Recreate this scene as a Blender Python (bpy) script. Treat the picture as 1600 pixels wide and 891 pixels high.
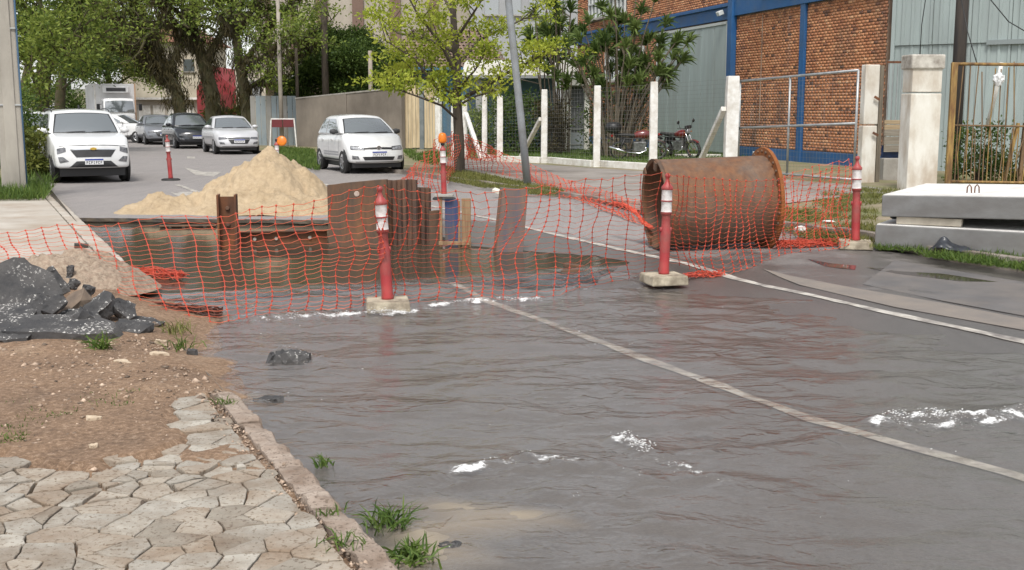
import bpy, bmesh, math, random
import numpy as np
from mathutils import Vector, Matrix, noise, Euler
from mathutils.geometry import delaunay_2d_cdt

for o in list(bpy.data.objects):
    bpy.data.objects.remove(o)
S = bpy.context.scene
C = S.collection
# ------------------------------------------------------------------ camera
FPX, HOR, CAMH = 1800.0, 172.0, 1.73
PITCH = math.atan((445.5 - HOR) / FPX)
CP, SP = math.cos(PITCH), math.sin(PITCH)
cam = bpy.data.cameras.new('camera')
cam.sensor_width = 36.0
cam.lens = 36.0 * FPX / 1600.0
cam.clip_start = 0.1
cam.clip_end = 3000.0
co = bpy.data.objects.new('camera', cam)
C.objects.link(co)
co.location = (0, 0, CAMH)
co.rotation_euler = (math.pi / 2 - PITCH, 0, 0)
S.camera = co
S.render.resolution_x, S.render.resolution_y = 1024, 570
# ------------------------------------------------------------------ overcast sky and sun
SUN_EL, SUN_AZ = math.radians(57), math.radians(186)      # azimuth from +Y towards +X
w = bpy.data.worlds.new('World')
S.world = w
w.use_nodes = True
nt = w.node_tree
nt.nodes.clear()
sky = nt.nodes.new('ShaderNodeTexSky')
sky.sky_type = 'NISHITA'
sky.sun_disc = False
sky.sun_elevation = SUN_EL
sky.sun_rotation = SUN_AZ
sky.altitude = 50
sky.air_density = 1.0
sky.dust_density = 1.5
sky.ozone_density = 1.0
hs = nt.nodes.new('ShaderNodeHueSaturation')
hs.inputs['Saturation'].default_value = 0.22
bg = nt.nodes.new('ShaderNodeBackground')
bg.inputs['Strength'].default_value = 0.115
wo = nt.nodes.new('ShaderNodeOutputWorld')
nt.links.new(sky.outputs[0], hs.inputs['Color'])
nt.links.new(hs.outputs[0], bg.inputs['Color'])
nt.links.new(bg.outputs[0], wo.inputs['Surface'])
sl = bpy.data.lights.new('sun', 'SUN')
sl.energy = 1.5
sl.angle = math.radians(14)
sl.color = (1.0, 0.96, 0.9)
so = bpy.data.objects.new('sun', sl)
C.objects.link(so)
sd = Vector((math.sin(SUN_AZ) * math.cos(SUN_EL), math.cos(SUN_AZ) * math.cos(SUN_EL), math.sin(SUN_EL)))
so.location = sd * 60
so.rotation_euler = sd.to_track_quat('Z', 'Y').to_euler()
vs = S.view_settings
vs.view_transform = 'Standard'
vs.look = 'None'
vs.gamma = 1.0
vs.use_curve_mapping = False
vs.exposure = 0.92
# ------------------------------------------------------------------ coordinates
TH = math.atan(855 / (FPX / CP))          # road heading, left of the view axis
SN, CS = math.sin(TH), math.cos(TH)
def W(u, v):
    return (-u * SN + v * CS, u * CS + v * SN)
def UV(X, Y):
    return (-X * SN + Y * CS, X * CS + Y * SN)
def ray(x, y):
    b = 445.5 - y
    return (x - 800.0, FPX * CP + b * SP, b * CP - FPX * SP)
def G(x, y, z=0.0):
    d = ray(x, y); t = (z - CAMH) / d[2]
    return Vector((d[0] * t, d[1] * t, z))
def D(x, y, Y):
    d = ray(x, y); t = Y / d[1]
    return Vector((d[0] * t, Y, CAMH + d[2] * t))
def proj(X, Y, Z):
    zz = Z - CAMH
    fw = Y * CP - zz * SP
    up = Y * SP + zz * CP
    return 800 + FPX * X / fw, 445.5 - FPX * up / fw
def sst(x, a, b):
    t = min(1, max(0, (x - a) / (b - a)))
    return t * t * (3 - 2 * t)
def zg(u, v):
    """height of the carriageway"""
    z = -0.10 + 0.06 * sst(u, 9.9, 11.1) + 0.09 * sst(u, 11.2, 17.5)
    z += 0.07 * sst(v, 5.6, 8.6) * (1 - sst(u, 10, 16))
    z += max(0, u - 72) * 0.030
    return z
def zgw(X, Y):
    return zg(*UV(X, Y))
def fb(x, y, z=0.0, o=4):
    return noise.fractal(Vector((x, y, z)), 1.0, 2.0, o)
R = random.Random(7)
# ------------------------------------------------------------------ mesh helper
class MB:
    def __init__(s):
        s.v = []; s.f = []; s.m = []; s.mat = 0; s.T = None
    def add(s, vs, fs):
        n = len(s.v)
        if s.T is not None:
            vs = [s.T @ Vector(p) for p in vs]
        s.v.extend([tuple(p) for p in vs])
        for f in fs:
            s.f.append(tuple(i + n for i in f)); s.m.append(s.mat)
        return s
    def box(s, c, d, rot=None, taper=1.0):
        x, y, z = d[0] / 2, d[1] / 2, d[2] / 2
        vs = []
        for sz in (-1, 1):
            k = taper if sz > 0 else 1
            for sx, sy in ((-1, -1), (1, -1), (1, 1), (-1, 1)):
                vs.append(Vector((sx * x * k, sy * y * k, sz * z)))
        if rot is not None:
            M = Euler(rot).to_matrix() if not isinstance(rot, Matrix) else rot
            vs = [M @ p for p in vs]
        c = Vector(c)
        vs = [p + c for p in vs]
        return s.add(vs, [(3, 2, 1, 0), (4, 5, 6, 7), (0, 1, 5, 4), (1, 2, 6, 5), (2, 3, 7, 6), (3, 0, 4, 7)])
    def beam(s, a, b, wd, ht, up=(0, 0, 1)):
        a, b = Vector(a), Vector(b)
        d = b - a; L = d.length; d.normalize()
        upv = Vector(up)
        if abs(d.dot(upv)) > 0.98: upv = Vector((1, 0, 0))
        x = d.cross(upv).normalized(); z = x.cross(d)
        M = Matrix((x, d, z)).transposed()
        return s.box((a + b) / 2, (wd, L, ht), M)
    def tube(s, pts, r, n=8, cap=True):
        pts = [Vector(p) for p in pts]
        if not isinstance(r, (list, tuple)): r = [r] * len(pts)
        vs, fs = [], []
        ref = None
        for i, p in enumerate(pts):
            d = (pts[min(i + 1, len(pts) - 1)] - pts[max(i - 1, 0)])
            if d.length < 1e-9: d = Vector((0, 0, 1))
            d.normalize()
            if ref is None:
                ref = Vector((1, 0, 0)) if abs(d.x) < 0.8 else Vector((0, 1, 0))
            x = (ref - d * ref.dot(d)).normalized(); y = d.cross(x); ref = x
            for k in range(n):
                t = 2 * math.pi * k / n
                vs.append(p + (x * math.cos(t) + y * math.sin(t)) * r[i])
        for i in range(len(pts) - 1):
            for k in range(n):
                a = i * n + k; b = i * n + (k + 1) % n
                fs.append((a, b, b + n, a + n))
        if cap:
            fs.append(tuple(range(n - 1, -1, -1)))
            fs.append(tuple((len(pts) - 1) * n + k for k in range(n)))
        return s.add(vs, fs)
    def lathe(s, prof, n=16, M=None, closed=False):
        """prof: list of (radius, z); axis local z"""
        vs, fs = [], []
        for (r, z) in prof:
            for k in range(n):
                t = 2 * math.pi * k / n
                p = Vector((r * math.cos(t), r * math.sin(t), z))
                vs.append(M @ p if M is not None else p)
        m = len(prof)
        for i in range(m if closed else m - 1):
            for k in range(n):
                a = i * n + k; b = i * n + (k + 1) % n
                j = ((i + 1) % m) * n
                fs.append((a, b, j + (k + 1) % n, j + k))
        return s.add(vs, fs)
    def grid(s, fn, nu, nv, flip=False):
        vs = [fn(i / nu, j / nv) for i in range(nu + 1) for j in range(nv + 1)]
        fs = []
        for i in range(nu):
            for j in range(nv):
                a = i * (nv + 1) + j
                q = (a, a + nv + 1, a + nv + 2, a + 1)
                fs.append(q[::-1] if flip else q)
        return s.add(vs, fs)
    def prism(s, poly, z0, z1, M=None):
        n = len(poly)
        vs = [Vector((p[0], p[1], z0)) for p in poly] + [Vector((p[0], p[1], z1)) for p in poly]
        if M is not None: vs = [M @ p for p in vs]
        fs = [tuple(range(n - 1, -1, -1)), tuple(range(n, 2 * n))]
        fs += [(i, (i + 1) % n, n + (i + 1) % n, n + i) for i in range(n)]
        return s.add(vs, fs)
    def mesh(s, name, mats, smooth=False):
        me = bpy.data.meshes.new(name)
        me.from_pydata(s.v, [], s.f)
        if not isinstance(mats, (list, tuple)): mats = [mats]
        for m in mats: me.materials.append(m)
        if len(mats) > 1: me.polygons.foreach_set('material_index', s.m)
        if smooth: me.polygons.foreach_set('use_smooth', [True] * len(me.polygons))
        me.update()
        return me
    def obj(s, name, mats, parent=None, smooth=False, bevel=0, seg=2, ang=35):
        o = bpy.data.objects.new(name, s.mesh(name, mats, smooth))
        C.objects.link(o)
        if parent is not None: o.parent = parent
        if bevel:
            b = o.modifiers.new('bevel', 'BEVEL'); b.width = bevel; b.segments = seg
            b.limit_method = 'ANGLE'; b.angle_limit = math.radians(ang)
        return o
def link_mesh(name, me, parent=None):
    o = bpy.data.objects.new(name, me); C.objects.link(o)
    if parent is not None: o.parent = parent
    return o
def weld(o, d=0.0005):
    bm = bmesh.new(); bm.from_mesh(o.data)
    bmesh.ops.remove_doubles(bm, verts=bm.verts, dist=d)
    bmesh.ops.recalc_face_normals(bm, faces=bm.faces)
    bm.to_mesh(o.data); bm.free(); return o
def np_mesh(name, V, F, mat, rnd=None, smooth=False):
    """V (n,3), F (m,k) numpy; rnd: per-face float attribute"""
    me = bpy.data.meshes.new(name)
    n, m, k = len(V), len(F), F.shape[1]
    me.vertices.add(n); me.loops.add(m * k); me.polygons.add(m)
    me.vertices.foreach_set('co', np.asarray(V, dtype=np.float32).ravel())
    me.loops.foreach_set('vertex_index', np.asarray(F, dtype=np.int32).ravel())
    me.polygons.foreach_set('loop_start', np.arange(0, m * k, k, dtype=np.int32))
    if smooth: me.polygons.foreach_set('use_smooth', np.ones(m, dtype=bool))
    if rnd is not None:
        a = me.attributes.new('rnd', 'FLOAT', 'FACE')
        a.data.foreach_set('value', np.asarray(rnd, dtype=np.float32))
    me.materials.append(mat)
    me.update(calc_edges=True)
    return me
def thing(name, label, cat, loc=(0, 0, 0), rz=0.0, group=None):
    o = bpy.data.objects.new(name, None)
    o.empty_display_size = 0.2
    C.objects.link(o)
    o.location = loc; o.rotation_euler = (0, 0, rz)
    return tag(o, label, cat, group)
def tag(o, label=None, cat=None, group=None, kind=None):
    if label: o['label'] = label
    if cat: o['category'] = cat
    if group: o['group'] = group
    if kind: o['kind'] = kind
    return o
# ------------------------------------------------------------------ materials
def newmat(name):
    m = bpy.data.materials.new(name); m.use_nodes = True
    t = m.node_tree; t.nodes.clear()
    out = t.nodes.new('ShaderNodeOutputMaterial')
    return m, t, out
def nd(t, typ, **k):
    n = t.nodes.new(typ)
    for a, b in k.items(): setattr(n, a, b)
    return n
def ramp(t, fac, stops):
    r = nd(t, 'ShaderNodeValToRGB')
    e = r.color_ramp.elements
    while len(e) < len(stops): e.new(0.5)
    for x, (p, c) in zip(e, stops):
        x.position = p; x.color = (*c, 1) if len(c) == 3 else c
    t.links.new(fac, r.inputs[0])
    return r.outputs[0]
def tex_noise(t, vec, scale, detail=6, rough=0.6):
    n = nd(t, 'ShaderNodeTexNoise')
    n.inputs['Scale'].default_value = scale; n.inputs['Detail'].default_value = detail
    n.inputs['Roughness'].default_value = rough
    t.links.new(vec, n.inputs['Vector'])
    return n.outputs['Fac']
def mapping(t, scale=(1, 1, 1), coord='Object', rot=(0, 0, 0)):
    tc = nd(t, 'ShaderNodeTexCoord'); mp = nd(t, 'ShaderNodeMapping')
    mp.inputs['Scale'].default_value = scale
    mp.inputs['Rotation'].default_value = rot
    t.links.new(tc.outputs[coord], mp.inputs['Vector'])
    return mp.outputs[0]
def mixc(t, fac, a, b, mode='MIX'):
    m = nd(t, 'ShaderNodeMix', data_type='RGBA', blend_type=mode)
    for inp, val in ((m.inputs[0], fac), (m.inputs[6], a), (m.inputs[7], b)):
        if isinstance(val, bpy.types.NodeSocket): t.links.new(val, inp)
        elif isinstance(val, (tuple, list)): inp.default_value = (*val, 1) if len(val) == 3 else val
        else: inp.default_value = val
    return m.outputs[2]
def M_(name, c, c2=None, sc=3.0, rough=0.7, bump=0.0, bsc=40.0, metal=0.0, stretch=(1, 1, 1), dirt=None, dsc=1.2, damt=0.5, spec=0.5, rnd=0.0, lo=0.35, hi=0.65, coat=0, pit=None, psc=90, pth=0.62):
    """two-tone noise paint with optional dirt patches, relief and per-face variation"""
    m, t, out = newmat(name)
    p = nd(t, 'ShaderNodeBsdfPrincipled')
    p.inputs['Roughness'].default_value = rough
    p.inputs['Metallic'].default_value = metal
    p.inputs['Specular IOR Level'].default_value = spec
    if coat: p.inputs['Coat Weight'].default_value = coat; p.inputs['Coat Roughness'].default_value = 0.06
    vec = mapping(t, stretch)
    col = None
    if c2 is not None:
        col = ramp(t, tex_noise(t, vec, sc), [(lo, c), (hi, c2)])
    if dirt is not None:
        n = tex_noise(t, vec, dsc, 8, 0.65)
        fac = ramp(t, n, [(0.42, (0, 0, 0)), (0.68, (damt,) * 3)])
        col = mixc(t, fac, col if col is not None else c, dirt)
    if pit is not None:
        fac = ramp(t, tex_noise(t, vec, psc, 3, 0.6), [(pth, (0, 0, 0)), (pth + 0.05, (0.85,) * 3)])
        col = mixc(t, fac, col if col is not None else c, pit)
    if rnd:
        at = nd(t, 'ShaderNodeAttribute', attribute_name='rnd')
        h = nd(t, 'ShaderNodeHueSaturation')
        mm = nd(t, 'ShaderNodeMapRange')
        mm.inputs[3].default_value = 1 - rnd; mm.inputs[4].default_value = 1 + rnd
        t.links.new(at.outputs['Fac'], mm.inputs[0])
        t.links.new(mm.outputs[0], h.inputs['Value'])
        if col is None: h.inputs['Color'].default_value = (*c, 1)
        else: t.links.new(col, h.inputs['Color'])
        col = h.outputs[0]
    if col is None: p.inputs['Base Color'].default_value = (*c, 1)
    else: t.links.new(col, p.inputs['Base Color'])
    if bump:
        b = nd(t, 'ShaderNodeBump'); b.inputs['Strength'].default_value = bump
        b.inputs['Distance'].default_value = 0.01
        t.links.new(tex_noise(t, vec, bsc, 5, 0.7), b.inputs['Height'])
        t.links.new(b.outputs[0], p.inputs['Normal'])
    t.links.new(p.outputs[0], out.inputs[0])
    return m
def leafmat(name, c1, c2, trans=0.35):
    m, t, out = newmat(name)
    at = nd(t, 'ShaderNodeAttribute', attribute_name='rnd')
    col = ramp(t, at.outputs['Fac'], [(0.0, c1), (1.0, c2)])
    p = nd(t, 'ShaderNodeBsdfPrincipled')
    p.inputs['Roughness'].default_value = 0.55
    p.inputs['Specular IOR Level'].default_value = 0.3
    tr = nd(t, 'ShaderNodeBsdfTranslucent')
    mx = nd(t, 'ShaderNodeMixShader'); mx.inputs[0].default_value = trans
    t.links.new(col, p.inputs['Base Color']); t.links.new(col, tr.inputs['Color'])
    t.links.new(p.outputs[0], mx.inputs[1]); t.links.new(tr.outputs[0], mx.inputs[2])
    t.links.new(mx.outputs[0], out.inputs[0])
    return m
def glassmat(name, c=(0.05, 0.06, 0.065)):
    m, t, out = newmat(name)
    p = nd(t, 'ShaderNodeBsdfPrincipled')
    p.inputs['Base Color'].default_value = (*c, 1)
    p.inputs['Roughness'].default_value = 0.04
    p.inputs['IOR'].default_value = 2.1
    p.inputs['Specular IOR Level'].default_value = 0.8
    p.inputs['Coat Weight'].default_value = 0.6
    p.inputs['Coat Roughness'].default_value = 0.02
    t.links.new(p.outputs[0], out.inputs[0])
    return m
m_white_paint = M_('white_paint', (0.80, 0.79, 0.76), (0.73, 0.71, 0.66), 6, 0.75, 0.3, 30, dirt=(0.42, 0.37, 0.3), dsc=3.0, damt=0.5)
m_concrete = M_('concrete', (0.42, 0.40, 0.36), (0.30, 0.28, 0.25), 3, 0.85, 0.5, 45, dirt=(0.16, 0.14, 0.11), dsc=1.1, damt=0.6)
m_rubber = M_('rubber', (0.018, 0.018, 0.018), (0.035, 0.034, 0.032), 8, 0.75)
m_black = M_('black_plastic', (0.015, 0.015, 0.016), None, rough=0.45)
m_steel = M_('galvanised_steel', (0.42, 0.43, 0.43), (0.30, 0.31, 0.31), 5, 0.45, 0.1, 60, metal=0.6)
m_chrome = M_('chrome', (0.7, 0.7, 0.7), None, rough=0.15, metal=1.0)
m_glass = glassmat('car_glass', (0.12, 0.135, 0.14))  # base grey lifted to stand in for sky reflected in the glass
m_red_plastic = M_('red_plastic', (0.42, 0.045, 0.045), (0.30, 0.03, 0.035), 7, 0.5, 0.15, 30, dirt=(0.22, 0.13, 0.10), dsc=5, damt=0.6)
m_reflect = M_('white_reflective_band', (0.78, 0.76, 0.74), (0.55, 0.52, 0.50), 14, 0.4, dirt=(0.3, 0.22, 0.2), dsc=9, damt=0.7)
m_orange_lamp = M_('orange_lamp', (0.66, 0.15, 0.008), (0.75, 0.22, 0.015), 6, 0.35)
m_net = M_('orange_net', (0.62, 0.085, 0.04), (0.46, 0.06, 0.035), 5, 0.6)
m_net_pale = M_('faded_net_strand', (0.70, 0.17, 0.085), (0.55, 0.10, 0.05), 4, 0.6)
m_rust = M_('rust', (0.20, 0.075, 0.028), (0.10, 0.042, 0.022), 4, 0.85, 0.5, 50, dirt=(0.06, 0.035, 0.025), dsc=2.2, damt=0.85)
m_bark = M_('bark', (0.10, 0.08, 0.06), (0.05, 0.04, 0.03), 6, 0.95, 0.9, 25, stretch=(1, 1, 0.25))
m_bark_moss = M_('mossy_bark', (0.085, 0.065, 0.035), (0.05, 0.055, 0.02), 3, 0.95, 0.9, 20)
m_wire = M_('fence_wire', (0.22, 0.22, 0.21), None, rough=0.6, metal=0.3)
m_grass = leafmat('grass', (0.05, 0.10, 0.018), (0.14, 0.20, 0.04), 0.25)
m_drygrass = leafmat('yellow_green_grass', (0.10, 0.12, 0.03), (0.22, 0.21, 0.06), 0.25)
# ------------------------------------------------------------------ foliage
def leaf_quads(P, Dn, Ln, Wn, rg, fold=0.25):
    """one folded leaf per row: base P, direction Dn, length Ln, width Wn"""
    n = len(P)
    Dn = Dn / (np.linalg.norm(Dn, axis=1, keepdims=True) + 1e-9)
    r = rg.normal(size=(n, 3)); r -= Dn * (r * Dn).sum(1, keepdims=True)
    r /= (np.linalg.norm(r, axis=1, keepdims=True) + 1e-9)
    nn = np.cross(Dn, r)
    L = Ln[:, None]; Wd = Wn[:, None]
    a = P; b = P + Dn * L * 0.5 + r * Wd * 0.5 + nn * Wd * fold
    c = P + Dn * L - nn * L * 0.12
    d = P + Dn * L * 0.5 - r * Wd * 0.5 + nn * Wd * fold
    V = np.stack([a, b, c, d], 1).reshape(-1, 3)
    F = np.arange(n * 4).reshape(n, 4)
    return V, F
def cloud(tips, rg, per, rad, size, flat=0.6, up=0.3):
    """leaf bases clustered round the given tips"""
    T = np.repeat(np.asarray(tips, float), per, 0)
    n = len(T)
    off = rg.normal(size=(n, 3)) * rad
    off[:, 2] *= flat
    P = T + off
    Dn = off / rad * 0.6 + rg.normal(size=(n, 3)) * 0.7
    Dn[:, 2] += up
    Ln = size * rg.uniform(0.6, 1.3, n)
    return P, Dn, Ln, Ln * rg.uniform(0.38, 0.55, n)
def branch(mb, rnd, p, d, L, r, lev, tips, mids, spread=0.7, nseg=4, nchild=(2, 4), drop=0.0, rs=0.62, shrink=(0.6, 0.85)):
    pts, rr = [p.copy()], [r]
    q = p.copy(); dd = d.normalized()
    for i in range(nseg):
        dd = (dd + Vector((rnd.gauss(0, 1), rnd.gauss(0, 1), rnd.gauss(0, 1) - drop)) * 0.13).normalized()
        q = q + dd * (L / nseg)
        pts.append(q.copy()); rr.append(r + (r * rs - r) * (i + 1) / nseg)
    mb.tube(pts, rr, 8 if r > 0.06 else 5, cap=False)
    if lev <= 1: mids.extend([pts[2].copy(), pts[-2].copy()])
    if lev == 0:
        tips.append(q.copy()); return
    for k in range(rnd.randint(*nchild)):
        ax = Vector((rnd.gauss(0, 1), rnd.gauss(0, 1), rnd.gauss(0, 0.5) + 0.15)).normalized()
        nd_ = (dd * (1 - spread * 0.5) + ax * spread).normalized()
        st = pts[-1] if k < 2 else pts[rnd.randint(2, nseg)]
        branch(mb, rnd, st, nd_, L * rnd.uniform(*shrink), rr[-1] * rnd.uniform(0.65, 0.9), lev - 1, tips, mids, spread, nseg, nchild, drop, rs, shrink)
def leaves_obj(name, parent, mat, parts):
    V = np.concatenate([a for a, b in parts]); 
    F = []; k = 0
    for a, b in parts:
        F.append(b + k); k += len(a)
    F = np.concatenate(F)
    return V, F
def crown_obj(name, parent, mat, P, Dn, Ln, Wn, rg, rndv=None):
    V, F = leaf_quads(P, Dn, Ln, Wn, rg)
    if rndv is None: rndv = rg.uniform(0, 1, len(F))
    return link_mesh(name, np_mesh(name, V, F, mat, rndv), parent)
def grass_patch(rg, pts, hgt=(0.05, 0.14), wid=0.006, lean=0.5):
    """blades at the given (x,y,z) roots -> V,F"""
    P = np.asarray(pts, float); n = len(P)
    Dn = np.stack([rg.normal(0, lean, n), rg.normal(0, lean, n), np.ones(n)], 1)
    Ln = rg.uniform(hgt[0], hgt[1], n)
    return leaf_quads(P, Dn, Ln, np.full(n, wid) * rg.uniform(0.7, 1.4, n), rg)
# ================================================================== SETTING
def pt_attr(me, name, vals):
    a = me.attributes.new(name, 'FLOAT', 'POINT'); a.data.foreach_set('value', np.asarray(vals, dtype=np.float32))
def asphalt():
    m, t, out = newmat('asphalt')
    p = nd(t, 'ShaderNodeBsdfPrincipled')
    vec = mapping(t)
    big = tex_noise(t, vec, 0.55, 6, 0.6)
    fine = tex_noise(t, vec, 55, 4, 0.8)
    str_ = tex_noise(t, mapping(t, (6.0, 0.7, 1), rot=(0, 0, -TH)), 1.0, 5, 0.65)
    base = ramp(t, big, [(0.32, (0.22, 0.202, 0.19)), (0.66, (0.32, 0.29, 0.272))])
    base = mixc(t, 0.5, base, ramp(t, str_, [(0.35, (0.19, 0.174, 0.165)), (0.65, (0.35, 0.315, 0.29))]))
    base = mixc(t, 0.55, base, ramp(t, fine, [(0.35, (0.11, 0.10, 0.10)), (0.62, (0.36, 0.335, 0.32))]))
    wet = nd(t, 'ShaderNodeAttribute', attribute_name='wet')
    mud = nd(t, 'ShaderNodeAttribute', attribute_name='mud')
    wn = nd(t, 'ShaderNodeMath', operation='ADD'); t.links.new(wet.outputs['Fac'], wn.inputs[0])
    n2 = nd(t, 'ShaderNodeMath', operation='MULTIPLY_ADD'); t.links.new(tex_noise(t, vec, 1.7, 6, 0.6), n2.inputs[0])
    n2.inputs[1].default_value = 0.9; n2.inputs[2].default_value = -0.45
    t.links.new(n2.outputs[0], wn.inputs[1])
    wf = nd(t, 'ShaderNodeMapRange', interpolation_type='SMOOTHSTEP')
    wf.inputs[1].default_value = 0.3; wf.inputs[2].default_value = 0.7
    t.links.new(wn.outputs[0], wf.inputs[0])
    dark = mixc(t, 1.0, base, (0.42, 0.415, 0.405), 'MULTIPLY')
    col = mixc(t, wf.outputs[0], base, dark)
    col = mixc(t, mud.outputs['Fac'], col, (0.31, 0.255, 0.185))
    t.links.new(col, p.inputs['Base Color'])
    rr = nd(t, 'ShaderNodeMapRange'); rr.inputs[3].default_value = 0.88; rr.inputs[4].default_value = 0.33
    t.links.new(wf.outputs[0], rr.inputs[0]); t.links.new(rr.outputs[0], p.inputs['Roughness'])
    b = nd(t, 'ShaderNodeBump'); b.inputs['Strength'].default_value = 0.5; b.inputs['Distance'].default_value = 0.008
    t.links.new(tex_noise(t, vec, 90, 3, 0.8), b.inputs['Height']); t.links.new(b.outputs[0], p.inputs['Normal'])
    t.links.new(p.outputs[0], out.inputs[0])
    return m
m_asphalt = asphalt()
PIT_PX = [(300, 347), (515, 349), (640, 360), (735, 383), (840, 391), (929, 397), (985, 408), (930, 432), (840, 442), (740, 437), (660, 436), (600, 444), (500, 453), (400, 460), (300, 466), (225, 470)]
PIT = [UV(*G(x, y)[:2]) for x, y in PIT_PX]
PIT = [(19.3, 1.46)] + PIT + [(11.3, 1.46)]
def in_poly(p, poly):
    x, y = p; c = False; n = len(poly)
    for i in range(n):
        x1, y1 = poly[i]; x2, y2 = poly[(i + 1) % n]
        if (y1 > y) != (y2 > y) and x < (x2 - x1) * (y - y1) / (y2 - y1) + x1: c = not c
    return c
def densify(poly, st):
    out = []
    for i in range(len(poly)):
        a = Vector(poly[i]); b = Vector(poly[(i + 1) % len(poly)])
        n = max(1, int((b - a).length / st))
        for k in range(n):
            out.append(tuple(a + (b - a) * k / n))
    return out
rj = random.Random(3)
PITD = [(u + rj.gauss(0, 0.022), v + (rj.gauss(0, 0.022) if v > 1.6 else 0)) for u, v in densify(PIT, 0.14)]
RV0, RV1 = 1.42, 10.38
MUDS = [(G(765, 772), 0.42, 0.17), (G(830, 760), 0.16, 0.12), (G(700, 800), 0.5, 0.2), (G(350, 600), 0.35, 0.18), (G(640, 840), 0.3, 0.25), (G(690, 770), 0.3, 0.12)]
def mudf(X, Y):
    s = 0
    for c, ru, rv in MUDS:
        du, dv = UV(X - c.x, Y - c.y)
        dd = ((X - c.x) / ru) ** 2 + ((Y - c.y) / rv) ** 2
        s = max(s, math.exp(-dd * 1.3))
    return s
def build_road():
    pts = [Vector(p) for p in PITD]
    nP = len(pts)
    us = list(np.arange(1.5, 24, 0.25)) + list(np.arange(24, 72, 1.0)) + list(np.arange(72, 262, 4.0))
    vsn = np.linspace(RV0, RV1, 37)
    for u in us:
        for v in (vsn if u < 24 else vsn[::4]):
            pts.append(Vector((u, v)))
    res = delaunay_2d_cdt(pts, [(i, (i + 1) % nP) for i in range(nP)], [], 0, 1e-5)
    vo, fo = res[0], res[2]
    fs = [f for f in fo if not in_poly((sum(vo[i][0] for i in f) / 3, sum(vo[i][1] for i in f) / 3), PITD)]
    V, wet, mud = [], [], []
    for p in vo:
        u, v = p; X, Y = W(u, v)
        md = mudf(X, Y) if u < 9 else 0
        z = zg(u, v) + (0.030 * md) + 0.006 * fb(X * 1.3, Y * 1.3)
        V.append((X, Y, z))
        wv = (1 - sst(v, 6.6, 7.9)) * (1 - sst(u, 14, 19)) + 0.12
        wv += 0.58 * (1 - sst(u, 9, 15)) * sst(v, 6.6, 7.9)
        wet.append(wv)
        n = fb(X * 3, Y * 3, 4.0)
        mud.append(min(1, max(0, (md + 0.25 * n - 0.42) * 3.5)))
    me = bpy.data.meshes.new('road')
    me.from_pydata(V, [], fs); me.materials.append(m_asphalt)
    pt_attr(me, 'wet', wet); pt_attr(me, 'mud', mud)
    me.polygons.foreach_set('use_smooth', [True] * len(me.polygons)); me.update()
    o = link_mesh('road', me); tag(o, kind='structure')
    # broken edge and walls of the excavation
    mb = MB(); n = len(PITD)
    ring = []
    for lev, (dz, inn) in enumerate(((0.0, 0.0), (-0.055, -0.01), (-0.06, 0.05), (-0.9, 0.02))):
        for i, (u, v) in enumerate(PITD):
            cu, cv = 14.5, 4.0
            dl = Vector((u - cu, v - cv)).normalized() * (inn + (rj.uniform(-0.02, 0.02) if lev in (1, 2) else 0))
            X, Y = W(u + dl.x, v + dl.y)
            ring.append((X, Y, zg(u, v) + dz))
    fs = []
    for l in range(3):
        for i in range(n):
            j = (i + 1) % n
            fs.append((l * n + i, l * n + j, (l + 1) * n + j, (l + 1) * n + i))
    mb.add(ring, fs)
    mb.add([(*W(9.5, 1.0), -0.88), (*W(21, 1.0), -0.88), (*W(21, 9), -0.88), (*W(9.5, 9), -0.88)], [(0, 1, 2, 3)])
    o2 = mb.obj('excavation_wall', M_('trench_earth', (0.035, 0.03, 0.027), (0.10, 0.075, 0.05), 5, 0.8, 0.8, 20))
    tag(o2, kind='structure')
build_road()
# ---- wide land under everything
def build_terrain():
    mb = MB()
    def fn(a, b):
        u = -60 + 700 * a ** 1.6; v = -400 + 800 * b
        X, Y = W(u, v)
        z = -1.0 + min(max(0, u - 72), 300) * 0.03
        return (X, Y, z)
    mb.grid(fn, 60, 30)
    o = mb.obj('terrain', M_('land', (0.08, 0.10, 0.04), (0.14, 0.12, 0.08), 0.3, 0.95)); tag(o, kind='structure')
build_terrain()
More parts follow.
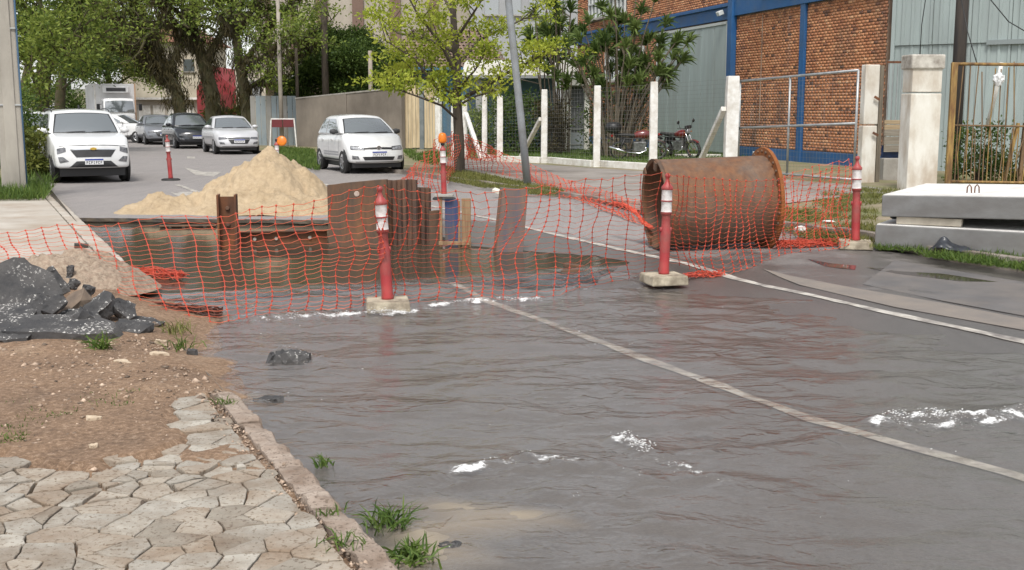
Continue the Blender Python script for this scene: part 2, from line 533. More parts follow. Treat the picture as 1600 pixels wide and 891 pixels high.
# ---- water
def water_mat():
    m, t, out = newmat('flood_water')
    vec = mapping(t, (1, 1, 1))
    flow = mapping(t, (1.5, 2.3, 2.0), rot=(0, 0, 0.35))
    b1 = nd(t, 'ShaderNodeBump'); b1.inputs['Strength'].default_value = 1.0; b1.inputs['Distance'].default_value = 0.0125
    n1 = nd(t, 'ShaderNodeTexNoise'); n1.inputs['Scale'].default_value = 2.0; n1.inputs['Detail'].default_value = 2.5; n1.inputs['Roughness'].default_value = 0.45; n1.inputs['Distortion'].default_value = 1.6
    t.links.new(flow, n1.inputs['Vector'])
    hh = ramp(t, n1.outputs['Fac'], [(0.25, (0, 0, 0)), (0.52, (0.55,) * 3), (0.60, (0.9,) * 3), (0.8, (1, 1, 1))])
    msk = ramp(t, tex_noise(t, mapping(t, (0.8, 1.5, 1)), 0.9, 4, 0.6), [(0.36, (0.05,) * 3), (0.70, (1.25,) * 3)])
    t.links.new(mixc(t, 1.0, hh, msk, 'MULTIPLY'), b1.inputs['Height'])
    b2 = nd(t, 'ShaderNodeBump'); b2.inputs['Strength'].default_value = 1.0; b2.inputs['Distance'].default_value = 0.0036
    t.links.new(tex_noise(t, mapping(t, (1, 1.3, 1)), 24, 3, 0.5), b2.inputs['Height']); t.links.new(b1.outputs[0], b2.inputs['Normal'])
    calm = nd(t, 'ShaderNodeAttribute', attribute_name='calm')
    geo = nd(t, 'ShaderNodeNewGeometry')
    b3 = nd(t, 'ShaderNodeBump'); b3.inputs['Strength'].default_value = 0.3; b3.inputs['Distance'].default_value = 0.006
    t.links.new(tex_noise(t, mapping(t, (1.5, 4.0, 4.0)), 2.0, 2, 0.45), b3.inputs['Height'])
    nm = nd(t, 'ShaderNodeMix', data_type='VECTOR')
    t.links.new(calm.outputs['Fac'], nm.inputs[0]); t.links.new(b2.outputs[0], nm.inputs[4]); t.links.new(b3.outputs[0], nm.inputs[5])
    N = nm.outputs[1]
    fr = nd(t, 'ShaderNodeFresnel'); fr.inputs['IOR'].default_value = 1.33; t.links.new(N, fr.inputs['Normal'])
    gl = nd(t, 'ShaderNodeBsdfGlossy'); gl.inputs['Roughness'].default_value = 0.10; t.links.new(N, gl.inputs['Normal'])
    tr = nd(t, 'ShaderNodeBsdfTransparent'); tr.inputs['Color'].default_value = (0.93, 0.91, 0.88, 1)
    df = nd(t, 'ShaderNodeBsdfDiffuse')
    t.links.new(mixc(t, calm.outputs['Fac'], (0.30, 0.28, 0.265), (0.072, 0.06, 0.042)), df.inputs['Color'])
    t.links.new(N, df.inputs['Normal'])
    mk = nd(t, 'ShaderNodeMixShader')
    murk = nd(t, 'ShaderNodeMapRange'); murk.inputs[3].default_value = 0.16; murk.inputs[4].default_value = 0.93
    t.links.new(calm.outputs['Fac'], murk.inputs[0]); t.links.new(murk.outputs[0], mk.inputs[0])
    t.links.new(tr.outputs[0], mk.inputs[1]); t.links.new(df.outputs[0], mk.inputs[2])
    bk = nd(t, 'ShaderNodeMath', operation='SUBTRACT'); bk.inputs[0].default_value = 1.0; t.links.new(geo.outputs['Backfacing'], bk.inputs[1])
    fk = nd(t, 'ShaderNodeMath', operation='MULTIPLY'); t.links.new(fr.outputs[0], fk.inputs[0]); t.links.new(bk.outputs[0], fk.inputs[1])
    mx = nd(t, 'ShaderNodeMixShader'); t.links.new(fk.outputs[0], mx.inputs[0])
    t.links.new(mk.outputs[0], mx.inputs[1]); t.links.new(gl.outputs[0], mx.inputs[2])
    fo = nd(t, 'ShaderNodeAttribute', attribute_name='foam')
    fn1 = tex_noise(t, mapping(t, (1.0, 1.6, 1)), 60, 5, 0.8); fn2 = tex_noise(t, vec, 13, 3, 0.6)
    ad = nd(t, 'ShaderNodeMath', operation='MULTIPLY'); t.links.new(fn1, ad.inputs[0]); t.links.new(fn2, ad.inputs[1])
    a2 = nd(t, 'ShaderNodeMath', operation='MULTIPLY_ADD'); t.links.new(ad.outputs[0], a2.inputs[0]); a2.inputs[1].default_value = 6.5; a2.inputs[2].default_value = -2.05
    a3 = nd(t, 'ShaderNodeMath', operation='ADD'); t.links.new(a2.outputs[0], a3.inputs[0]); t.links.new(fo.outputs['Fac'], a3.inputs[1])
    a4 = nd(t, 'ShaderNodeMath', operation='MULTIPLY'); t.links.new(a3.outputs[0], a4.inputs[0]); t.links.new(fo.outputs['Fac'], a4.inputs[1])
    mr = nd(t, 'ShaderNodeMapRange', interpolation_type='SMOOTHSTEP'); mr.inputs[1].default_value = 0.30; mr.inputs[2].default_value = 0.95; mr.inputs[4].default_value = 0.92
    t.links.new(a4.outputs[0], mr.inputs[0])
    fd = nd(t, 'ShaderNodeBsdfDiffuse'); fd.inputs['Color'].default_value = (0.78, 0.78, 0.77, 1); t.links.new(b2.outputs[0], fd.inputs['Normal'])
    mf = nd(t, 'ShaderNodeMixShader'); t.links.new(mr.outputs[0], mf.inputs[0]); t.links.new(mx.outputs[0], mf.inputs[1]); t.links.new(fd.outputs[0], mf.inputs[2])
    t.links.new(mf.outputs[0], out.inputs[0])
    return m
# crests: (px polyline, height, half width m, foam amount, splash size)
CRESTS = [([(715, 735), (770, 724), (830, 714), (885, 718)], 0.035, 0.07, 300, 0.010),
          ([(968, 684), (985, 690), (1003, 700), (1015, 708)], 0.06, 0.07, 420, 0.013),
          ([(1015, 712), (1060, 728), (1120, 750)], 0.02, 0.08, 170, 0.006),
          ([(1370, 657), (1400, 650), (1440, 648), (1480, 651), (1530, 650), (1570, 646), (1620, 638)], 0.045, 0.085, 1300, 0.014),
          ([(1420, 664), (1520, 661), (1600, 654)], 0.018, 0.06, 330, 0.008),
          ([(1240, 695), (1300, 690), (1370, 690)], 0.035, 0.10, 8, 0.006),
          ([(885, 725), (960, 732), (1010, 745)], 0.03, 0.12, 30, 0.006),
          ([(410, 498), (470, 494), (520, 493), (575, 489), (640, 484)], 0.03, 0.10, 1500, 0.012),
          ([(675, 476), (730, 470), (790, 467), (840, 466)], 0.025, 0.085, 1100, 0.010),
          ([(860, 438), (960, 440), (1030, 452)], 0.02, 0.08, 40, 0.006),
          ([(570, 470), (600, 492), (650, 486)], 0.02, 0.06, 260, 0.012),
          ([(440, 545), (470, 548), (510, 565)], 0.03, 0.05, 60, 0.007),
          ([(840, 770), (900, 772), (930, 790)], 0.02, 0.07, 25, 0.006),
          ([(640, 748), (760, 730), (900, 724), (1000, 708), (1130, 704), (1250, 699), (1390, 690)], 0.022, 0.13, 0, 0.006),
          ([(1080, 745), (1180, 760), (1300, 790)], 0.016, 0.12, 0, 0.006), ([(900, 800), (1000, 812), (1120, 830)], 0.016, 0.12, 0, 0.006), ([(600, 540), (700, 560), (820, 590)], 0.012, 0.14, 0, 0.006),
          ([(1000, 858), (1060, 862), (1120, 880)], 0.02, 0.08, 12, 0.006)]
def build_water():
    crest = []
    for px, h, hw, n, s in CRESTS:
        P = [G(x, y, -0.07) for x, y in px]
        crest.append((P, h, hw, min(1.2, n / 190)))
    def ridge(X, Y):
        z = 0; fo = 0
        for P, h, hw, fa in crest:
            if Y < P[0].y - 1.2 or Y > P[0].y + 1.2: continue
            for a, b in zip(P, P[1:]):
                dx, dy = b.x - a.x, b.y - a.y; L2 = dx * dx + dy * dy
                k = min(1, max(0, ((X - a.x) * dx + (Y - a.y) * dy) / L2))
                ex, ey = X - a.x - k * dx, Y - a.y - k * dy
                d2 = ex * ex + (ey * 1.0) ** 2
                if d2 < hw * hw * 9:
                    # steeper on the near side
                    f = math.exp(-d2 / (hw * hw)) * (0.7 + 0.8 * fb(X * 9, Y * 9, 1.0, 2))
                    z = max(z, h * f); fo = max(fo, fa * (0.80 + 0.65 * fb(X * 7, Y * 7, 6.0, 2)) * math.exp(-(ex * ex + (ey + hw * 0.35) ** 2) / (hw * hw * 1.5)))
        return z, fo
    us = list(np.arange(2.2, 11.6, 0.042)) + list(np.arange(11.6, 20.4, 0.11))
    vv = list(np.arange(1.43, 9.2, 0.045))
    V, calm, foam = [], [], []
    for i, u in enumerate(us):
        for j, v in enumerate(vv):
            X, Y = W(u, v)
            c = sst(u, 10.75, 11.5)
            z = -0.078 + 0.053 * sst(u, 9.95, 11.05)
            if c < 1:
                fx, fy = u * 0.9 + v * 0.25, v - u * 0.12
                rp = 0.024 * fb(X * 1.1 + Y * 0.3, Y * 2.0 - X * 0.2, 0.3, 4) + 0.008 * fb(X * 5, Y * 7, 2.0, 3)
                lip = math.exp(-((u - 10.2) / 0.28) ** 2)
                rp *= 1 + 1.2 * lip
                rz_, fo_ = ridge(X, Y)
                z += rp * (1 - c) + rz_ * (1 - c)
            else: fo_ = 0
            foam.append(fo_)
            z += 0.0015 * fb(X * 5, Y * 5, 9.0, 2)
            calm.append(c); V.append((X, Y, z)); 
    n = len(vv)
    F = [(i * n + j, i * n + j + 1, (i + 1) * n + j + 1, (i + 1) * n + j) for i in range(len(us) - 1) for j in range(n - 1)
         if not (us[i] > 11.7 and not in_poly((us[i], vv[j]), PITG))]
    me = bpy.data.meshes.new('flood_water'); me.from_pydata(V, [], F)
    me.materials.append(water_mat()); pt_attr(me, 'calm', calm); pt_attr(me, 'foam', foam)
    me.polygons.foreach_set('use_smooth', [True] * len(F)); me.update()
    o = link_mesh('flood_water', me); tag(o, kind='structure')
    # foam on the crests: many small bubbles and torn flecks
    rg = np.random.default_rng(5)
    oct_ = np.array([[1, 0, 0], [-1, 0, 0], [0, 1, 0], [0, -1, 0], [0, 0, 1], [0, 0, -1]], float)
    of = np.array([[0, 2, 4], [2, 1, 4], [1, 3, 4], [3, 0, 4], [2, 0, 5], [1, 2, 5], [3, 1, 5], [0, 3, 5]])
    Vs, Fs = [], []; k = 0
    for px, h, hw, cnt, sz in CRESTS:
        P = [G(x, y, -0.07) for x, y in px]
        for q in range(int(cnt * 0.45)):
            s = rg.uniform(0, len(P) - 1.001); i = int(s)
            p = P[i].lerp(P[i + 1], s - i)
            cl = fb(p.x * 6, p.y * 6, 3.3, 2)
            if cl < rg.uniform(-0.45, 0.25): continue
            X = p.x + rg.normal(0, hw * 0.35); Y = p.y - abs(rg.normal(0, hw * 0.75)) + 0.02
            u, v = UV(X, Y)
            z = -0.078 + 0.053 * sst(u, 9.95, 11.05) + ridge(X, Y)[0] + (rg.exponential(0.006) if sz > 0.011 else 0.002)
            a = sz * 0.34 * rg.uniform(0.3, 1.2)
            sc = np.array([a * rg.uniform(0.9, 2.4), a * rg.uniform(0.5, 1.1), a * rg.uniform(0.4, 0.9)])
            Vs.append(oct_ * sc * rg.uniform(0.75, 1.25, (6, 1)) + np.array([X, Y, z])); Fs.append(of + k); k += 6
    # single flecks over the running water
    for q in range(160):
        u, v = rg.uniform(3.2, 10.6), rg.uniform(1.7, 6.9)
        if fb(u * 1.2, v * 1.2, 7.7, 3) < 0.12: continue
        X, Y = W(u, v); a = 0.0035 * rg.uniform(0.5, 1.3)
        z = -0.072 + 0.053 * sst(u, 9.95, 11.05)
        Vs.append(oct_ * np.array([a * rg.uniform(1, 2.5), a, a * 0.6]) + np.array([X, Y, z])); Fs.append(of + k); k += 6
    fm = M_('foam', (0.82, 0.82, 0.81), (0.6, 0.59, 0.57), 30, 0.5)
    o = link_mesh('foam', np_mesh('foam', np.concatenate(Vs), np.concatenate(Fs), fm, smooth=True))
    tag(o, 'white foam and splashes on the running flood water', 'foam', kind='stuff')
cu_ = sum(p[0] for p in PIT) / len(PIT); cv_ = sum(p[1] for p in PIT) / len(PIT)
PITG = [(cu_ + (u - cu_) * 1.06, cv_ + (v - cv_) * 1.06) for u, v in PIT]
build_water()
# ---- painted markings
m_line = M_('road_paint', (0.58, 0.55, 0.49), (0.38, 0.345, 0.30), 9, 0.7, 0.2, 60, dirt=(0.17, 0.15, 0.14), dsc=5, damt=0.95)
def marking(name, poly, m=None):
    """poly in (u,v); draped strip"""
    mb = MB()
    vs = []
    for u, v in poly:
        X, Y = W(u, v); vs.append((X, Y, zg(u, v) + 0.005 + (0.02 * mudf(X, Y) if u < 9 else 0)))
    mb.add(vs, [tuple(range(len(vs)))])
    o = mb.obj(name, m or m_line); tag(o, kind='structure'); return o
def line(name, v, u0, u1, wd, jit=0.008, seed=1):
    mb = MB(); r = random.Random(seed); n = int((u1 - u0) / 0.2)
    vs, fs = [], []
    for i in range(n + 1):
        u = u0 + (u1 - u0) * i / n
        for s in (-1, 1):
            vv = v + 0.26 * (1 - sst(u, 3.6, 5.4)) * (v < 5 and u < 6) + s * wd / 2 + r.gauss(0, jit)
            X, Y = W(u, vv); vs.append((X, Y, zg(u, vv) + 0.006 * fb(X * 1.3, Y * 1.3) + 0.006))
    for i in range(n): fs.append((2 * i, 2 * i + 1, 2 * i + 3, 2 * i + 2))
    mb.add(vs, fs); o = mb.obj(name, m_line); tag(o, kind='structure')
line('centre_line_marking', 4.46, 2.0, 10.95, 0.10, seed=2)
line('edge_line_marking', 7.34, 3.0, 30, 0.11, seed=3)
line('centre_line_marking', 4.25, 23, 27, 0.11, seed=5)
def pxpoly(name, px, m=None):
    return marking(name, [UV(*G(x, y, 0.05)[:2]) for x, y in px], m)
pxpoly('arrow_marking', [(288, 262), (318, 269), (346, 269), (334, 276), (306, 274)])
pxpoly('dash_marking', [(266, 301), (300, 300), (306, 305), (280, 308)])
pxpoly('dash_marking', [(292, 245), (304, 245), (305, 248), (293, 248)])
m_patch = M_('asphalt_patch', (0.105, 0.10, 0.098), (0.15, 0.14, 0.135), 2.0, 0.75, 0.5, 90, dirt=(0.2, 0.17, 0.145), dsc=1.5, damt=0.6)
def gpoly(px): return [UV(*G(x, y, -0.02)[:2]) for x, y in px]
marking('asphalt_repair', densify(gpoly([(1348, 443), (1398, 407), (1600, 440), (1700, 456), (1700, 512), (1600, 492), (1470, 468)]), 0.4), m_patch)
marking('dusty_strip', densify(gpoly([(1190, 420), (1330, 447), (1470, 471), (1600, 496), (1700, 516), (1700, 530), (1600, 512), (1400, 476), (1250, 442)]), 0.4), M_('dusty_asphalt', (0.235, 0.20, 0.17), (0.19, 0.168, 0.15), 3, 0.8, 0.4, 80))
m_puddle = M_('puddle', (0.06, 0.05, 0.047), (0.085, 0.065, 0.058), 3, 0.06)
mk = gpoly([(1262, 409), (1300, 413), (1338, 415), (1336, 421), (1290, 417)]); marking('puddle', mk, m_puddle)
mk = gpoly([(1352, 417), (1410, 420), (1480, 428), (1560, 440), (1500, 439), (1400, 427)]); marking('puddle', mk, m_puddle)
# ---- left shoulder: dirt, cracked paving, kerbs
def zs(u, v):
    """height of the left footway"""
    return 0.0 + 0.10 * sst(u, 8.2, 11.5)
m_dirt = None
def dirtmat():
    m, t, out = newmat('bare_soil')
    p = nd(t, 'ShaderNodeBsdfPrincipled'); p.inputs['Roughness'].default_value = 0.95
    vec = mapping(t)
    col = ramp(t, tex_noise(t, vec, 1.6, 8, 0.65), [(0.30, (0.10, 0.062, 0.04)), (0.45, (0.20, 0.12, 0.07)), (0.56, (0.27, 0.165, 0.095)), (0.68, (0.37, 0.26, 0.17))])
    col = mixc(t, 0.6, col, ramp(t, tex_noise(t, vec, 30, 6, 0.85), [(0.38, (0.075, 0.05, 0.033)), (0.52, (0.24, 0.155, 0.097)), (0.64, (0.46, 0.34, 0.24))]))
    t.links.new(col, p.inputs['Base Color'])
    b = nd(t, 'ShaderNodeBump'); b.inputs['Strength'].default_value = 0.8; b.inputs['Distance'].default_value = 0.015
    t.links.new(tex_noise(t, vec, 30, 6, 0.75), b.inputs['Height']); t.links.new(b.outputs[0], p.inputs['Normal'])
    t.links.new(p.outputs[0], out.inputs[0]); return m
m_dirt = dirtmat()
# area of the cracked paving, in (u,v)
PAVE = [UV(*G(x, y)[:2]) for x, y in [(-400, 1000), (-300, 760), (0, 706), (120, 726), (165, 742), (158, 715), (225, 712), (290, 690), (255, 650), (285, 622), (330, 612), (372, 622), (445, 700), (560, 810), (640, 900), (760, 1010)]]
def dzone(u, v):
    inn = in_poly((u, v), PAVE)
    return inn
def build_shoulder():
    mb = MB()
    us = np.arange(2.2, 12.2, 0.055); vs_ = np.arange(-1.6, 2.05, 0.055)
    V = []
    for u in us:
        for v in vs_:
            X, Y = W(u, v)
            z = zs(u, v) + 0.022 * fb(X * 1.1, Y * 1.1, 0.0) + 0.010 * fb(X * 6, Y * 6, 1.0)
            if in_poly((u, v), PAVE): z = z - 0.030 + sst(u, 4.6, 5.6) * (0.002 + 0.030 * fb(X * 2.3, Y * 2.3, 8.0, 3))
            else: z += 0.004
            z += 0.03 * math.exp(-((v - 0.2) / 0.8) ** 2) * sst(u, 6.5, 8)
            if v > 1.36 and (u < 7.15 or u > 11.9): z = -0.4
            elif v > 0.95: z -= (0.115 * sst(v, 0.95 + 0.12 * fb(u * 2, 0, 3.0), 1.75 + 0.2 * fb(u * 1.5, 1, 2.0)) + 0.05 * sst(v, 1.6, 2.0)) * (sst(u, 6.9, 7.5) if v < 1.3 else 1.0)
            if u > 10.8 and v > 1.2: z -= 0.3 * sst(u, 10.8, 11.6)
            V.append((X, Y, z))
    n = len(vs_)
    F = [(i * n + j, (i + 1) * n + j, (i + 1) * n + j + 1, i * n + j + 1) for i in range(len(us) - 1) for j in range(n - 1)]
    mb.add(V, F)
    o = mb.obj('dirt_shoulder', m_dirt, smooth=True); tag(o, kind='structure')
build_shoulder()
def clip(poly, p, n):
    """keep the side where (x-p).n < 0"""
    out = []
    for i in range(len(poly)):
        a, b = poly[i], poly[(i + 1) % len(poly)]
        da = (a[0] - p[0]) * n[0] + (a[1] - p[1]) * n[1]
        db = (b[0] - p[0]) * n[0] + (b[1] - p[1]) * n[1]
        if da <= 0: out.append(a)
        if (da < 0) != (db < 0) and abs(da - db) > 1e-9:
            k = da / (da - db); out.append((a[0] + (b[0] - a[0]) * k, a[1] + (b[1] - a[1]) * k))
    return out
def pavement():
    r = random.Random(11)
    m_pv = [M_('cracked_cement', (0.42, 0.385, 0.33), (0.31, 0.28, 0.235), 5, 0.9, 0.8, 60, dirt=(0.22, 0.165, 0.115), dsc=3.4, damt=0.9, pit=(0.17, 0.13, 0.09), psc=48, pth=0.58),
            M_('cracked_cement_dark', (0.34, 0.30, 0.245), (0.25, 0.22, 0.175), 5, 0.9, 0.8, 60, dirt=(0.2, 0.145, 0.10), dsc=3.0, damt=0.9, pit=(0.15, 0.11, 0.08), psc=46, pth=0.57),
            M_('cracked_cement_pale', (0.50, 0.465, 0.40), (0.39, 0.355, 0.30), 5, 0.9, 0.8, 60, dirt=(0.24, 0.18, 0.125), dsc=3.8, damt=0.9, pit=(0.18, 0.14, 0.1), psc=50, pth=0.58),
            M_('cracked_cement_warm', (0.44, 0.39, 0.32), (0.33, 0.28, 0.225), 5, 0.9, 0.8, 60, dirt=(0.24, 0.165, 0.105), dsc=2.6, damt=0.95, pit=(0.18, 0.13, 0.085), psc=44, pth=0.57)]
    root = bpy.data.objects.new('footway', None); C.objects.link(root); tag(root, kind='structure')
    seeds = []
    u = 3.2
    while u < 7.3:
        v = -0.6
        while v < 1.25:
            du = 0.17 if u < 5.2 else 0.13
            seeds.append((u + r.uniform(-0.055, 0.055), v + r.uniform(-0.09, 0.09)))
            v += r.choice((0.13, 0.19, 0.27))
        u += r.choice((0.07, 0.10, 0.15)) 
    for i, s in enumerate(seeds):
        if not in_poly(s, PAVE): continue
        poly = [(s[0] - 0.4, s[1] - 0.4), (s[0] + 0.4, s[1] - 0.4), (s[0] + 0.4, s[1] + 0.4), (s[0] - 0.4, s[1] + 0.4)]
        for j, q in enumerate(seeds):
            if j == i: continue
            d = (q[0] - s[0], q[1] - s[1]); L = math.hypot(*d)
            if L > 0.8 or L < 1e-6: continue
            gap = (0.003 if s[0] < 5.2 else 0.007) * r.choice((0.6, 1.0, 1.6))
            mid = (s[0] + d[0] / 2 - d[0] / L * gap, s[1] + d[1] / 2 - d[1] / L * gap)
            poly = clip(poly, mid, d)
            if len(poly) < 3: break
        if len(poly) < 3: continue
        poly = clip(poly, (0, 1.22), (0, 1))
        if len(poly) < 3: continue
        # rough outline
        pl = densify(poly, 0.03)
        pl = [(a + 0.007 * fb(a * 12, b * 12, 1.0, 3) + r.gauss(0, 0.0012), b + 0.007 * fb(a * 12, b * 12, 7.0, 3) + r.gauss(0, 0.0012)) for a, b in pl]
        if len(pl) < 5: continue
        k_ = 1.0 if s[0] > 5.4 else 0.45
        top = 0.0 + r.gauss(0, 0.0035) * k_ - (0.006 if s[0] > 5.6 else 0)
        tu, tv = r.gauss(0, 0.016) * k_, r.gauss(0, 0.016) * k_
        mb = MB(); n = len(pl); vs = []
        for k, (sc, dz) in enumerate(((1.0, -0.06), (1.0, -0.004), (0.975, 0.0), (0.5, 0.001))):
            for a, b in pl:
                uu, v2 = s[0] + (a - s[0]) * sc, s[1] + (b - s[1]) * sc
                X, Y = W(uu, v2)
                zz = zs(uu, v2) + top + dz + tu * (uu - s[0]) + tv * (v2 - s[1])
                if k >= 2: zz += 0.004 * fb(X * 14, Y * 14, 2.0, 3)
                vs.append((X, Y, zz))
        fs = [(l * n + i2, l * n + (i2 + 1) % n, (l + 1) * n + (i2 + 1) % n, (l + 1) * n + i2) for l in range(3) for i2 in range(n)]
        fs.append(tuple(3 * n + i2 for i2 in range(n)))
        fs = [f[::-1] for f in fs]
        mb.add(vs, fs)
        o = mb.obj('paving_piece', m_pv[r.choice((0, 0, 1, 2, 3, 3))], root, smooth=False)
    # kerb stones
    m_k = M_('kerb_stone', (0.44, 0.36, 0.295), (0.32, 0.255, 0.205), 7, 0.9, 1.0, 50, dirt=(0.19, 0.13, 0.09), dsc=3.6, damt=0.9, pit=(0.15, 0.11, 0.08), psc=55, pth=0.57)
    kr = bpy.data.objects.new('kerb', None); C.objects.link(kr); tag(kr, kind='structure')
    def stone(u0, u1, v0, v1, z0, z1, m, rough=0.012):
        mb = MB(); nu = max(2, int((u1 - u0) / 0.05)); prof = [(v1, z0), (v1 + 0.004, z1 - 0.025), (v1 - 0.015, z1 - 0.004), ((v0 + v1) / 2, z1), (v0 + 0.01, z1 - 0.003), (v0, z0)]
        vs = []
        for i in range(nu + 1):
            u = u0 + (u1 - u0) * i / nu
            endk = 1 if 0 < i < nu else 0.6
            for v, z in prof:
                X, Y = W(u, v)
                e = fb(X * 7, Y * 7, z * 5, 3) * rough
                X, Y = W(u, v + e * 0.9)
                vs.append((X, Y, z + (e if z > z0 else 0) - (0.01 if endk < 1 and z > z0 else 0)))
        k = len(prof)
        fs = [(i * k + j, i * k + j + 1, (i + 1) * k + j + 1, (i + 1) * k + j) for i in range(nu) for j in range(k - 1)]
        fs += [tuple(range(k - 1, -1, -1)), tuple(nu * k + j for j in range(k))]
        mb.add(vs, fs); return mb.obj('kerb_stone', m, kr, smooth=False)
    u = 2.6
    r2 = random.Random(4)
    while u < 7.05:
        L = r2.uniform(0.6, 0.95)
        stone(u, min(u + L, 7.1) - 0.012, 1.26 + r2.uniform(-0.006, 0.006), 1.405 + r2.uniform(-0.006, 0.006), -0.2, 0.004 + r2.uniform(-0.008, 0.006), m_k, 0.02)
        u += L
    # concrete footway beside the pit and its kerb
    m_fw = M_('footway_concrete', (0.50, 0.46, 0.40), (0.40, 0.355, 0.30), 1.5, 0.85, 0.4, 60, dirt=(0.30, 0.22, 0.15), dsc=1.3, damt=0.6)
    for u0, u1 in ((11.2, 13.4), (13.41, 16.0), (16.01, 19.0), (19.01, 22.9)):
        mb = MB()
        pl = [(u0, -2.6), (u1, -2.6), (u1, 1.24), (u0, 1.24)] if u0 > 12 else [(11.6, -2.6), (u1, -2.6), (u1, 1.24), (12.0, 1.24), (11.2, 0.4)]
        vs = [(*W(a, b), zs(a, b) - 0.2) for a, b in pl] + [(*W(a, b), zs(a, b) + 0.02 + rj.uniform(-0.006, 0.006)) for a, b in pl]
        n = len(pl)
        mb.add(vs, [tuple(range(n)), tuple(range(2 * n - 1, n - 1, -1))] + [(i, n + i, n + (i + 1) % n, (i + 1) % n) for i in range(n)])
        mb.obj('paving_slab', m_fw, root, bevel=0.012)
    for u0 in np.arange(12.0, 24, 1.0):
        stone(u0, u0 + 0.985, 1.25, 1.475, -0.5 if u0 < 19.5 else -0.1, 0.115, m_fw, 0.01)
    for u0 in np.arange(24, 62, 1.0):
        stone(u0, u0 + 0.985, 1.25, 1.44, -0.1, 0.14, m_concrete, 0.01)
pavement()
# far left verge
mb = MB()
mb.grid(lambda a, b: (*W(22.9 + 190 * a * a, 1.25 - 60 * b * b), 0.11 + max(0, 22.9 + 190 * a * a - 72) * 0.03 + 0.03 * fb(a * 60, b * 30)), 60, 40)
m_verge = M_('grassy_soil', (0.10, 0.13, 0.035), (0.20, 0.16, 0.085), 1.3, 0.95, 0.6, 25, dirt=(0.27, 0.2, 0.13), dsc=0.9, damt=0.7)
tag(mb.obj('grass_verge', m_verge, smooth=True), kind='structure')
# ---- right side: kerb, verge, drive, lawn
ZR = 0.10
mb = MB()
mb.grid(lambda a, b: (*W(-4 + 230 * a ** 1.7, 10.5 + 70 * b ** 1.6), ZR + max(0, -4 + 230 * a ** 1.7 - 72) * 0.03 - 0.07 * (1 - sst(-4 + 230 * a ** 1.7, 8, 14)) + 0.012 * fb(a * 200, b * 120)), 120, 50)
tag(mb.obj('verge_ground', M_('dirt_and_grass', (0.17, 0.15, 0.075), (0.30, 0.24, 0.17), 0.9, 0.95, 0.7, 25, dirt=(0.12, 0.15, 0.04), dsc=0.5, damt=0.8), smooth=True), kind='structure')
def sheet(name, px, z, m, st=1.0):
    mb = MB(); P = [G(x, y, z) for x, y in px]
    mb.add([tuple(p) for p in P], [tuple(range(len(P)))])
    tag(mb.obj(name, m), kind='structure')
m_drive = M_('drive_concrete', (0.31, 0.28, 0.255), (0.235, 0.21, 0.185), 0.7, 0.85, 0.4, 50, dirt=(0.15, 0.125, 0.10), dsc=0.35, damt=0.7)
sheet('driveway', [(690, 246), (800, 254), (1010, 268), (1165, 276), (1345, 290), (1420, 300), (1330, 306), (1225, 318), (1080, 330), (1010, 331), (960, 318), (870, 297), (760, 272), (690, 257)], ZR + 0.016, m_drive)
sheet('lawn', [(690, 244), (1140, 262), (1190, 246), (1120, 234), (700, 226)], ZR + 0.012, M_('lawn_soil', (0.09, 0.14, 0.03), (0.13, 0.17, 0.045), 1.5, 0.95))
kr = bpy.data.objects.new('kerb_right', None); C.objects.link(kr); tag(kr, kind='structure')
kme = None
mk_ = M_('right_kerb', (0.33, 0.29, 0.25), (0.24, 0.2, 0.17), 3, 0.9, 0.5, 40, dirt=(0.13, 0.1, 0.08), dsc=2, damt=0.8)
for i, u0 in enumerate(np.arange(6.0, 62, 1.0)):
    if kme is None:
        b = MB(); b.box((0.49, 0, 0), (0.98, 0.15, 0.3)); o = b.obj('kerb_stone', mk_, kr, bevel=0.015); kme = o.data
    else:
        o = link_mesh('kerb_stone', kme, kr)
    X, Y = W(u0, 10.43); o.location = (X, Y, zg(u0, 10.43) + (0.0 if u0 < 14 else -0.05)); o.rotation_euler = (R.gauss(0, 0.01), R.gauss(0, 0.008), TH + math.pi / 2 + R.gauss(0, 0.01))
# ---- grass in blades
def scatter(px_poly, n, z, rg, thr=-0.1, sc=1.2, seed=0.0):
    out = []
    xs = [p[0] for p in px_poly]; ys = [p[1] for p in px_poly]
    P = [G(x, y, z) for x, y in px_poly]; pl = [(p.x, p.y) for p in P]
    x0, x1 = min(p[0] for p in pl), max(p[0] for p in pl); y0, y1 = min(p[1] for p in pl), max(p[1] for p in pl)
    k = 0
    while len(out) < n and k < n * 12:
        k += 1
        x, y = rg.uniform(x0, x1), rg.uniform(y0, y1)
        if not in_poly((x, y), pl): continue
        if fb(x * sc, y * sc, seed, 3) < thr + rg.normal(0, 0.12): continue
        out.append((x, y, z))
    return out
def grass(name, label, patches, mat, hgt, wid, seed, lean=0.5):
    rg = np.random.default_rng(seed)
    pts = []
    for px, n, z, thr in patches: pts += scatter(px, n, z, rg, thr, 1.3, seed)
    V, F = grass_patch(rg, pts, hgt, wid, lean)
    o = link_mesh(name, np_mesh(name, V, F, mat, rg.uniform(0, 1, len(F)))); tag(o, label, 'grass', kind='stuff')
grass('lawn_grass', 'green lawn behind the white post fence', [([(690, 243), (1140, 261), (1190, 246), (1120, 236), (700, 228)], 14000, ZR, -0.5)], m_grass, (0.06, 0.16), 0.02, 3)
grass('verge_grass', 'yellow green grass on the verge round the young tree', [([(690, 262), (760, 276), (880, 300), (868, 308), (790, 302), (700, 284)], 9000, ZR, -0.25), ([(1225, 330), (1370, 330), (1365, 390), (1225, 372)], 5000, 0.07, -0.12), ([(1300, 296), (1420, 300), (1380, 318), (1240, 340)], 2500, ZR, 0.08)], m_drygrass, (0.05, 0.15), 0.012, 4, 0.7)
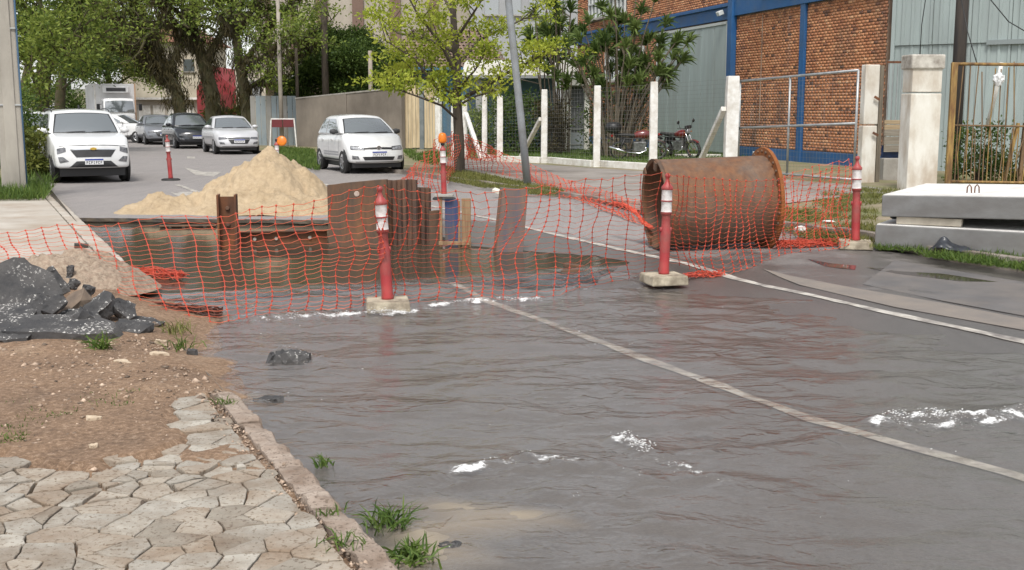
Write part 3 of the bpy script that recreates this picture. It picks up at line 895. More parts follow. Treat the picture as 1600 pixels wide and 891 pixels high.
grass('kerb_grass', 'uneven green grass along the kerb under the concrete slabs', [([(1366, 390), (1440, 402), (1610, 426), (1610, 405), (1380, 380)], 5200, 0.05, -0.12)], m_grass, (0.03, 0.13), 0.009, 14, 0.9)
grass('bank_grass', 'bright green grass strip in front of the grey wall', [([(425, 232), (490, 236), (500, 268), (470, 262), (425, 245)], 7000, ZR, -0.6), ([(630, 236), (700, 240), (690, 262), (640, 250)], 1500, ZR, 0.0)], m_grass, (0.08, 0.2), 0.025, 5)
grass('pole_grass', 'green grass round the foot of the concrete pole', [([(-60, 296), (30, 292), (78, 300), (70, 314), (-60, 316)], 5000, 0.12, -0.6), ([(40, 230), (80, 262), (82, 300), (40, 300)], 3500, 0.12, -0.6)], m_grass, (0.1, 0.35), 0.016, 6)
grass('weed_patch', 'low weeds spreading over the bare soil', [([(-60, 610), (70, 622), (130, 640), (60, 672), (-60, 668)], 700, 0.0, 0.0), ([(-40, 655), (50, 668), (40, 690), (-40, 700)], 350, 0.0, 0.0), ([(140, 600), (220, 612), (200, 640), (120, 640)], 160, 0.0, 0.1)], m_grass, (0.012, 0.04), 0.005, 7, 1.1)
def tuft(name, label, x, y, z, n, h, wd, seed, spread=0.05, lean=0.6, group=None, mat=None):
    rg = np.random.default_rng(seed); c = G(x, y, z)
    P = np.stack([rg.normal(0, spread, n), rg.normal(0, spread, n), np.zeros(n)], 1)
    # arching blade: two quads long
    Dn = np.stack([rg.normal(0, lean, n), rg.normal(0, lean, n), np.ones(n)], 1)
    Dn /= np.linalg.norm(Dn, axis=1, keepdims=True)
    L = h * rg.uniform(0.5, 1.1, n)[:, None]
    side = np.cross(Dn, rg.normal(size=(n, 3))); side /= np.linalg.norm(side, axis=1, keepdims=True); side *= wd / 2
    dr = np.stack([Dn[:, 0], Dn[:, 1], np.zeros(n)], 1) * L * 0.6; dr[:, 2] -= L[:, 0] * 0.18
    a, b = P - side, P + side
    m1, m2 = P + Dn * L * 0.55 - side * 0.9, P + Dn * L * 0.55 + side * 0.9
    tip = P + Dn * L * 0.9 + dr * 0.7
    V = np.stack([a, b, m2, m1, tip - side * 0.1, tip + side * 0.1], 1).reshape(-1, 3)
    base = np.arange(n)[:, None] * 6
    F = np.concatenate([base + np.array([[0, 1, 2, 3]]), base + np.array([[3, 2, 5, 4]])])
    o = link_mesh(name, np_mesh(name, V, F, mat or m_grass, np.tile(rg.uniform(0, 1, n), 2))); o.location = c
    tag(o, label, 'weed', group); return o
tuft('grass_tuft', 'tuft of long green grass in front of the asphalt rubble', 160, 545, 0.03, 46, 0.20, 0.010, 1, 0.04, 0.9)
tuft('grass_tuft', 'pale grass tuft beside the rubble at the water edge', 275, 520, -0.02, 60, 0.16, 0.007, 2, 0.07, 0.5, mat=m_drygrass)
tuft('grass_tuft', 'small grass tuft right of the rubble by a black stone', 285, 545, -0.03, 40, 0.14, 0.007, 3, 0.05, 0.5)
tuft('grass_tuft', 'small green tuft on the kerb corner above the cracked paving', 352, 632, 0.0, 30, 0.07, 0.006, 4, 0.03, 0.6)
tuft('grass_tuft', 'little weed growing from the kerb face midway down', 508, 728, -0.07, 36, 0.09, 0.007, 5, 0.025, 0.6)
tuft('grass_tuft', 'tall weed bunch at the kerb in the lower middle', 605, 822, -0.08, 90, 0.135, 0.009, 6, 0.05, 0.6)
tuft('grass_tuft', 'bright weed bunch at the kerb nearest the camera', 645, 872, -0.08, 110, 0.11, 0.010, 7, 0.055, 0.75)
tuft('grass_tuft', 'sparse weed between paving and kerb near the front', 540, 852, 0.0, 40, 0.08, 0.006, 8, 0.05, 0.7)
tuft('grass_tuft', 'tiny weed in a joint of the cracked paving', 515, 803, 0.0, 24, 0.06, 0.006, 9, 0.025, 0.6)
# ---- pebbles on the soil
def pebbles():
    rg = np.random.default_rng(9)
    oct_ = np.array([[1, 0, 0], [-1, 0, 0], [0, 1, 0], [0, -1, 0], [0, 0, 1], [0, 0, -1]], float)
    of = np.array([[0, 2, 4], [2, 1, 4], [1, 3, 4], [3, 0, 4], [2, 0, 5], [1, 2, 5], [3, 1, 5], [0, 3, 5]])
    Vs, Fs, rn = [], [], []; k = 0
    def one(X, Y, z, a):
        nonlocal k
        V = oct_ * (a * rg.uniform(0.6, 1.3, 3) * np.array([1, 1, 0.6])) * rg.uniform(0.7, 1.2, (6, 1))
        t = rg.uniform(0, 6.28); c, s = math.cos(t), math.sin(t)
        V = V @ np.array([[c, -s, 0], [s, c, 0], [0, 0, 1]]) + np.array([X, Y, z])
        Vs.append(V); Fs.append(of + k); k += 6; rn.extend([rg.uniform(0, 1)] * 8)
    for q in range(9000):
        u, v = rg.uniform(4.2, 9.8), rg.uniform(-0.5, 1.35)
        X, Y = W(u, v)
        d = fb(X * 1.5, Y * 1.5, 5.0, 3)
        dens = 0.12 + 0.5 * sst(u, 6.6, 7.6) * sst(v, 0.0, 0.7) + d * 0.3
        if rg.uniform() > dens: continue
        z = zs(u, v) + 0.022 * fb(X * 1.1, Y * 1.1, 0.0) + 0.004 + 0.03 * math.exp(-((v - 0.2) / 0.8) ** 2) * sst(u, 6.5, 8)
        if in_poly((u, v), PAVE): z = zs(u, v) - 0.02; 
        if v > 0.95: z -= 0.115 * sst(v, 0.95, 1.75) * sst(u, 6.9, 7.5)
        one(X, Y, z, 0.003 + rg.exponential(0.006))
    # loose earth between kerb and paving
    for q in range(900):
        u, v = rg.uniform(3.5, 7.0), 1.22 + rg.normal(0, 0.04)
        X, Y = W(u, v); one(X, Y, zs(u, v) - 0.008, 0.004 + rg.exponential(0.004))
    m = M_('pebbles', (0.42, 0.32, 0.24), (0.20, 0.14, 0.10), 25, 0.9, rnd=0.7)
    o = link_mesh('pebbles', np_mesh('pebbles', np.concatenate(Vs), np.concatenate(Fs), m, rn)); tag(o, 'small stones and crumbs scattered on the soil', 'pebbles', kind='stuff')
pebbles()
# ================================================================== ROADWORKS
# ---- delineator posts
m_cblock = M_('cast_block', (0.50, 0.44, 0.33), (0.36, 0.31, 0.23), 8, 0.9, 0.6, 50, dirt=(0.13, 0.1, 0.07), dsc=4, damt=0.85)
def delineator(label, loc, lean=(0, 0), base='block', lamp=None, rz=0.0):
    t = thing('delineator_post', label, 'traffic post', loc, rz, 'red delineator posts round the roadworks')
    h0 = 0.10 if base == 'block' else 0.05
    Lm = Matrix.Translation((0, 0, h0)) @ Euler((lean[1], lean[0], 0)).to_matrix().to_4x4()
    mb = MB(); mb.T = Lm
    mb.lathe([(0.0, -0.01), (0.056, 0.0), (0.057, 0.02), (0.052, 0.06), (0.053, 0.30), (0.055, 0.44), (0.050, 0.47), (0.045, 0.52), (0.044, 0.60), (0.050, 0.615), (0.057, 0.62), (0.057, 0.645)], 18)
    for s in (-1, 1): mb.box((s * 0.052, 0, 0.46), (0.02, 0.03, 0.05))
    mb.obj('tube', m_red_plastic, t, smooth=True)
    mb = MB(); mb.T = Lm
    mb.lathe([(0.057, 0.645), (0.054, 0.65), (0.054, 0.745), (0.057, 0.75)], 18)
    mb.obj('reflective_band', m_reflect, t, smooth=True); mb = MB(); mb.T = Lm
    mb.lathe([(0.057, 0.765), (0.054, 0.77), (0.054, 0.865), (0.057, 0.87)], 18)
    mb.obj('reflective_band', m_reflect, t, smooth=True); mb = MB(); mb.T = Lm
    mb.lathe([(0.057, 0.75), (0.0595, 0.752), (0.0595, 0.763), (0.057, 0.765)], 18)
    mb.obj('collar', m_red_plastic, t, smooth=True); mb = MB(); mb.T = Lm
    mb.lathe([(0.057, 0.87), (0.061, 0.875), (0.060, 0.90), (0.040, 0.925), (0.027, 0.94), (0.019, 0.97), (0.018, 0.99), (0.026, 1.0), (0.030, 1.015), (0.026, 1.03), (0.012, 1.04), (0, 1.041)], 18)
    mb.obj('head', m_red_plastic, t, smooth=True)
    mb = MB()
    if base == 'block':
        mb.box((0, 0, 0.05), (0.40, 0.40, 0.10), taper=0.96)
        mb.obj('base', m_cblock, t, bevel=0.015)
    else:
        mb.lathe([(0.22, 0), (0.22, 0.03), (0.19, 0.045), (0.06, 0.05), (0, 0.05)], 20); mb.obj('base', m_rubber, t, smooth=True)
    if lamp:
        mb = MB(); mb.T = Lm @ Matrix.Translation((0, 0, 1.03))
        if lamp == 'round':
            mb.T = mb.T @ Matrix.Translation((0.13, 0, -0.05)) @ Euler((math.radians(80), 0, 0)).to_matrix().to_4x4()
            mb.lathe([(0.0, -0.04), (0.10, -0.035), (0.125, -0.02), (0.125, 0.02), (0.11, 0.03), (0.08, 0.045), (0, 0.05)], 20)
        else:
            mb.lathe([(0.03, -0.02), (0.075, 0.0), (0.08, 0.02), (0.08, 0.10), (0.072, 0.13), (0.06, 0.16), (0.03, 0.175), (0, 0.18)], 16)
        l = mb.obj('warning_lamp', m_orange_lamp, t, smooth=True)
        mb = MB(); mb.T = Lm; mb.lathe([(0.035, 0.97), (0.04, 0.98), (0.04, 1.02), (0.035, 1.03)], 12); mb.obj('lamp_mount', m_black, l, smooth=True)
    return t
def gz(x, y, z): 
    p = G(x, y, z); return p
p595 = gz(606, 484, -0.09); p1040 = gz(1037, 443, -0.05); p1332 = gz(1336, 388, 0.03); p693 = gz(694, 312, 0.05); p265 = gz(267, 282, 0.05); p440 = gz(437, 290, 0.05)
delineator('red and white post leaning in the flood water beside the steel plates', p595, (-0.055, 0), rz=0.15)
delineator('red and white post on a block in front of the rusty pipe', p1040, (0.02, 0.0), rz=0.25)
delineator('red and white post at the corner of the concrete slabs', p1332, (-0.02, 0), rz=-0.2)
delineator('red and white post with an orange lamp on top behind the pit', p693, (-0.02, 0), 'rubber', 'beacon')
delineator('red and white post on a black foot on the far carriageway', p265, (-0.05, 0), 'rubber')
delineator('post with a round orange lamp peeping out behind the sand heap', D(434, 285, 29.0) * 1.0, (0, 0), 'rubber', 'round')
# ---- orange safety netting
def net(name, label, top, bot, nv, nh, sag=0.0, wob=0.012, seed=0, rv=0.0035, rh=0.0021, billow=0.0, group='orange safety nets'):
    """top / bot: matching lists of Vectors; a net strung between them"""
    r = random.Random(seed)
    def along(P, s):
        s = s * (len(P) - 1); i = min(int(s), len(P) - 2); return P[i].lerp(P[i + 1], s - i)
    def pos(s, k):
        a, b = along(top, s), along(bot, s)
        p = a.lerp(b, k ** 0.9)
        p.z -= 0.012 * abs(math.sin(math.pi * s * nv)) + 0.05 * math.sin(math.pi * k) * (0.5 + noise.noise(Vector((s * 4, 0, seed + 3))))
        d = (top[-1] - top[0]); d.z = 0; d.normalize(); nrm = Vector((d.y, -d.x, 0))
        bl = billow * math.sin(math.pi * k) + wob * 2.2 * noise.noise(Vector((s * 7, k * 2.2, seed)))
        p = p + nrm * bl
        p = p + d * (wob * 2.4 * noise.noise(Vector((s * 5, k * 3, seed + 9))))
        p.z += wob * 0.9 * noise.noise(Vector((s * 9, k * 4, seed + 5)))
        return p
    mb = MB(); kn = MB(); hz = MB()
    for i in range(nv + 1):
        s = i / nv
        mb.tube([pos(s, k / nh) for k in range(nh + 1)], rv, 4, cap=False)
        for k in range(nh + 1):
            p = pos(s, k / nh); d = (pos(s, min(1, k / nh + 0.02)) - pos(s, max(0, k / nh - 0.02)))
            if d.length < 1e-6: d = Vector((0, 0, -1))
            d = d.normalized() * 0.011
            kn.tube([p - d, p - d * 0.4, p + d * 0.4, p + d], [rv, rv * 2.8, rv * 2.8, rv], 4, cap=False)
    for k in range(nh + 1):
        rr = rh * (1.5 if k in (0, nh) else 1)
        hz.tube([pos(i / (nv * 2), k / nh) for i in range(nv * 2 + 1)], rr, 3, cap=False)
    t = thing(name, label, 'safety net', (0, 0, 0), 0, group)
    for b_, n_, m_ in ((mb, 'upright_strands', m_net), (hz, 'cross_strands', m_net_pale), (kn, 'knots', m_net)): tag(b_.obj(n_, m_, t), kind='stuff')
    return t
topA = [D(-60, 368, 11.4), D(0, 361, 11.35), D(108, 354, 11.2), D(187, 347, 11.05), D(323, 337, 10.8), D(395, 329, 10.6), D(500, 309, 10.35), D(591, 291, 10.05)]
botA = [G(-40, 440, 0.08), G(30, 450, 0.05), G(120, 462, 0.0), G(222, 494, -0.07), G(350, 503, -0.07), G(420, 492, -0.07), G(500, 482, -0.07), G(585, 474, -0.05)]
net('safety_net', 'orange safety net from the rubble across the pit to the leaning post', topA, botA, 26, 20, wob=0.045, seed=1, billow=-0.06)
topB = [D(601, 290, 10.05), D(660, 299, 10.4), D(742, 303, 10.8), D(828, 291, 11.1), D(893, 285, 11.2), D(954, 277, 11.3), D(1034, 270, 11.55)]
botB = [G(602, 470, -0.05), G(660, 470, -0.07), G(735, 465, -0.07), G(800, 465, -0.06), G(880, 458, -0.06), G(950, 440, -0.05), G(1030, 425, -0.04)]
net('safety_net', 'orange safety net between the leaning post and the pipe post', topB, botB, 19, 20, wob=0.045, seed=2, billow=-0.05)
topC = [D(1044, 272, 11.6), D(1100, 278, 12.0), D(1160, 283, 12.6), D(1223, 280, 13.3), D(1280, 268, 14.0), D(1330, 256, 14.6)]
botC = [G(1046, 415, -0.04), G(1110, 434, -0.04), G(1160, 420, 0.0), G(1220, 402, 0.0), G(1280, 392, 0.02), G(1328, 382, 0.1)]
net('safety_net', 'orange safety net in front of the rusty pipe', topC, botC, 24, 21, wob=0.045, seed=3, billow=-0.05)
topE = [D(1210, 285, 15.8), D(1260, 262, 15.4), D(1326, 249, 15.0)]
botE = [G(1200, 372, 0.07), G(1260, 372, 0.07), G(1322, 374, 0.07)]
net('safety_net', 'orange safety net strung right of the pipe over the verge', topE, botE, 9, 12, wob=0.05, seed=4, billow=0.1)
topD = [D(700, 214, 23.0), D(722, 210, 31.6), D(760, 230, 30.5), D(820, 254, 29), D(880, 278, 25.5), D(940, 298, 22), D(1005, 312, 19.0)]
botD = [G(700, 286, 0.1), G(722, 266, 0.1), G(765, 268, 0.1), G(825, 286, 0.1), G(885, 306, 0.1), G(940, 326, 0.1), G(1000, 350, 0.06)]
net('safety_net', 'faint orange net drooping past the young tree towards the pipe', topD, botD, 40, 13, wob=0.06, seed=5, rv=0.006, rh=0.004)
topF = [D(636, 268, 30), D(660, 248, 27.5), D(690, 212, 23.2)]
botF = [G(628, 284, 0.07), G(655, 288, 0.05), G(690, 302, 0.05)]
net('safety_net', 'orange net slanting down left of the lamp post behind the plates', topF, botF, 14, 13, wob=0.06, seed=6, rv=0.006, rh=0.004)
topH = [D(706, 206, 33.5), D(730, 212, 34.5), D(780, 236, 36.0)]
botH = [G(706, 250, 0.1), G(735, 252, 0.1), G(780, 252, 0.1)]
net('safety_net', 'crumpled orange net hanging on the white fence behind the young tree', topH, botH, 14, 13, wob=0.12, seed=8, rv=0.008, rh=0.006)
def crumple(name, label, px, z, rad, n, seed, mat=None, rs=0.005):
    """a gathered bundle of netting: tangled strands along a path"""
    r = random.Random(seed); P = [G(x, y, z) for x, y in px] if not isinstance(px[0], Vector) else px
    mb = MB()
    for i in range(n):
        ph = r.uniform(0, 6.28); pts = []; rr = rad * r.uniform(0.4, 1.15)
        m = 26
        for k in range(m + 1):
            s = k / m * (len(P) - 1); j = min(int(s), len(P) - 2); p = P[j].lerp(P[j + 1], s - j)
            ph += r.uniform(-0.5, 0.7)
            pts.append(p + Vector((r.gauss(0, rad * 0.25), math.cos(ph) * rr, abs(math.sin(ph)) * rr * 0.8 + r.gauss(0, rad * 0.1))))
        mb.tube(pts, rs, 4, cap=False)
    o = mb.obj(name, mat or m_net); tag(o, label, 'safety net', 'orange safety nets'); return o
crumple('net_bundle', 'bunched orange net lying at the water edge on the left', [(110, 432), (170, 428), (235, 430), (285, 436)], -0.01, 0.10, 26, 1, rs=0.004)
crumple('net_bundle', 'dark sodden net roll lying at the end of the rubble', [(205, 478), (260, 486), (345, 492)], -0.06, 0.08, 22, 2, M_('dirty_net', (0.16, 0.05, 0.03), (0.05, 0.03, 0.025), 9, 0.8), rs=0.006)
crumple('net_bundle', 'heaped orange net between the pipe and the corner post', [(1214, 386), (1260, 384), (1318, 382)], 0.04, 0.09, 34, 3)
crumple('net_bundle', 'twisted orange net rope tied to the rim of the pipe', [D(958, 320, 15.5), D(978, 323, 15.2), D(995, 336, 14.9), D(1006, 350, 14.7), D(1018, 358, 14.6)], 0, 0.045, 26, 4, rs=0.008)
crumple('net_bundle', 'loose orange net lying in the shallow water below the pipe post', [(1056, 438), (1090, 432), (1128, 430)], -0.04, 0.06, 14, 5, rs=0.004)
# ---- steel plates and timbers in the excavation
ZW = -0.025
m_plate = M_('rusty_plate', (0.105, 0.068, 0.043), (0.055, 0.037, 0.028), 2.2, 0.7, 0.4, 40, stretch=(1.6, 1.6, 0.5), dirt=(0.22, 0.10, 0.042), dsc=2.4, damt=0.75)
m_plate2 = M_('brown_plate', (0.19, 0.10, 0.06), (0.09, 0.05, 0.034), 3, 0.8, 0.4, 40, stretch=(4, 4, 0.6), dirt=(0.05, 0.035, 0.03), dsc=2.2, damt=0.8)
def frame_at(x0, x1, Y0, Y1, rot=None):
    a = D(x0, 385, Y0); b = D(x1, 385, Y1); return a, b
def plate(name, label, x0, x1, ytl, ytr, Y0, Y1, th, mat, hole=None, bolts=0, profile=None):
    """upright plate between two pixel columns standing in the pit"""
    a, b = D(x0, ytl, Y0), D(x1, ytr, Y1)
    base = Vector((a.x, a.y, 0)); d = Vector((b.x - a.x, b.y - a.y, 0)); L = d.length; ang = math.atan2(d.y, d.x)
    t = thing(name, label, 'steel plate', (a.x, a.y, ZW), ang, 'steel plates shoring the pit')
    mb = MB(); za, zb = a.z - ZW, b.z - ZW
    if profile:
        n = profile; vs = []; fs = []
        pts = [(L * i / n, 0.022 * (1 if (i // 1) % 2 else -1)) for i in range(n + 1)]
        pts2 = []
        for i, (x, o) in enumerate(pts):
            pts2 += [(x - 0.012, o if i else o), (x + 0.012, -o)]
        low = -0.75
        for x, o in pts2:
            zt = za + (zb - za) * x / L + R.uniform(-0.006, 0.006)
            vs += [(x, o, low), (x, o, zt), (x, o + th, zt), (x, o + th, low)]
        for i in range(len(pts2) - 1):
            for k in range(4):
                fs.append((i * 4 + k, i * 4 + (k + 1) % 4, i * 4 + 4 + (k + 1) % 4, i * 4 + 4 + k))
        fs += [(3, 2, 1, 0), tuple(len(vs) - 4 + k for k in range(4))]
        mb.add(vs, fs)
    else:
        n = 8; vs = []; fs = []
        for i in range(n + 1):
            x = L * i / n; zt = za + (zb - za) * i / n + R.uniform(-0.006, 0.004)
            vs += [(x, 0, -0.75), (x, 0, zt), (x, th, zt), (x, th, -0.75)]
        for i in range(n):
            for k in range(4): fs.append((i * 4 + k, i * 4 + 4 + k, i * 4 + 4 + (k + 1) % 4, i * 4 + (k + 1) % 4))
        fs += [(0, 1, 2, 3), (n * 4 + 3, n * 4 + 2, n * 4 + 1, n * 4)]
        mb.add(vs, fs)
    mb.obj('plate', mat, t, bevel=0.004)
    if hole:
        hx, hz = hole
        mb = MB(); mb.T = Matrix.Translation((L * hx, -0.003, za * hz)) @ Euler((math.pi / 2, 0, 0)).to_matrix().to_4x4()
        mb.lathe([(0.0, 0.008), (0.03, 0.008), (0.036, 0.004), (0.036, -0.004)], 16); mb.obj('lifting_eye', M_('pale_scar', (0.5, 0.42, 0.36), (0.36, 0.25, 0.2), 20, 0.8), t)
    return t
plate('steel_plate', 'wide dark steel plate with a pale round eye next to the sand', 511, 604, 289, 280, 14.9, 14.75, 0.06, m_plate, hole=(0.50, 0.86))
plate('sheet_pile', 'ribbed brown sheet pile standing behind the leaning post', 604, 651, 281, 281, 15.0, 15.05, 0.012, m_plate2, profile=6)
plate('sheet_pile', 'lower brown ribbed pile right of the tall one', 649, 672, 292, 294, 15.2, 15.2, 0.012, m_plate2, profile=3)
plate('sheet_pile', 'short dark pile with a white flat edge below the notch', 670, 691, 330, 328, 15.15, 15.15, 0.03, m_plate)
m_bluebd = M_('blue_board', (0.025, 0.055, 0.18), (0.05, 0.065, 0.11), 5, 0.6, 0.2, 30, stretch=(5, 5, 0.5), dirt=(0.13, 0.10, 0.07), dsc=4, damt=0.85)
m_timber = M_('wet_timber', (0.33, 0.22, 0.12), (0.19, 0.11, 0.06), 5, 0.8, 0.3, 30, stretch=(6, 6, 0.5))
def board_frame():
    a, b = D(689, 311, 14.9), D(735, 311, 14.9)
    t = thing('board_shoring', 'blue board held between two upright timbers in the pit', 'timber frame', (a.x, a.y, ZW))
    L = b.x - a.x; h = a.z - ZW
    mb = MB(); mb.box((L * 0.36, 0.0, h * 0.4), (L * 0.46, 0.03, h * 1.2)); mb.obj('blue_board', m_bluebd, t, bevel=0.003)
    for x, wd, hh in ((0.0, 0.035, h + 0.03), (L * 0.62, 0.03, h - 0.02), (L * 0.86, 0.12, h + 0.01)):
        mb = MB(); mb.box((x, -0.045, hh / 2 - 0.15), (wd, 0.05, hh + 0.3)); mb.obj('upright', m_timber, t, bevel=0.004)
    mb = MB(); mb.box((L * 0.45, -0.08, 0.05), (L * 1.05, 0.02, 0.05)); mb.obj('rail', m_timber, t, bevel=0.004)
    mb = MB(); mb.box((L * 0.1, 0.0, h + 0.045), (0.24, 0.2, 0.025)); mb.obj('cap', m_concrete, t, bevel=0.004)
board_frame()
def leaning_board():
    a = D(772, 396, 14.3); t = thing('steel_plate', 'narrow blue and rust plate leaning right of the timber frame', 'steel plate', (a.x, a.y, ZW), 0.05, 'steel plates shoring the pit')
    mb = MB(); s = 125.0
    tl, tr, br, bl = (8 / s, 0.80), (52 / s, 0.77), (41 / s, -0.5), (-5 / s, -0.5)
    vs = []
    for y in (0.0, 0.035):
        for x, z in (bl, br, tr, tl): vs.append((x + (z * 0.02), y + z * 0.12, z))
    mb.add(vs, [(0, 1, 2, 3), (7, 6, 5, 4), (0, 4, 5, 1), (1, 5, 6, 2), (2, 6, 7, 3), (3, 7, 4, 0)])
    mb.obj('plate', M_('blue_brown_plate', (0.17, 0.11, 0.08), (0.11, 0.085, 0.075), 2.5, 0.7, 0.3, 30, stretch=(5, 5, 0.5), dirt=(0.06, 0.075, 0.12), dsc=2.2, damt=0.6), t, bevel=0.004)
    mb = MB(); mb.beam((tl[0] + 0.02, 0.083, 0.76), (bl[0] - 0.003, -0.06, -0.4), 0.02, 0.03); mb.obj('edge_strip', m_plate2, t)
leaning_board()
def hbeam():
    a = D(339, 304, 14.6); t = thing('steel_post', 'rusty H section steel post standing in the pit water', 'steel post', (a.x, a.y, ZW), 0.12)
    w_, h = 0.245, a.z - ZW
    mb = MB()
    for x in (0.014, w_ - 0.014): mb.box((x, 0, h / 2 - 0.35), (0.026, 0.2, h + 0.7))
    mb.obj('flange', m_rust, t, bevel=0.004)
    mb = MB(); mb.box((w_ / 2, 0.03, h / 2 - 0.36), (w_ - 0.05, 0.02, h + 0.66)); mb.obj('web', m_rust, t)
    mb = MB()
    for z in (h * 0.75, h * 0.45): mb.T = Matrix.Translation((w_ / 2, 0.018, z)) @ Euler((math.pi / 2, 0, 0)).to_matrix().to_4x4(); mb.lathe([(0, 0.03), (0.025, 0.03), (0.028, 0.0)], 6)
    mb.obj('bolt', m_plate2, t)
hbeam()
def waler(label, x0, y0, x1, y1, Y0, Y1, ht, mat):
    a, b = D(x0, y0, Y0), D(x1, y1, Y1)
    d = b - a; L = d.length
    t = thing('shoring_beam', label, 'steel beam', a, math.atan2(d.y, d.x), 'shoring beams across the pit')
    mb = MB()
    mb.box((L / 2, 0, -ht / 2), (L, 0.02, ht * 0.9)); mb.obj('web', mat, t)
    mb = MB()
    for z in (0, -ht): mb.box((L / 2, -0.03, z), (L, 0.10, 0.018))
    mb.obj('flange', mat, t, bevel=0.003)
    for k in (0.18, 0.42, 0.8):
        mb = MB(); mb.T = Matrix.Translation((L * k, -0.012, -ht * 0.5)) @ Euler((math.pi / 2, 0, 0)).to_matrix().to_4x4()
        mb.lathe([(0, 0.02), (0.022, 0.02), (0.026, 0.0)], 8); mb.obj('bolt', M_bolt, t)
M_bolt = M_('pale_bolt', (0.4, 0.36, 0.31), None, rough=0.7)
waler('rusty shoring beam between the H post and the wide plate', 372, 363, 511, 359, 15.0, 15.3, 0.19, m_rust)
waler('dark beam low over the water left of the H post', 250, 353, 338, 352, 17.3, 17.4, 0.06, m_plate)
def debris(name, label, px, z, size, rot, mat, cat):
    mb = MB(); mb.box((0, 0, 0), size); o = mb.obj(name, mat, bevel=0.006); o.location = G(*px, z); o.rotation_euler = rot; tag(o, label, cat); return o
debris('timber_scrap', 'dark scrap of timber floating right of the leaning plate', (897, 416), -0.02, (0.24, 0.08, 0.04), (0.1, 0.15, 0.3), m_plate, 'timber')
debris('timber_scrap', 'second dark timber scrap floating just below the first', (891, 424), -0.02, (0.20, 0.06, 0.04), (0.0, -0.1, -0.2), m_plate, 'timber')
debris('stone', 'loose dark stone lying on the footway edge by the pit', (127, 385), 0.14, (0.15, 0.08, 0.06), (0.1, 0.1, 0.5), M_('dark_stone', (0.04, 0.035, 0.03), (0.07, 0.06, 0.05), 9, 0.9, 0.6, 40), 'stone')
debris('plastic_sheet_scrap', 'white scrap lying on the kerb beside the verge', (783, 301), 0.16, (0.34, 0.12, 0.06), (0.25, 0.3, -0.4), M_('white_scrap', (0.7, 0.66, 0.56), None, rough=0.6), 'litter')
# ---- sand heap
def sand():
    c = G(412, 322, 0.05)
    r = random.Random(5)
    nx, ny = 210, 120
    x0, x1 = -6.9, -2.55; y0, y1 = 18.35, 23.6
    V, F = [], []
    pk = Vector((-4.28, 20.6)); 
    for i in range(nx + 1):
        for j in range(ny + 1):
            X = x0 + (x1 - x0) * i / nx; Y = y0 + (y1 - y0) * j / ny
            nz = fb(X * 1.6, Y * 1.6, 0.5, 5)
            dx = X - pk.x; dy = Y - pk.y
            ax = dx / (1.55 if dx < 0 else 1.22); ay = dy / (1.75 if dy < 0 else 2.1)
            d = math.sqrt(ax * ax + ay * ay)
            d *= 1 + 0.20 * fb(X * 0.9 + 3, Y * 0.9, 6.0, 3)
            h = 1.18 * max(0, 1 - d) ** 1.02 * (1 + 0.22 * nz)
            h = min(h, 1.04 + 0.05 * fb(X * 4, Y * 4, 2.0, 3))
            # low tail running left along the pit edge
            tl = max(0, 1 - abs(Y - 19.6 - 0.25 * (X + 5)) / 0.85) * sst(X, -6.9, -5.6) * (1 - sst(X, -5.0, -4.0))
            tl2 = max(0, 1 - math.hypot((X + 4.1) / 1.6, (Y - 19.25) / 0.95))
            h = max(h, 0.33 * tl * (1 + 0.7 * nz), 0.38 * tl2 ** 0.7 * (1 + 0.3 * nz))
            rill = abs(noise.noise(Vector((X * 3.2 + nz, Y * 1.2, 4.0))))
            if h > 0.05:
                h += 0.085 * fb(X * 2.6, Y * 2.6, 1.0, 5) * min(1, h * 4) + 0.05 * max(0, fb(X * 6, Y * 6, 5.0, 3)) - 0.16 * (0.3 - rill if rill < 0.3 else 0) * min(1, h * 3)
                h += 0.035 * max(0, fb(X * 13, Y * 13, 8.0, 3))
            u, v = UV(X, Y)
            edge = sst(h, 0.0, 0.03)
            V.append((X, Y, zg(u, v) - 0.03 + h * 1.0))
    for i in range(nx):
        for j in range(ny):
            q = [i * (ny + 1) + j, (i + 1) * (ny + 1) + j, (i + 1) * (ny + 1) + j + 1, i * (ny + 1) + j + 1]
            if max(V[k][2] for k in q) > 0.035 and not all(in_poly(UV(V[k][0], V[k][1]), PITD) for k in q): F.append(tuple(q))
    m, t, out = newmat('sand')
    p = nd(t, 'ShaderNodeBsdfPrincipled'); p.inputs['Roughness'].default_value = 0.95
    vec = mapping(t)
    col = ramp(t, tex_noise(t, vec, 1.4, 8, 0.65), [(0.32, (0.33, 0.25, 0.155)), (0.62, (0.46, 0.365, 0.245))])
    col = mixc(t, 0.35, col, ramp(t, tex_noise(t, vec, 14, 6, 0.75), [(0.35, (0.27, 0.18, 0.095)), (0.62, (0.56, 0.42, 0.26))]))
    t.links.new(col, p.inputs['Base Color'])
    b = nd(t, 'ShaderNodeBump'); b.inputs['Strength'].default_value = 0.7; b.inputs['Distance'].default_value = 0.03
    t.links.new(tex_noise(t, vec, 12, 7, 0.72), b.inputs['Height']); t.links.new(b.outputs[0], p.inputs['Normal'])
    t.links.new(p.outputs[0], out.inputs[0])
    me = bpy.data.meshes.new('sand_heap'); me.from_pydata(V, [], F); me.materials.append(m)
    me.polygons.foreach_set('use_smooth', [True] * len(F)); me.update()
    bm = bmesh.new(); bm.from_mesh(me); bmesh.ops.delete(bm, geom=[v for v in bm.verts if not v.link_faces], context='VERTS'); bm.to_mesh(me); bm.free()
    o = link_mesh('sand_heap', me); tag(o, 'tall heap of yellow sand behind the flooded pit', 'sand heap')
sand()
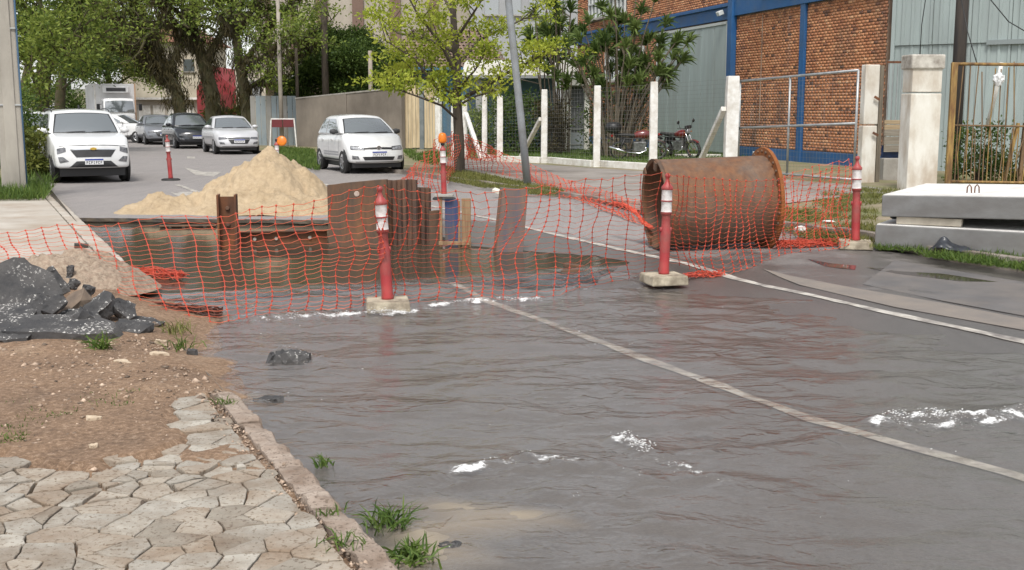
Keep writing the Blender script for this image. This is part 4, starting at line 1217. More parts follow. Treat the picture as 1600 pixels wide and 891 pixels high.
# ---- rusty steel pipe with flange
def pipe():
    m, t_, out = newmat('pipe_rust')
    p = nd(t_, 'ShaderNodeBsdfPrincipled'); p.inputs['Roughness'].default_value = 0.82
    vec = mapping(t_, (1, 1, 1))
    st = mapping(t_, (5.0, 5.0, 0.8))
    c = ramp(t_, tex_noise(t_, vec, 1.9, 8, 0.68), [(0.32, (0.215, 0.078, 0.028)), (0.48, (0.14, 0.07, 0.04)), (0.64, (0.14, 0.11, 0.09))])
    c = mixc(t_, 0.4, c, ramp(t_, tex_noise(t_, st, 3, 8, 0.7), [(0.35, (0.07, 0.04, 0.026)), (0.65, (0.25, 0.13, 0.06))]))
    t_.links.new(c, p.inputs['Base Color'])
    b = nd(t_, 'ShaderNodeBump'); b.inputs['Strength'].default_value = 0.5; b.inputs['Distance'].default_value = 0.01
    t_.links.new(tex_noise(t_, vec, 45, 5, 0.7), b.inputs['Height']); t_.links.new(b.outputs[0], p.inputs['Normal'])
    t_.links.new(p.outputs[0], out.inputs[0])
    m_o = M_('orange_rust', (0.30, 0.10, 0.02), (0.19, 0.065, 0.02), 5, 0.9, 0.5, 40)
    # axis runs from the left mouth (nearer) to the flanged right end
    rad = 0.545
    a = G(1050, 393, 0.02); b_ = G(1185, 380, 0.06)
    d = Vector((b_.x - a.x, b_.y - a.y, 0)); L = 1.42
    yaw = math.radians(9)
    t = thing('steel_pipe', 'large rusty steel pipe with a bolted flange lying on the road', 'pipe', (a.x + 0.02, a.y + rad * 0.7, 0.03), yaw)
    # local frame: axis along +x, centre height rad
    A = Matrix.Translation((-0.22, 0, rad)) @ Euler((0, math.radians(88.2), 0)).to_matrix().to_4x4()
    n = 56
    mb = MB(); mb.T = A
    rr = random.Random(2)
    prof = [(rad - 0.03, L), (rad - 0.028, 0.02), (rad, 0.0), (rad + 0.002, 0.02)] + [(rad, L * k / 10) for k in range(1, 11)]
    mb.lathe(prof, n); o = mb.obj('barrel', m, t, smooth=True)
    e = o.modifiers.new('edge', 'EDGE_SPLIT'); e.split_angle = math.radians(40)
    mb = MB(); mb.T = A
    mb.lathe([(rad - 0.028, L), (rad + 0.10, L), (rad + 0.105, L + 0.012), (rad + 0.105, L + 0.035), (rad + 0.10, L + 0.045), (rad - 0.028, L + 0.045)], n, closed=True)
    o = mb.obj('flange', m_o, t, smooth=True); e = o.modifiers.new('edge', 'EDGE_SPLIT'); e.split_angle = math.radians(40)
    for k in range(28):
        ang = 2 * math.pi * k / 28
        mb = MB(); mb.T = A @ Matrix.Translation(((rad + 0.055) * math.cos(ang), (rad + 0.055) * math.sin(ang), L - 0.012))
        mb.lathe([(0, -0.006), (0.018, -0.006), (0.02, 0.012)], 8); mb.obj('bolt', m_plate, t)
    mb = MB(); mb.T = A
    mb.lathe([(rad + 0.004, 0.0), (rad + 0.012, 0.0), (rad + 0.012, 0.05), (rad + 0.004, 0.05)], n, closed=True)
    mb.obj('weld_ring', m_plate, t, smooth=True)
    mb = MB(); mb.T = A
    for k in range(6):
        ang = 2 * math.pi * k / 6 + 0.3
        c0 = Vector(((rad - 0.05) * math.cos(ang), (rad - 0.05) * math.sin(ang), -0.01)); mb.box(c0, (0.1, 0.1, 0.02), (0, 0, ang))
    mb.obj('mouth_lug', m_plate, t)
pipe()
# ---- concrete slabs on the right
def slabs():
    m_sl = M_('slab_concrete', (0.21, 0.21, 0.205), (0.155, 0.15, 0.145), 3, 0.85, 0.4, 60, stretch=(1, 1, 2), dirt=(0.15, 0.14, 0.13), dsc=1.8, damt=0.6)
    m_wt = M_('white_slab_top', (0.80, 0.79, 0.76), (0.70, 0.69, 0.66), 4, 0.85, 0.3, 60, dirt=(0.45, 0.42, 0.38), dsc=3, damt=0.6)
    a = G(1366, 388, 0.05); b = G(1600, 402, 0.05)
    ang = math.atan2(b.y - a.y, b.x - a.x)
    def slab(label, x0, z0, z1, dy0, dep, L, tilt):
        t = thing('concrete_slab', label, 'concrete slab', (a.x, a.y, z0), ang, 'stacked concrete slabs')
        t.rotation_euler = (0, tilt, ang)
        h = z1 - z0
        mb = MB(); mb.box((x0 + L / 2, dy0 + dep / 2, h / 2), (L, dep, h)); mb.obj('block', m_sl, t, bevel=0.012)
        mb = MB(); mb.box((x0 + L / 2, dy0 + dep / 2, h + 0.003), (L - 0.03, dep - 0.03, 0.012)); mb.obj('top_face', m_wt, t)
        return t
    slab('lower concrete slab resting on the grass at the kerb', 0.0, 0.04, 0.34, 0.0, 2.3, 5.0, 0.004)
    top = slab('upper white topped concrete slab with wire lifting loops', 0.06, 0.44, 0.70, 0.03, 2.5, 5.0, -0.022)
    for x, y in ((0.95, 0.55), (1.03, 0.60), (1.55, 1.6), (1.68, 1.6)):
        mb = MB(); mb.tube([(x, y, 0.24), (x + 0.005, y, 0.34), (x + 0.03, y, 0.37), (x + 0.05, y, 0.34), (x + 0.055, y, 0.24)], 0.008, 6); mb.obj('lifting_loop', m_rust, top)
    # spacers between the slabs
    for i, (x, y, L_) in enumerate(((0.95, 0.16, 0.75), (3.5, 0.4, 0.8))):
        mb = MB(); mb.box((0, 0, 0), (L_, 0.12, 0.09)); o = mb.obj('timber_spacer', m_timber if i else M_('pale_batten', (0.6, 0.54, 0.44), (0.45, 0.4, 0.32), 6, 0.8), bevel=0.004)
        o.location = Matrix.Translation((a.x, a.y, 0)) @ Euler((0, 0, ang)).to_matrix().to_4x4() @ Vector((x - 0.35, y, 0.40)); o.rotation_euler = (0, 0, ang + 0.02)
        tag(o, ['pale batten between the two slabs at their left end', 'brown batten between the two slabs at their right end'][i], 'timber')
    mb = MB()
    def cloth(a_, b_):
        x = (a_ - 0.5) * 0.62; y = (b_ - 0.5) * 0.3
        pk = 0.17 * math.exp(-((a_ - 0.22) / 0.16) ** 2) + 0.07 * math.exp(-((a_ - 0.55) / 0.2) ** 2)
        return (x, y + 0.04 * noise.noise(Vector((a_ * 7, b_ * 7, 0))), pk * (1 - 0.7 * abs(b_ - 0.5) * 2) + 0.025 * noise.noise(Vector((a_ * 8, b_ * 8, 3))) + 0.03)
    mb.grid(cloth, 22, 12)
    o = mb.obj('plastic_sheet', M_('black_sheet', (0.02, 0.022, 0.026), (0.05, 0.055, 0.065), 6, 0.3), smooth=True); p = G(1497, 397, 0.06); o.location = p; o.rotation_euler = (0, 0, ang)
    so_ = o.modifiers.new('thick', 'SOLIDIFY'); so_.thickness = 0.004
    tag(o, 'crumpled black plastic sheet in the grass below the slabs', 'plastic sheet')
    mb = MB(); mb.box((0, 0, 0.05), (0.10, 0.09, 0.10), taper=0.6); mb.box((0.06, 0, 0.02), (0.09, 0.06, 0.04)); o = mb.obj('rag', m_black, bevel=0.02); o.location = (D(1397, 343, 14.75)); o.location.z = 0.353; tag(o, 'small black rag on the end of the lower slab', 'rag')
    for x, y, l in ((1252, 363, 'white crumpled bag on the verge right of the pipe'), (1295, 349, 'flat white scrap on the verge behind the corner post')):
        bm = bmesh.new(); bmesh.ops.create_icosphere(bm, subdivisions=2, radius=0.08)
        for v in bm.verts: v.co = Vector((v.co.x * 1.2, v.co.y, v.co.z * (0.75 if x < 1260 else 0.2))) * (1 + 0.35 * noise.noise(v.co * 14))
        me = bpy.data.meshes.new('litter'); bm.to_mesh(me); bm.free(); me.materials.append(m_wt)
        o = link_mesh('plastic_bag', me); o.location = G(x, y, 0.10) + Vector((0, 0, 0.03)); tag(o, l, 'litter')
slabs()
# ---- broken asphalt
def rubblemat():
    m, t, out = newmat('broken_asphalt')
    p = nd(t, 'ShaderNodeBsdfPrincipled'); p.inputs['Roughness'].default_value = 0.85
    vec = mapping(t)
    col = ramp(t, tex_noise(t, vec, 4, 6, 0.6), [(0.35, (0.04, 0.04, 0.042)), (0.65, (0.095, 0.09, 0.087))])
    # pale stone showing in clusters on the worn face
    sp = ramp(t, tex_noise(t, mapping(t, (1, 1, 1.5)), 46, 3, 0.55), [(0.575, (0, 0, 0)), (0.61, (0.9,) * 3)])
    cl = ramp(t, tex_noise(t, vec, 5.5, 3, 0.5), [(0.47, (0, 0, 0)), (0.56, (1, 1, 1))])
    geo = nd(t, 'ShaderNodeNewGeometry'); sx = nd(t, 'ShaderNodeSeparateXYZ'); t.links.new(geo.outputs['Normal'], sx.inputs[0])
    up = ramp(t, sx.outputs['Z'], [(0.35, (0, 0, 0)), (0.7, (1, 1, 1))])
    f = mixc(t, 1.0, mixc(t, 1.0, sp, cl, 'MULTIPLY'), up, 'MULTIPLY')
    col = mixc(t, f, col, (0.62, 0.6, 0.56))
    t.links.new(col, p.inputs['Base Color'])
    b = nd(t, 'ShaderNodeBump'); b.inputs['Strength'].default_value = 0.9; b.inputs['Distance'].default_value = 0.012
    t.links.new(tex_noise(t, vec, 34, 5, 0.75), b.inputs['Height']); t.links.new(b.outputs[0], p.inputs['Normal'])
    t.links.new(p.outputs[0], out.inputs[0]); return m
m_rub = rubblemat()
m_earth_lump = M_('earth_lump', (0.12, 0.09, 0.07), (0.20, 0.15, 0.11), 6, 0.95, 0.8, 30)
def chunk(name, label, loc, dims, rot, seed, mat=None, cat='asphalt chunk', group='broken asphalt pieces', npts=11, rough=0.012, skew=0.25):
    r = random.Random(seed); bm = bmesh.new()
    n = npts
    for s in (-1, 1):
        for k in range(n):
            a = 2 * math.pi * (k + r.uniform(-0.35, 0.35)) / n
            q = r.uniform(0.72, 1.0) * (1.0 if s > 0 else 1 - skew * r.random())
            ca, sa = math.cos(a), math.sin(a)
            e = max(abs(ca), abs(sa)) ** 0.6
            bm.verts.new((dims[0] / 2 * ca * q / e, dims[1] / 2 * sa * q / e, s * dims[2] / 2 * r.uniform(0.75, 1.0)))
    bmesh.ops.convex_hull(bm, input=bm.verts)
    bmesh.ops.delete(bm, geom=[v for v in bm.verts if not v.link_faces], context='VERTS')
    bmesh.ops.triangulate(bm, faces=bm.faces)
    for it in range(3):
        es = [e for e in bm.edges if e.calc_length() > max(dims) * 0.17]
        if not es: break
        bmesh.ops.subdivide_edges(bm, edges=es, cuts=1, use_grid_fill=False)
        bmesh.ops.triangulate(bm, faces=bm.faces)
    bm.normal_update()
    of = Vector((seed * 3.1, 0, 0))
    for v in bm.verts:
        v.co += v.normal * (rough * 1.6 * noise.noise(v.co * 4 + of) + rough * 1.3 * noise.fractal(v.co * 9 + of, 1.0, 2.0, 4) + r.gauss(0, rough * 0.3) + rough * 0.5 * noise.noise(v.co * 26 + of))
    me = bpy.data.meshes.new(name); bm.to_mesh(me); bm.free(); me.materials.append(mat or m_rub)
    o = link_mesh(name, me); o.location = loc; o.rotation_euler = rot
    tag(o, label, cat, group); return o
ra = math.radians
chunk('asphalt_slab', 'big tilted black asphalt slab leaning at the left edge', D(28, 458, 9.35), (0.78, 0.62, 0.12), (ra(58), ra(24), ra(-8)), 1)
chunk('asphalt_slab', 'long flat asphalt slab lying along the front of the rubble', D(92, 522, 8.55), (1.02, 0.44, 0.17), (ra(10), ra(3), ra(4)), 2)
chunk('asphalt_slab', 'thin asphalt slab propped behind the long front slab', D(120, 508, 8.95), (0.5, 0.34, 0.11), (ra(30), ra(-8), ra(-12)), 21)
chunk('asphalt_slab', 'flat asphalt slab sticking out of the rubble towards the water', D(228, 508, 9.3), (0.34, 0.3, 0.09), (ra(4), ra(9), ra(25)), 22, npts=7)
chunk('asphalt_slab', 'speckled asphalt slab under the left end of the rubble', D(5, 512, 8.8), (0.6, 0.5, 0.2), (ra(14), ra(-6), ra(30)), 3)
chunk('asphalt_lump', 'square asphalt lump with pale stones at the right end of the rubble', D(208, 521, 8.85), (0.30, 0.26, 0.15), (ra(16), ra(8), ra(-10)), 4, npts=7)
chunk('asphalt_lump', 'dark asphalt lump perched at the right rear of the rubble', D(193, 488, 9.2), (0.24, 0.26, 0.12), (ra(25), ra(38), ra(15)), 5, npts=7)
chunk('asphalt_lump', 'wedge of asphalt standing on the long slab', D(158, 485, 9.1), (0.32, 0.26, 0.15), (ra(20), ra(-32), ra(20)), 6, npts=8)
chunk('asphalt_lump', 'broken asphalt wedge behind the big tilted slab', D(62, 487, 9.2), (0.30, 0.3, 0.16), (ra(30), ra(-28), ra(60)), 7, npts=8)
chunk('earth_lump', 'brown earth crusted lump leaning in the middle of the rubble', D(108, 484, 9.2), (0.42, 0.26, 0.11), (ra(24), ra(-36), ra(10)), 8, m_earth_lump, 'rubble', npts=8)
chunk('asphalt_lump', 'small asphalt lump behind the rubble near the net', D(134, 458, 9.7), (0.12, 0.13, 0.14), (ra(10), ra(20), ra(40)), 9, npts=6)
chunk('asphalt_lump', 'little black asphalt piece on the gravel mound', D(107, 426, 10.5), (0.07, 0.1, 0.13), (0, ra(10), ra(20)), 10, npts=6)
chunk('asphalt_lump', 'little black asphalt piece low on the gravel mound', D(114, 444, 10.0), (0.09, 0.1, 0.08), (0, ra(30), ra(50)), 14, npts=6)
chunk('asphalt_lump', 'square black stone at the water edge by a grass tuft', G(299, 553, -0.05), (0.10, 0.1, 0.07), (0, ra(8), ra(20)), 11, npts=5, rough=0.006)
chunk('asphalt_lump', 'black lump awash in the flood left of the centre', G(452, 562, -0.085), (0.36, 0.24, 0.12), (ra(-8), ra(5), ra(5)), 12, npts=12, rough=0.03)
chunk('asphalt_lump', 'small black lump awash beside the kerb', G(421, 628, -0.095), (0.22, 0.13, 0.08), (0, ra(-5), ra(5)), 13, npts=7)
chunk('asphalt_lump', 'dark stone just breaking the water at the bottom', G(702, 858, -0.095), (0.11, 0.08, 0.06), (0, 0, 0), 15, npts=7, rough=0.01)
m_pstone = M_('pale_stone', (0.55, 0.45, 0.33), (0.4, 0.31, 0.22), 8, 0.9, 0.6, 30)
chunk('stone', 'pale stone lying on the soil below the rubble', G(252, 535, 0.0), (0.16, 0.08, 0.05), (0, 0, ra(-30)), 16, m_pstone, 'stone', 'loose pale stones', 6, 0.008)
chunk('stone', 'flat pale stone right of the grass tuft', G(250, 555, 0.0), (0.2, 0.06, 0.04), (0, 0, ra(-15)), 17, m_pstone, 'stone', 'loose pale stones', 6, 0.008)
chunk('stone', 'long pale stone just below the grass tuft', G(193, 568, 0.01), (0.19, 0.06, 0.04), (0, 0, ra(-25)), 18, m_pstone, 'stone', 'loose pale stones', 6, 0.008)
chunk('stone', 'whitish stone standing alone on the bare soil', G(147, 657, 0.0), (0.11, 0.07, 0.05), (0, 0, ra(10)), 19, m_pstone, 'stone', 'loose pale stones', 6, 0.006)
chunk('stone', 'small round pale stone left of the cracked paving', G(145, 699, 0.0), (0.06, 0.05, 0.035), (0, 0, ra(10)), 20, m_pstone, 'stone', 'loose pale stones', 6, 0.004)
chunk('asphalt_slab', 'upright jagged asphalt slab behind the big tilted one', D(78, 446, 9.7), (0.34, 0.3, 0.1), (ra(62), ra(-18), ra(25)), 31, npts=6)
chunk('asphalt_lump', 'jagged asphalt lump on top of the long front slab', D(132, 496, 8.75), (0.24, 0.2, 0.13), (ra(35), ra(28), ra(70)), 32, npts=5)
chunk('asphalt_lump', 'sharp asphalt shard pointing up beside the earth lump', D(84, 478, 9.0), (0.26, 0.16, 0.1), (ra(50), ra(-40), ra(35)), 33, npts=5)
chunk('asphalt_lump', 'broken asphalt wedge at the left foot of the rubble', D(20, 530, 8.4), (0.4, 0.3, 0.14), (ra(20), ra(10), ra(-25)), 34, npts=6)
chunk('asphalt_lump', 'small angular asphalt piece on the soil right of the rubble', D(238, 530, 9.0), (0.13, 0.12, 0.08), (ra(10), ra(20), ra(15)), 35, npts=5)
# gravel mound behind the slabs
mb = MB()
gc = G(85, 455, 0.05)
def mound(a, b):
    t = a * 2 * math.pi; rr = b
    X = gc.x + math.cos(t) * rr * 0.85 + 0.05; Y = gc.y + math.sin(t) * rr * 0.75 + 0.25
    k = max(0, 1 - rr); n = fb(X * 4, Y * 4, 3.0, 4)
    return (X, Y, 0.03 + 0.46 * k * (2 - k) * 0.75 * (1 + 0.25 * n) + 0.035 * fb(X * 16, Y * 16, 2.0, 3) * min(1, k * 4))
mb.grid(mound, 72, 26, flip=True)
o = mb.obj('gravel_mound', M_('gravel', (0.36, 0.27, 0.20), (0.19, 0.14, 0.10), 16, 0.95, 1.0, 45, dirt=(0.45, 0.37, 0.28), dsc=30, damt=0.8), smooth=True); tag(o, 'mound of brown gravel and earth behind the rubble', 'gravel mound')
# ================================================================== RIGHT SIDE: fence, factory, gates
# ---- white post fence
def frange(a, b, st): return list(np.arange(a, b, st))
def post_at(x, yb, yt, wd, parent, mat=m_white_paint, z=ZR, cap=0.02, name='post'):
    b = G(x, yb, z); t_ = D(x, yt, b.y)
    mb = MB(); h = t_.z - z
    lean = (R.gauss(0, 0.006), R.gauss(0, 0.006))
    n = 5; s = wd / 2; vs, fs = [], []
    for i in range(n + 1):
        zz = h * i / n; k = s * (0.99 if i < n else 0.9)
        for sx, sy in ((-1, -1), (1, -1), (1, 1), (-1, 1)):
            vs.append((b.x + sx * k + lean[0] * zz + R.gauss(0, 0.003), b.y + sy * k + lean[1] * zz, z - 0.05 + zz + (0.05 if i else 0)))
    for i in range(n):
        for k in range(4): fs.append((i * 4 + k, i * 4 + (k + 1) % 4, i * 4 + 4 + (k + 1) % 4, i * 4 + 4 + k))
    fs.append(tuple(n * 4 + k for k in range(4)))
    mb.add(vs, fs)
    mb.obj(name, mat, parent, bevel=0.012)
    return Vector((b.x, b.y, z)), h
def wire_panel(a, b, h0, h1, parent, sp=0.11, r=0.0022, name='wire_mesh', z0=0.05):
    mb = MB(); d = b - a; L = math.hypot(d.x, d.y); n = max(2, int(L / sp)); nz = int((h1 - z0) / sp)
    for i in range(n + 1):
        p = a.lerp(b, i / n); mb.tube([(p.x, p.y, p.z + z0), (p.x, p.y, p.z + h0 + (h1 - h0) * i / n)], r, 3, cap=False)
    for k in range(nz + 1):
        za = z0 + (h0 - z0) * k / nz; zb = z0 + (h1 - z0) * k / nz
        mb.tube([(a.x, a.y, a.z + za), (b.x, b.y, b.z + zb)], r, 3, cap=False)
    o = mb.obj(name, m_wire, parent); tag(o, kind='stuff'); return o
def fence():
    t = thing('post_fence', 'white concrete post fence with wire mesh in front of the lawn', 'fence', G(1020, 266, ZR))
    inv = t.location.copy(); 
    holder = t
    P = []
    spec = [(688, 238, 152, 0.17), (709, 245, 166, 0.17), (727, 247, 150, 0.17), (757, 251, 147, 0.17), (781, 253, 150, 0.19), (850, 255, 140, 0.19), (932, 261, 134, 0.20), (1020, 266, 128, 0.21), (1140, 272, 119, 0.32)]
    t.location = (0, 0, 0)
    for x, yb, yt, wd in spec: P.append(post_at(x, yb, yt, wd, t))
    for (a, ha), (b, hb) in zip(P, P[1:]): wire_panel(a, b, ha * 0.97, hb * 0.97, t)
    for (x0, y0, x1, y1, k) in ((728, 178, 753, 251, 2), (1131, 170, 1089, 264, 8)):
        q = P[k][0]; a = D(x0, y0, q.y - 0.05); b = G(x1, y1, ZR)
        mb = MB(); mb.beam(a, b, 0.13, 0.13); mb.obj('brace', m_white_paint, t, bevel=0.01)
    q = P[5][0]; a = D(845, 186, q.y + 0.1); b = D(812, 232, q.y + 3.0); b.z = ZR
    mb = MB(); mb.beam(a, b, 0.12, 0.12); mb.obj('brace', m_white_paint, t, bevel=0.01)
    # low whitewashed plinth
    for (a, ha), (b, hb) in zip(P[3:-2], P[4:-1]):
        mb = MB(); mb.beam(a + Vector((0.12, 0.02, 0.09)), b + Vector((-0.12, 0.02, 0.09)), 0.13, 0.2); mb.obj('plinth', m_white_paint, t, bevel=0.015)
    mb = MB(); a = P[7][0]; mb.beam(a + Vector((0.12, 0, 0.05)), G(1075, 272, ZR) + Vector((0, 0, 0.03)), 0.13, 0.14); mb.obj('plinth', m_white_paint, t, bevel=0.015)
    return P
FP = fence()
def mesh_gate():
    a = FP[-1][0] + Vector((0.2, -0.05, 0)); b = G(1344, 288, ZR); b = Vector((b.x - 0.15, b.y, ZR))
    t = thing('mesh_gate', 'wide steel tube gate with wire mesh before the brick wall', 'gate', (0, 0, 0))
    h0, h1 = D(1152, 127, a.y).z - ZR, D(1345, 110, b.y).z - ZR
    m0, m1 = D(1152, 200, a.y).z - ZR, D(1345, 193, b.y).z - ZR
    mid = a.lerp(b, 0.46)
    for p, q in (((a, 0.08), (a, h0)), ((mid, 0.05), (mid, h0 * 0.54 + h1 * 0.46)), ((b, 0.08), (b, h1))):
        mb = MB(); mb.tube([p[0] + Vector((0, 0, p[1])), q[0] + Vector((0, 0, q[1]))], 0.03, 8); mb.obj('upright', m_steel, t, smooth=True)
    for za, zb in ((h0, h1), (m0, m1), (0.1, 0.1)):
        mb = MB(); mb.tube([a + Vector((0, -0.01, za)), b + Vector((0, -0.01, zb))], 0.03, 8); mb.obj('rail', m_steel, t, smooth=True)
    wire_panel(a, mid, h0, h0 * 0.54 + h1 * 0.46, t, 0.12)
    wire_panel(mid, b, h0 * 0.54 + h1 * 0.46, h1, t, 0.12)
    # low white rubble wall behind the gate
    t2 = thing('low_wall', 'broken low white wall at the foot of the brick factory', 'low wall', D(1225, 252, 38.5))
    t2.location.z = ZR
    r = random.Random(3)
    x = -1.0
    while x < 1.9:
        L = r.uniform(0.35, 0.7); mb = MB(); mb.box((x + L / 2, -0.16 * x, 0.13), (L - 0.02, 0.3, r.uniform(0.2, 0.3))); mb.obj('block', m_white_paint, t2, bevel=0.02); x += L
    t3 = thing('concrete_step', 'thin white concrete strip lying on the lawn by the garage door', 'kerb', D(1090, 240, 40.5)); t3.location.z = ZR
    mb = MB(); mb.box((0, 0, 0.05), (1.6, 0.3, 0.1)); mb.obj('strip', m_white_paint, t3, bevel=0.01)
mesh_gate()
# ---- brick factory
BA = ra(14.8)
def factory():
    A = D(1142, 248, 41.66); A.z = ZR
    # local x runs along the wall towards the camera, local -y faces the yard
    rz = math.atan2(-math.cos(BA), math.sin(BA))
    t = thing('brick_factory', 'orange brick factory with blue painted beams and columns', 'building', A, rz)
    m_blue = M_('blue_paint', (0.012, 0.085, 0.24), (0.02, 0.11, 0.28), 3, 0.55, 0.15, 30, dirt=(0.05, 0.08, 0.13), dsc=1.5, damt=0.6)
    m_mortar = M_('mortar', (0.36, 0.25, 0.18), (0.27, 0.19, 0.14), 3, 0.95, dirt=(0.08, 0.06, 0.05), dsc=0.7, damt=0.8)
    m, tt, out = newmat('brick')
    p = nd(tt, 'ShaderNodeBsdfPrincipled'); p.inputs['Roughness'].default_value = 0.85
    at = nd(tt, 'ShaderNodeAttribute', attribute_name='rnd')
    c = ramp(tt, at.outputs['Fac'], [(0.0, (0.10, 0.06, 0.045)), (0.12, (0.30, 0.115, 0.055)), (0.5, (0.45, 0.19, 0.09)), (0.85, (0.54, 0.26, 0.13)), (1.0, (0.64, 0.37, 0.2))])
    vec = mapping(tt)
    st = ramp(tt, tex_noise(tt, mapping(tt, (0.9, 1, 0.35)), 1.0, 8, 0.65), [(0.5, (0, 0, 0)), (0.72, (0.75,) * 3)])
    c = mixc(tt, st, c, (0.11, 0.075, 0.06))
    gr = ramp(tt, tex_noise(tt, mapping(tt, (1.6, 1, 0.3)), 1.3, 5, 0.6), [(0.60, (0, 0, 0)), (0.72, (0.5,) * 3)])
    c = mixc(tt, gr, c, (0.33, 0.28, 0.26))
    tt.links.new(c, p.inputs['Base Color']); tt.links.new(p.outputs[0], out.inputs[0])
    rg = np.random.default_rng(4)
    def mat_brick(name, x0, x1, z0, z1, holes=()):
        bl, bh, j = 0.205, 0.088, 0.013
        V, F, rn = [], [], []
        q = np.array([[0, 1, 5, 4], [4, 5, 6, 7], [1, 2, 6, 5], [3, 0, 4, 7], [2, 3, 7, 6]])
        row = 0; z = z0; k = 0
        while z < z1 - 0.02:
            x = x0 - (bl / 2 if row % 2 else 0)
            while x < x1:
                a, b = max(x, x0), min(x + bl - j, x1); zt = min(z + bh - j, z1)
                x += bl
                if b - a < 0.03: continue
                cx, cz = (a + b) / 2, (z + zt) / 2
                if any(h[0] < cx < h[1] and h[2] < cz < h[3] for h in holes): continue
                o = -0.012 + rg.normal(0, 0.002)
                V.append([[a, 0, z], [b, 0, z], [b, 0, zt], [a, 0, zt], [a, o, z], [b, o, z], [b, o, zt], [a, o, zt]])
                F.append(q + k); k += 8; v = rg.beta(3.0, 2.6) if rg.uniform() > 0.07 else rg.uniform(0, 0.12)
                rn += [v] * 5
            z += bh; row += 1
        o = link_mesh(name, np_mesh(name, np.array(V).reshape(-1, 3), np.concatenate(F), m, rn), t); tag(o, kind='stuff')
    # backing wall pieces
    mb = MB(); mb.box((-4.2, 1.5, 4.5), (27.6, 2.98, 9.0)); mb.obj('wall', m_mortar, t)
    mat_brick('brickwork', 0.18, 4.86, 0.38, 4.88)
    mat_brick('brickwork', 5.17, 9.6, 0.38, 4.88)
    mat_brick('brickwork', -17.9, -0.2, 5.42, 8.0, holes=((-16.1, -10.9, 5.8, 7.4),))
    mat_brick('brickwork', -17.9, -7.2, 0.38, 4.80, holes=((-13.6, -8.6, 2.9, 4.4),))
    def bx(name, x0, x1, z0, z1, d, mat=m_blue, y=0.0, bev=0.01):
        mb = MB(); mb.box(((x0 + x1) / 2, y - d / 2, (z0 + z1) / 2), (x1 - x0, d, z1 - z0)); return mb.obj(name, mat, t, bevel=bev)
    bx('column', -0.19, 0.17, 0, 9, 0.20)
    bx('column', 4.87, 5.16, 0, 4.9, 0.10)
    bx('beam', 0.17, 9.6, 4.9, 5.75, 0.12)
    bx('beam', -18, -0.19, 4.82, 5.40, 0.10)
    bx('beam', -18, -0.19, 5.26, 5.36, 0.20)
    bx('plinth', 0.17, 4.87, -0.1, 0.36, 0.06); bx('plinth', 5.16, 9.6, -0.1, 0.36, 0.06); bx('plinth', -18, -7.2, -0.1, 0.36, 0.06)
    # garage door of upright sheets
    m_door = M_('door_sheet', (0.36, 0.42, 0.41), (0.31, 0.365, 0.36), 1.0, 0.5, 0.1, 20, stretch=(3, 1, 0.4), dirt=(0.24, 0.26, 0.25), dsc=0.6, damt=0.6)
    d = bx('garage_door', -7.15, -0.4, 0.05, 4.72, 0.03, m_door)
    x = -7.0
    for i in range(6):
        L = 6.5 / 6
        mb = MB(); mb.box((x + L / 2 + i * L, -0.045, 2.35), (L - 0.03, 0.03, 4.5)); mb.obj('sheet', m_door, d, bevel=0.006)
    mb = MB(); mb.box((-0.45, -0.05, 2.4), (0.1, 0.07, 4.7)); mb.box((-7.1, -0.05, 2.4), (0.1, 0.07, 4.7)); mb.box((-3.8, -0.05, 4.72), (6.8, 0.07, 0.1)); mb.obj('door_frame', M_('frame_grey', (0.5, 0.52, 0.5), None, rough=0.6), d)
    # windows
    m_wf = M_('window_frame', (0.62, 0.64, 0.63), (0.5, 0.52, 0.5), 3, 0.6)
    m_pane = glassmat('window_glass', (0.05, 0.06, 0.065))
    def window(x0, x1, z0, z1, nx, nz):
        f = bx('window', x0, x1, z0, z1, 0.02, m_pane, -0.004, 0)
        for i in range(nx + 1):
            xx = x0 + (x1 - x0) * i / nx; mb = MB(); mb.box((xx, -0.06, (z0 + z1) / 2), (0.06, 0.08, z1 - z0)); mb.obj('mullion', m_wf, f)
        for k in range(nz + 1):
            zz = z0 + (z1 - z0) * k / nz; mb = MB(); mb.box(((x0 + x1) / 2, -0.063, zz), (x1 - x0 + 0.06, 0.08, 0.06)); mb.obj('transom', m_wf, f)
        mb = MB(); mb.box(((x0 + x1) / 2, -0.1, z0 - 0.08), (x1 - x0 + 0.3, 0.2, 0.1)); mb.obj('sill', m_concrete, f, bevel=0.01)
    window(-16.0, -11.0, 5.95, 7.3, 10, 2)
    window(-13.5, -8.7, 3.0, 4.3, 8, 2)
    # lamp tube and small floodlight
    mb = MB(); mb.box((3.4, -0.4, 5.32), (2.2, 0.1, 0.08)); mb.obj('awning_bar', m_wf, t, bevel=0.01)
    for x in (2.4, 4.4):
        mb = MB(); mb.beam((x, -0.1, 5.32), (x, -0.42, 5.32), 0.05, 0.05); mb.obj('bracket', m_black, t)
    mb = MB(); mb.box((-0.6, -0.3, 5.05), (0.24, 0.2, 0.16), (0.4, 0, 0)); mb.obj('floodlight', m_wf, t, bevel=0.02)
    # downpipe stains are in the bricks; electric conduit
    mb = MB(); mb.tube([(2.2, -0.03, 4.8), (2.2, -0.03, 1.2)], 0.018, 6); mb.obj('conduit', m_mortar, t)
factory()
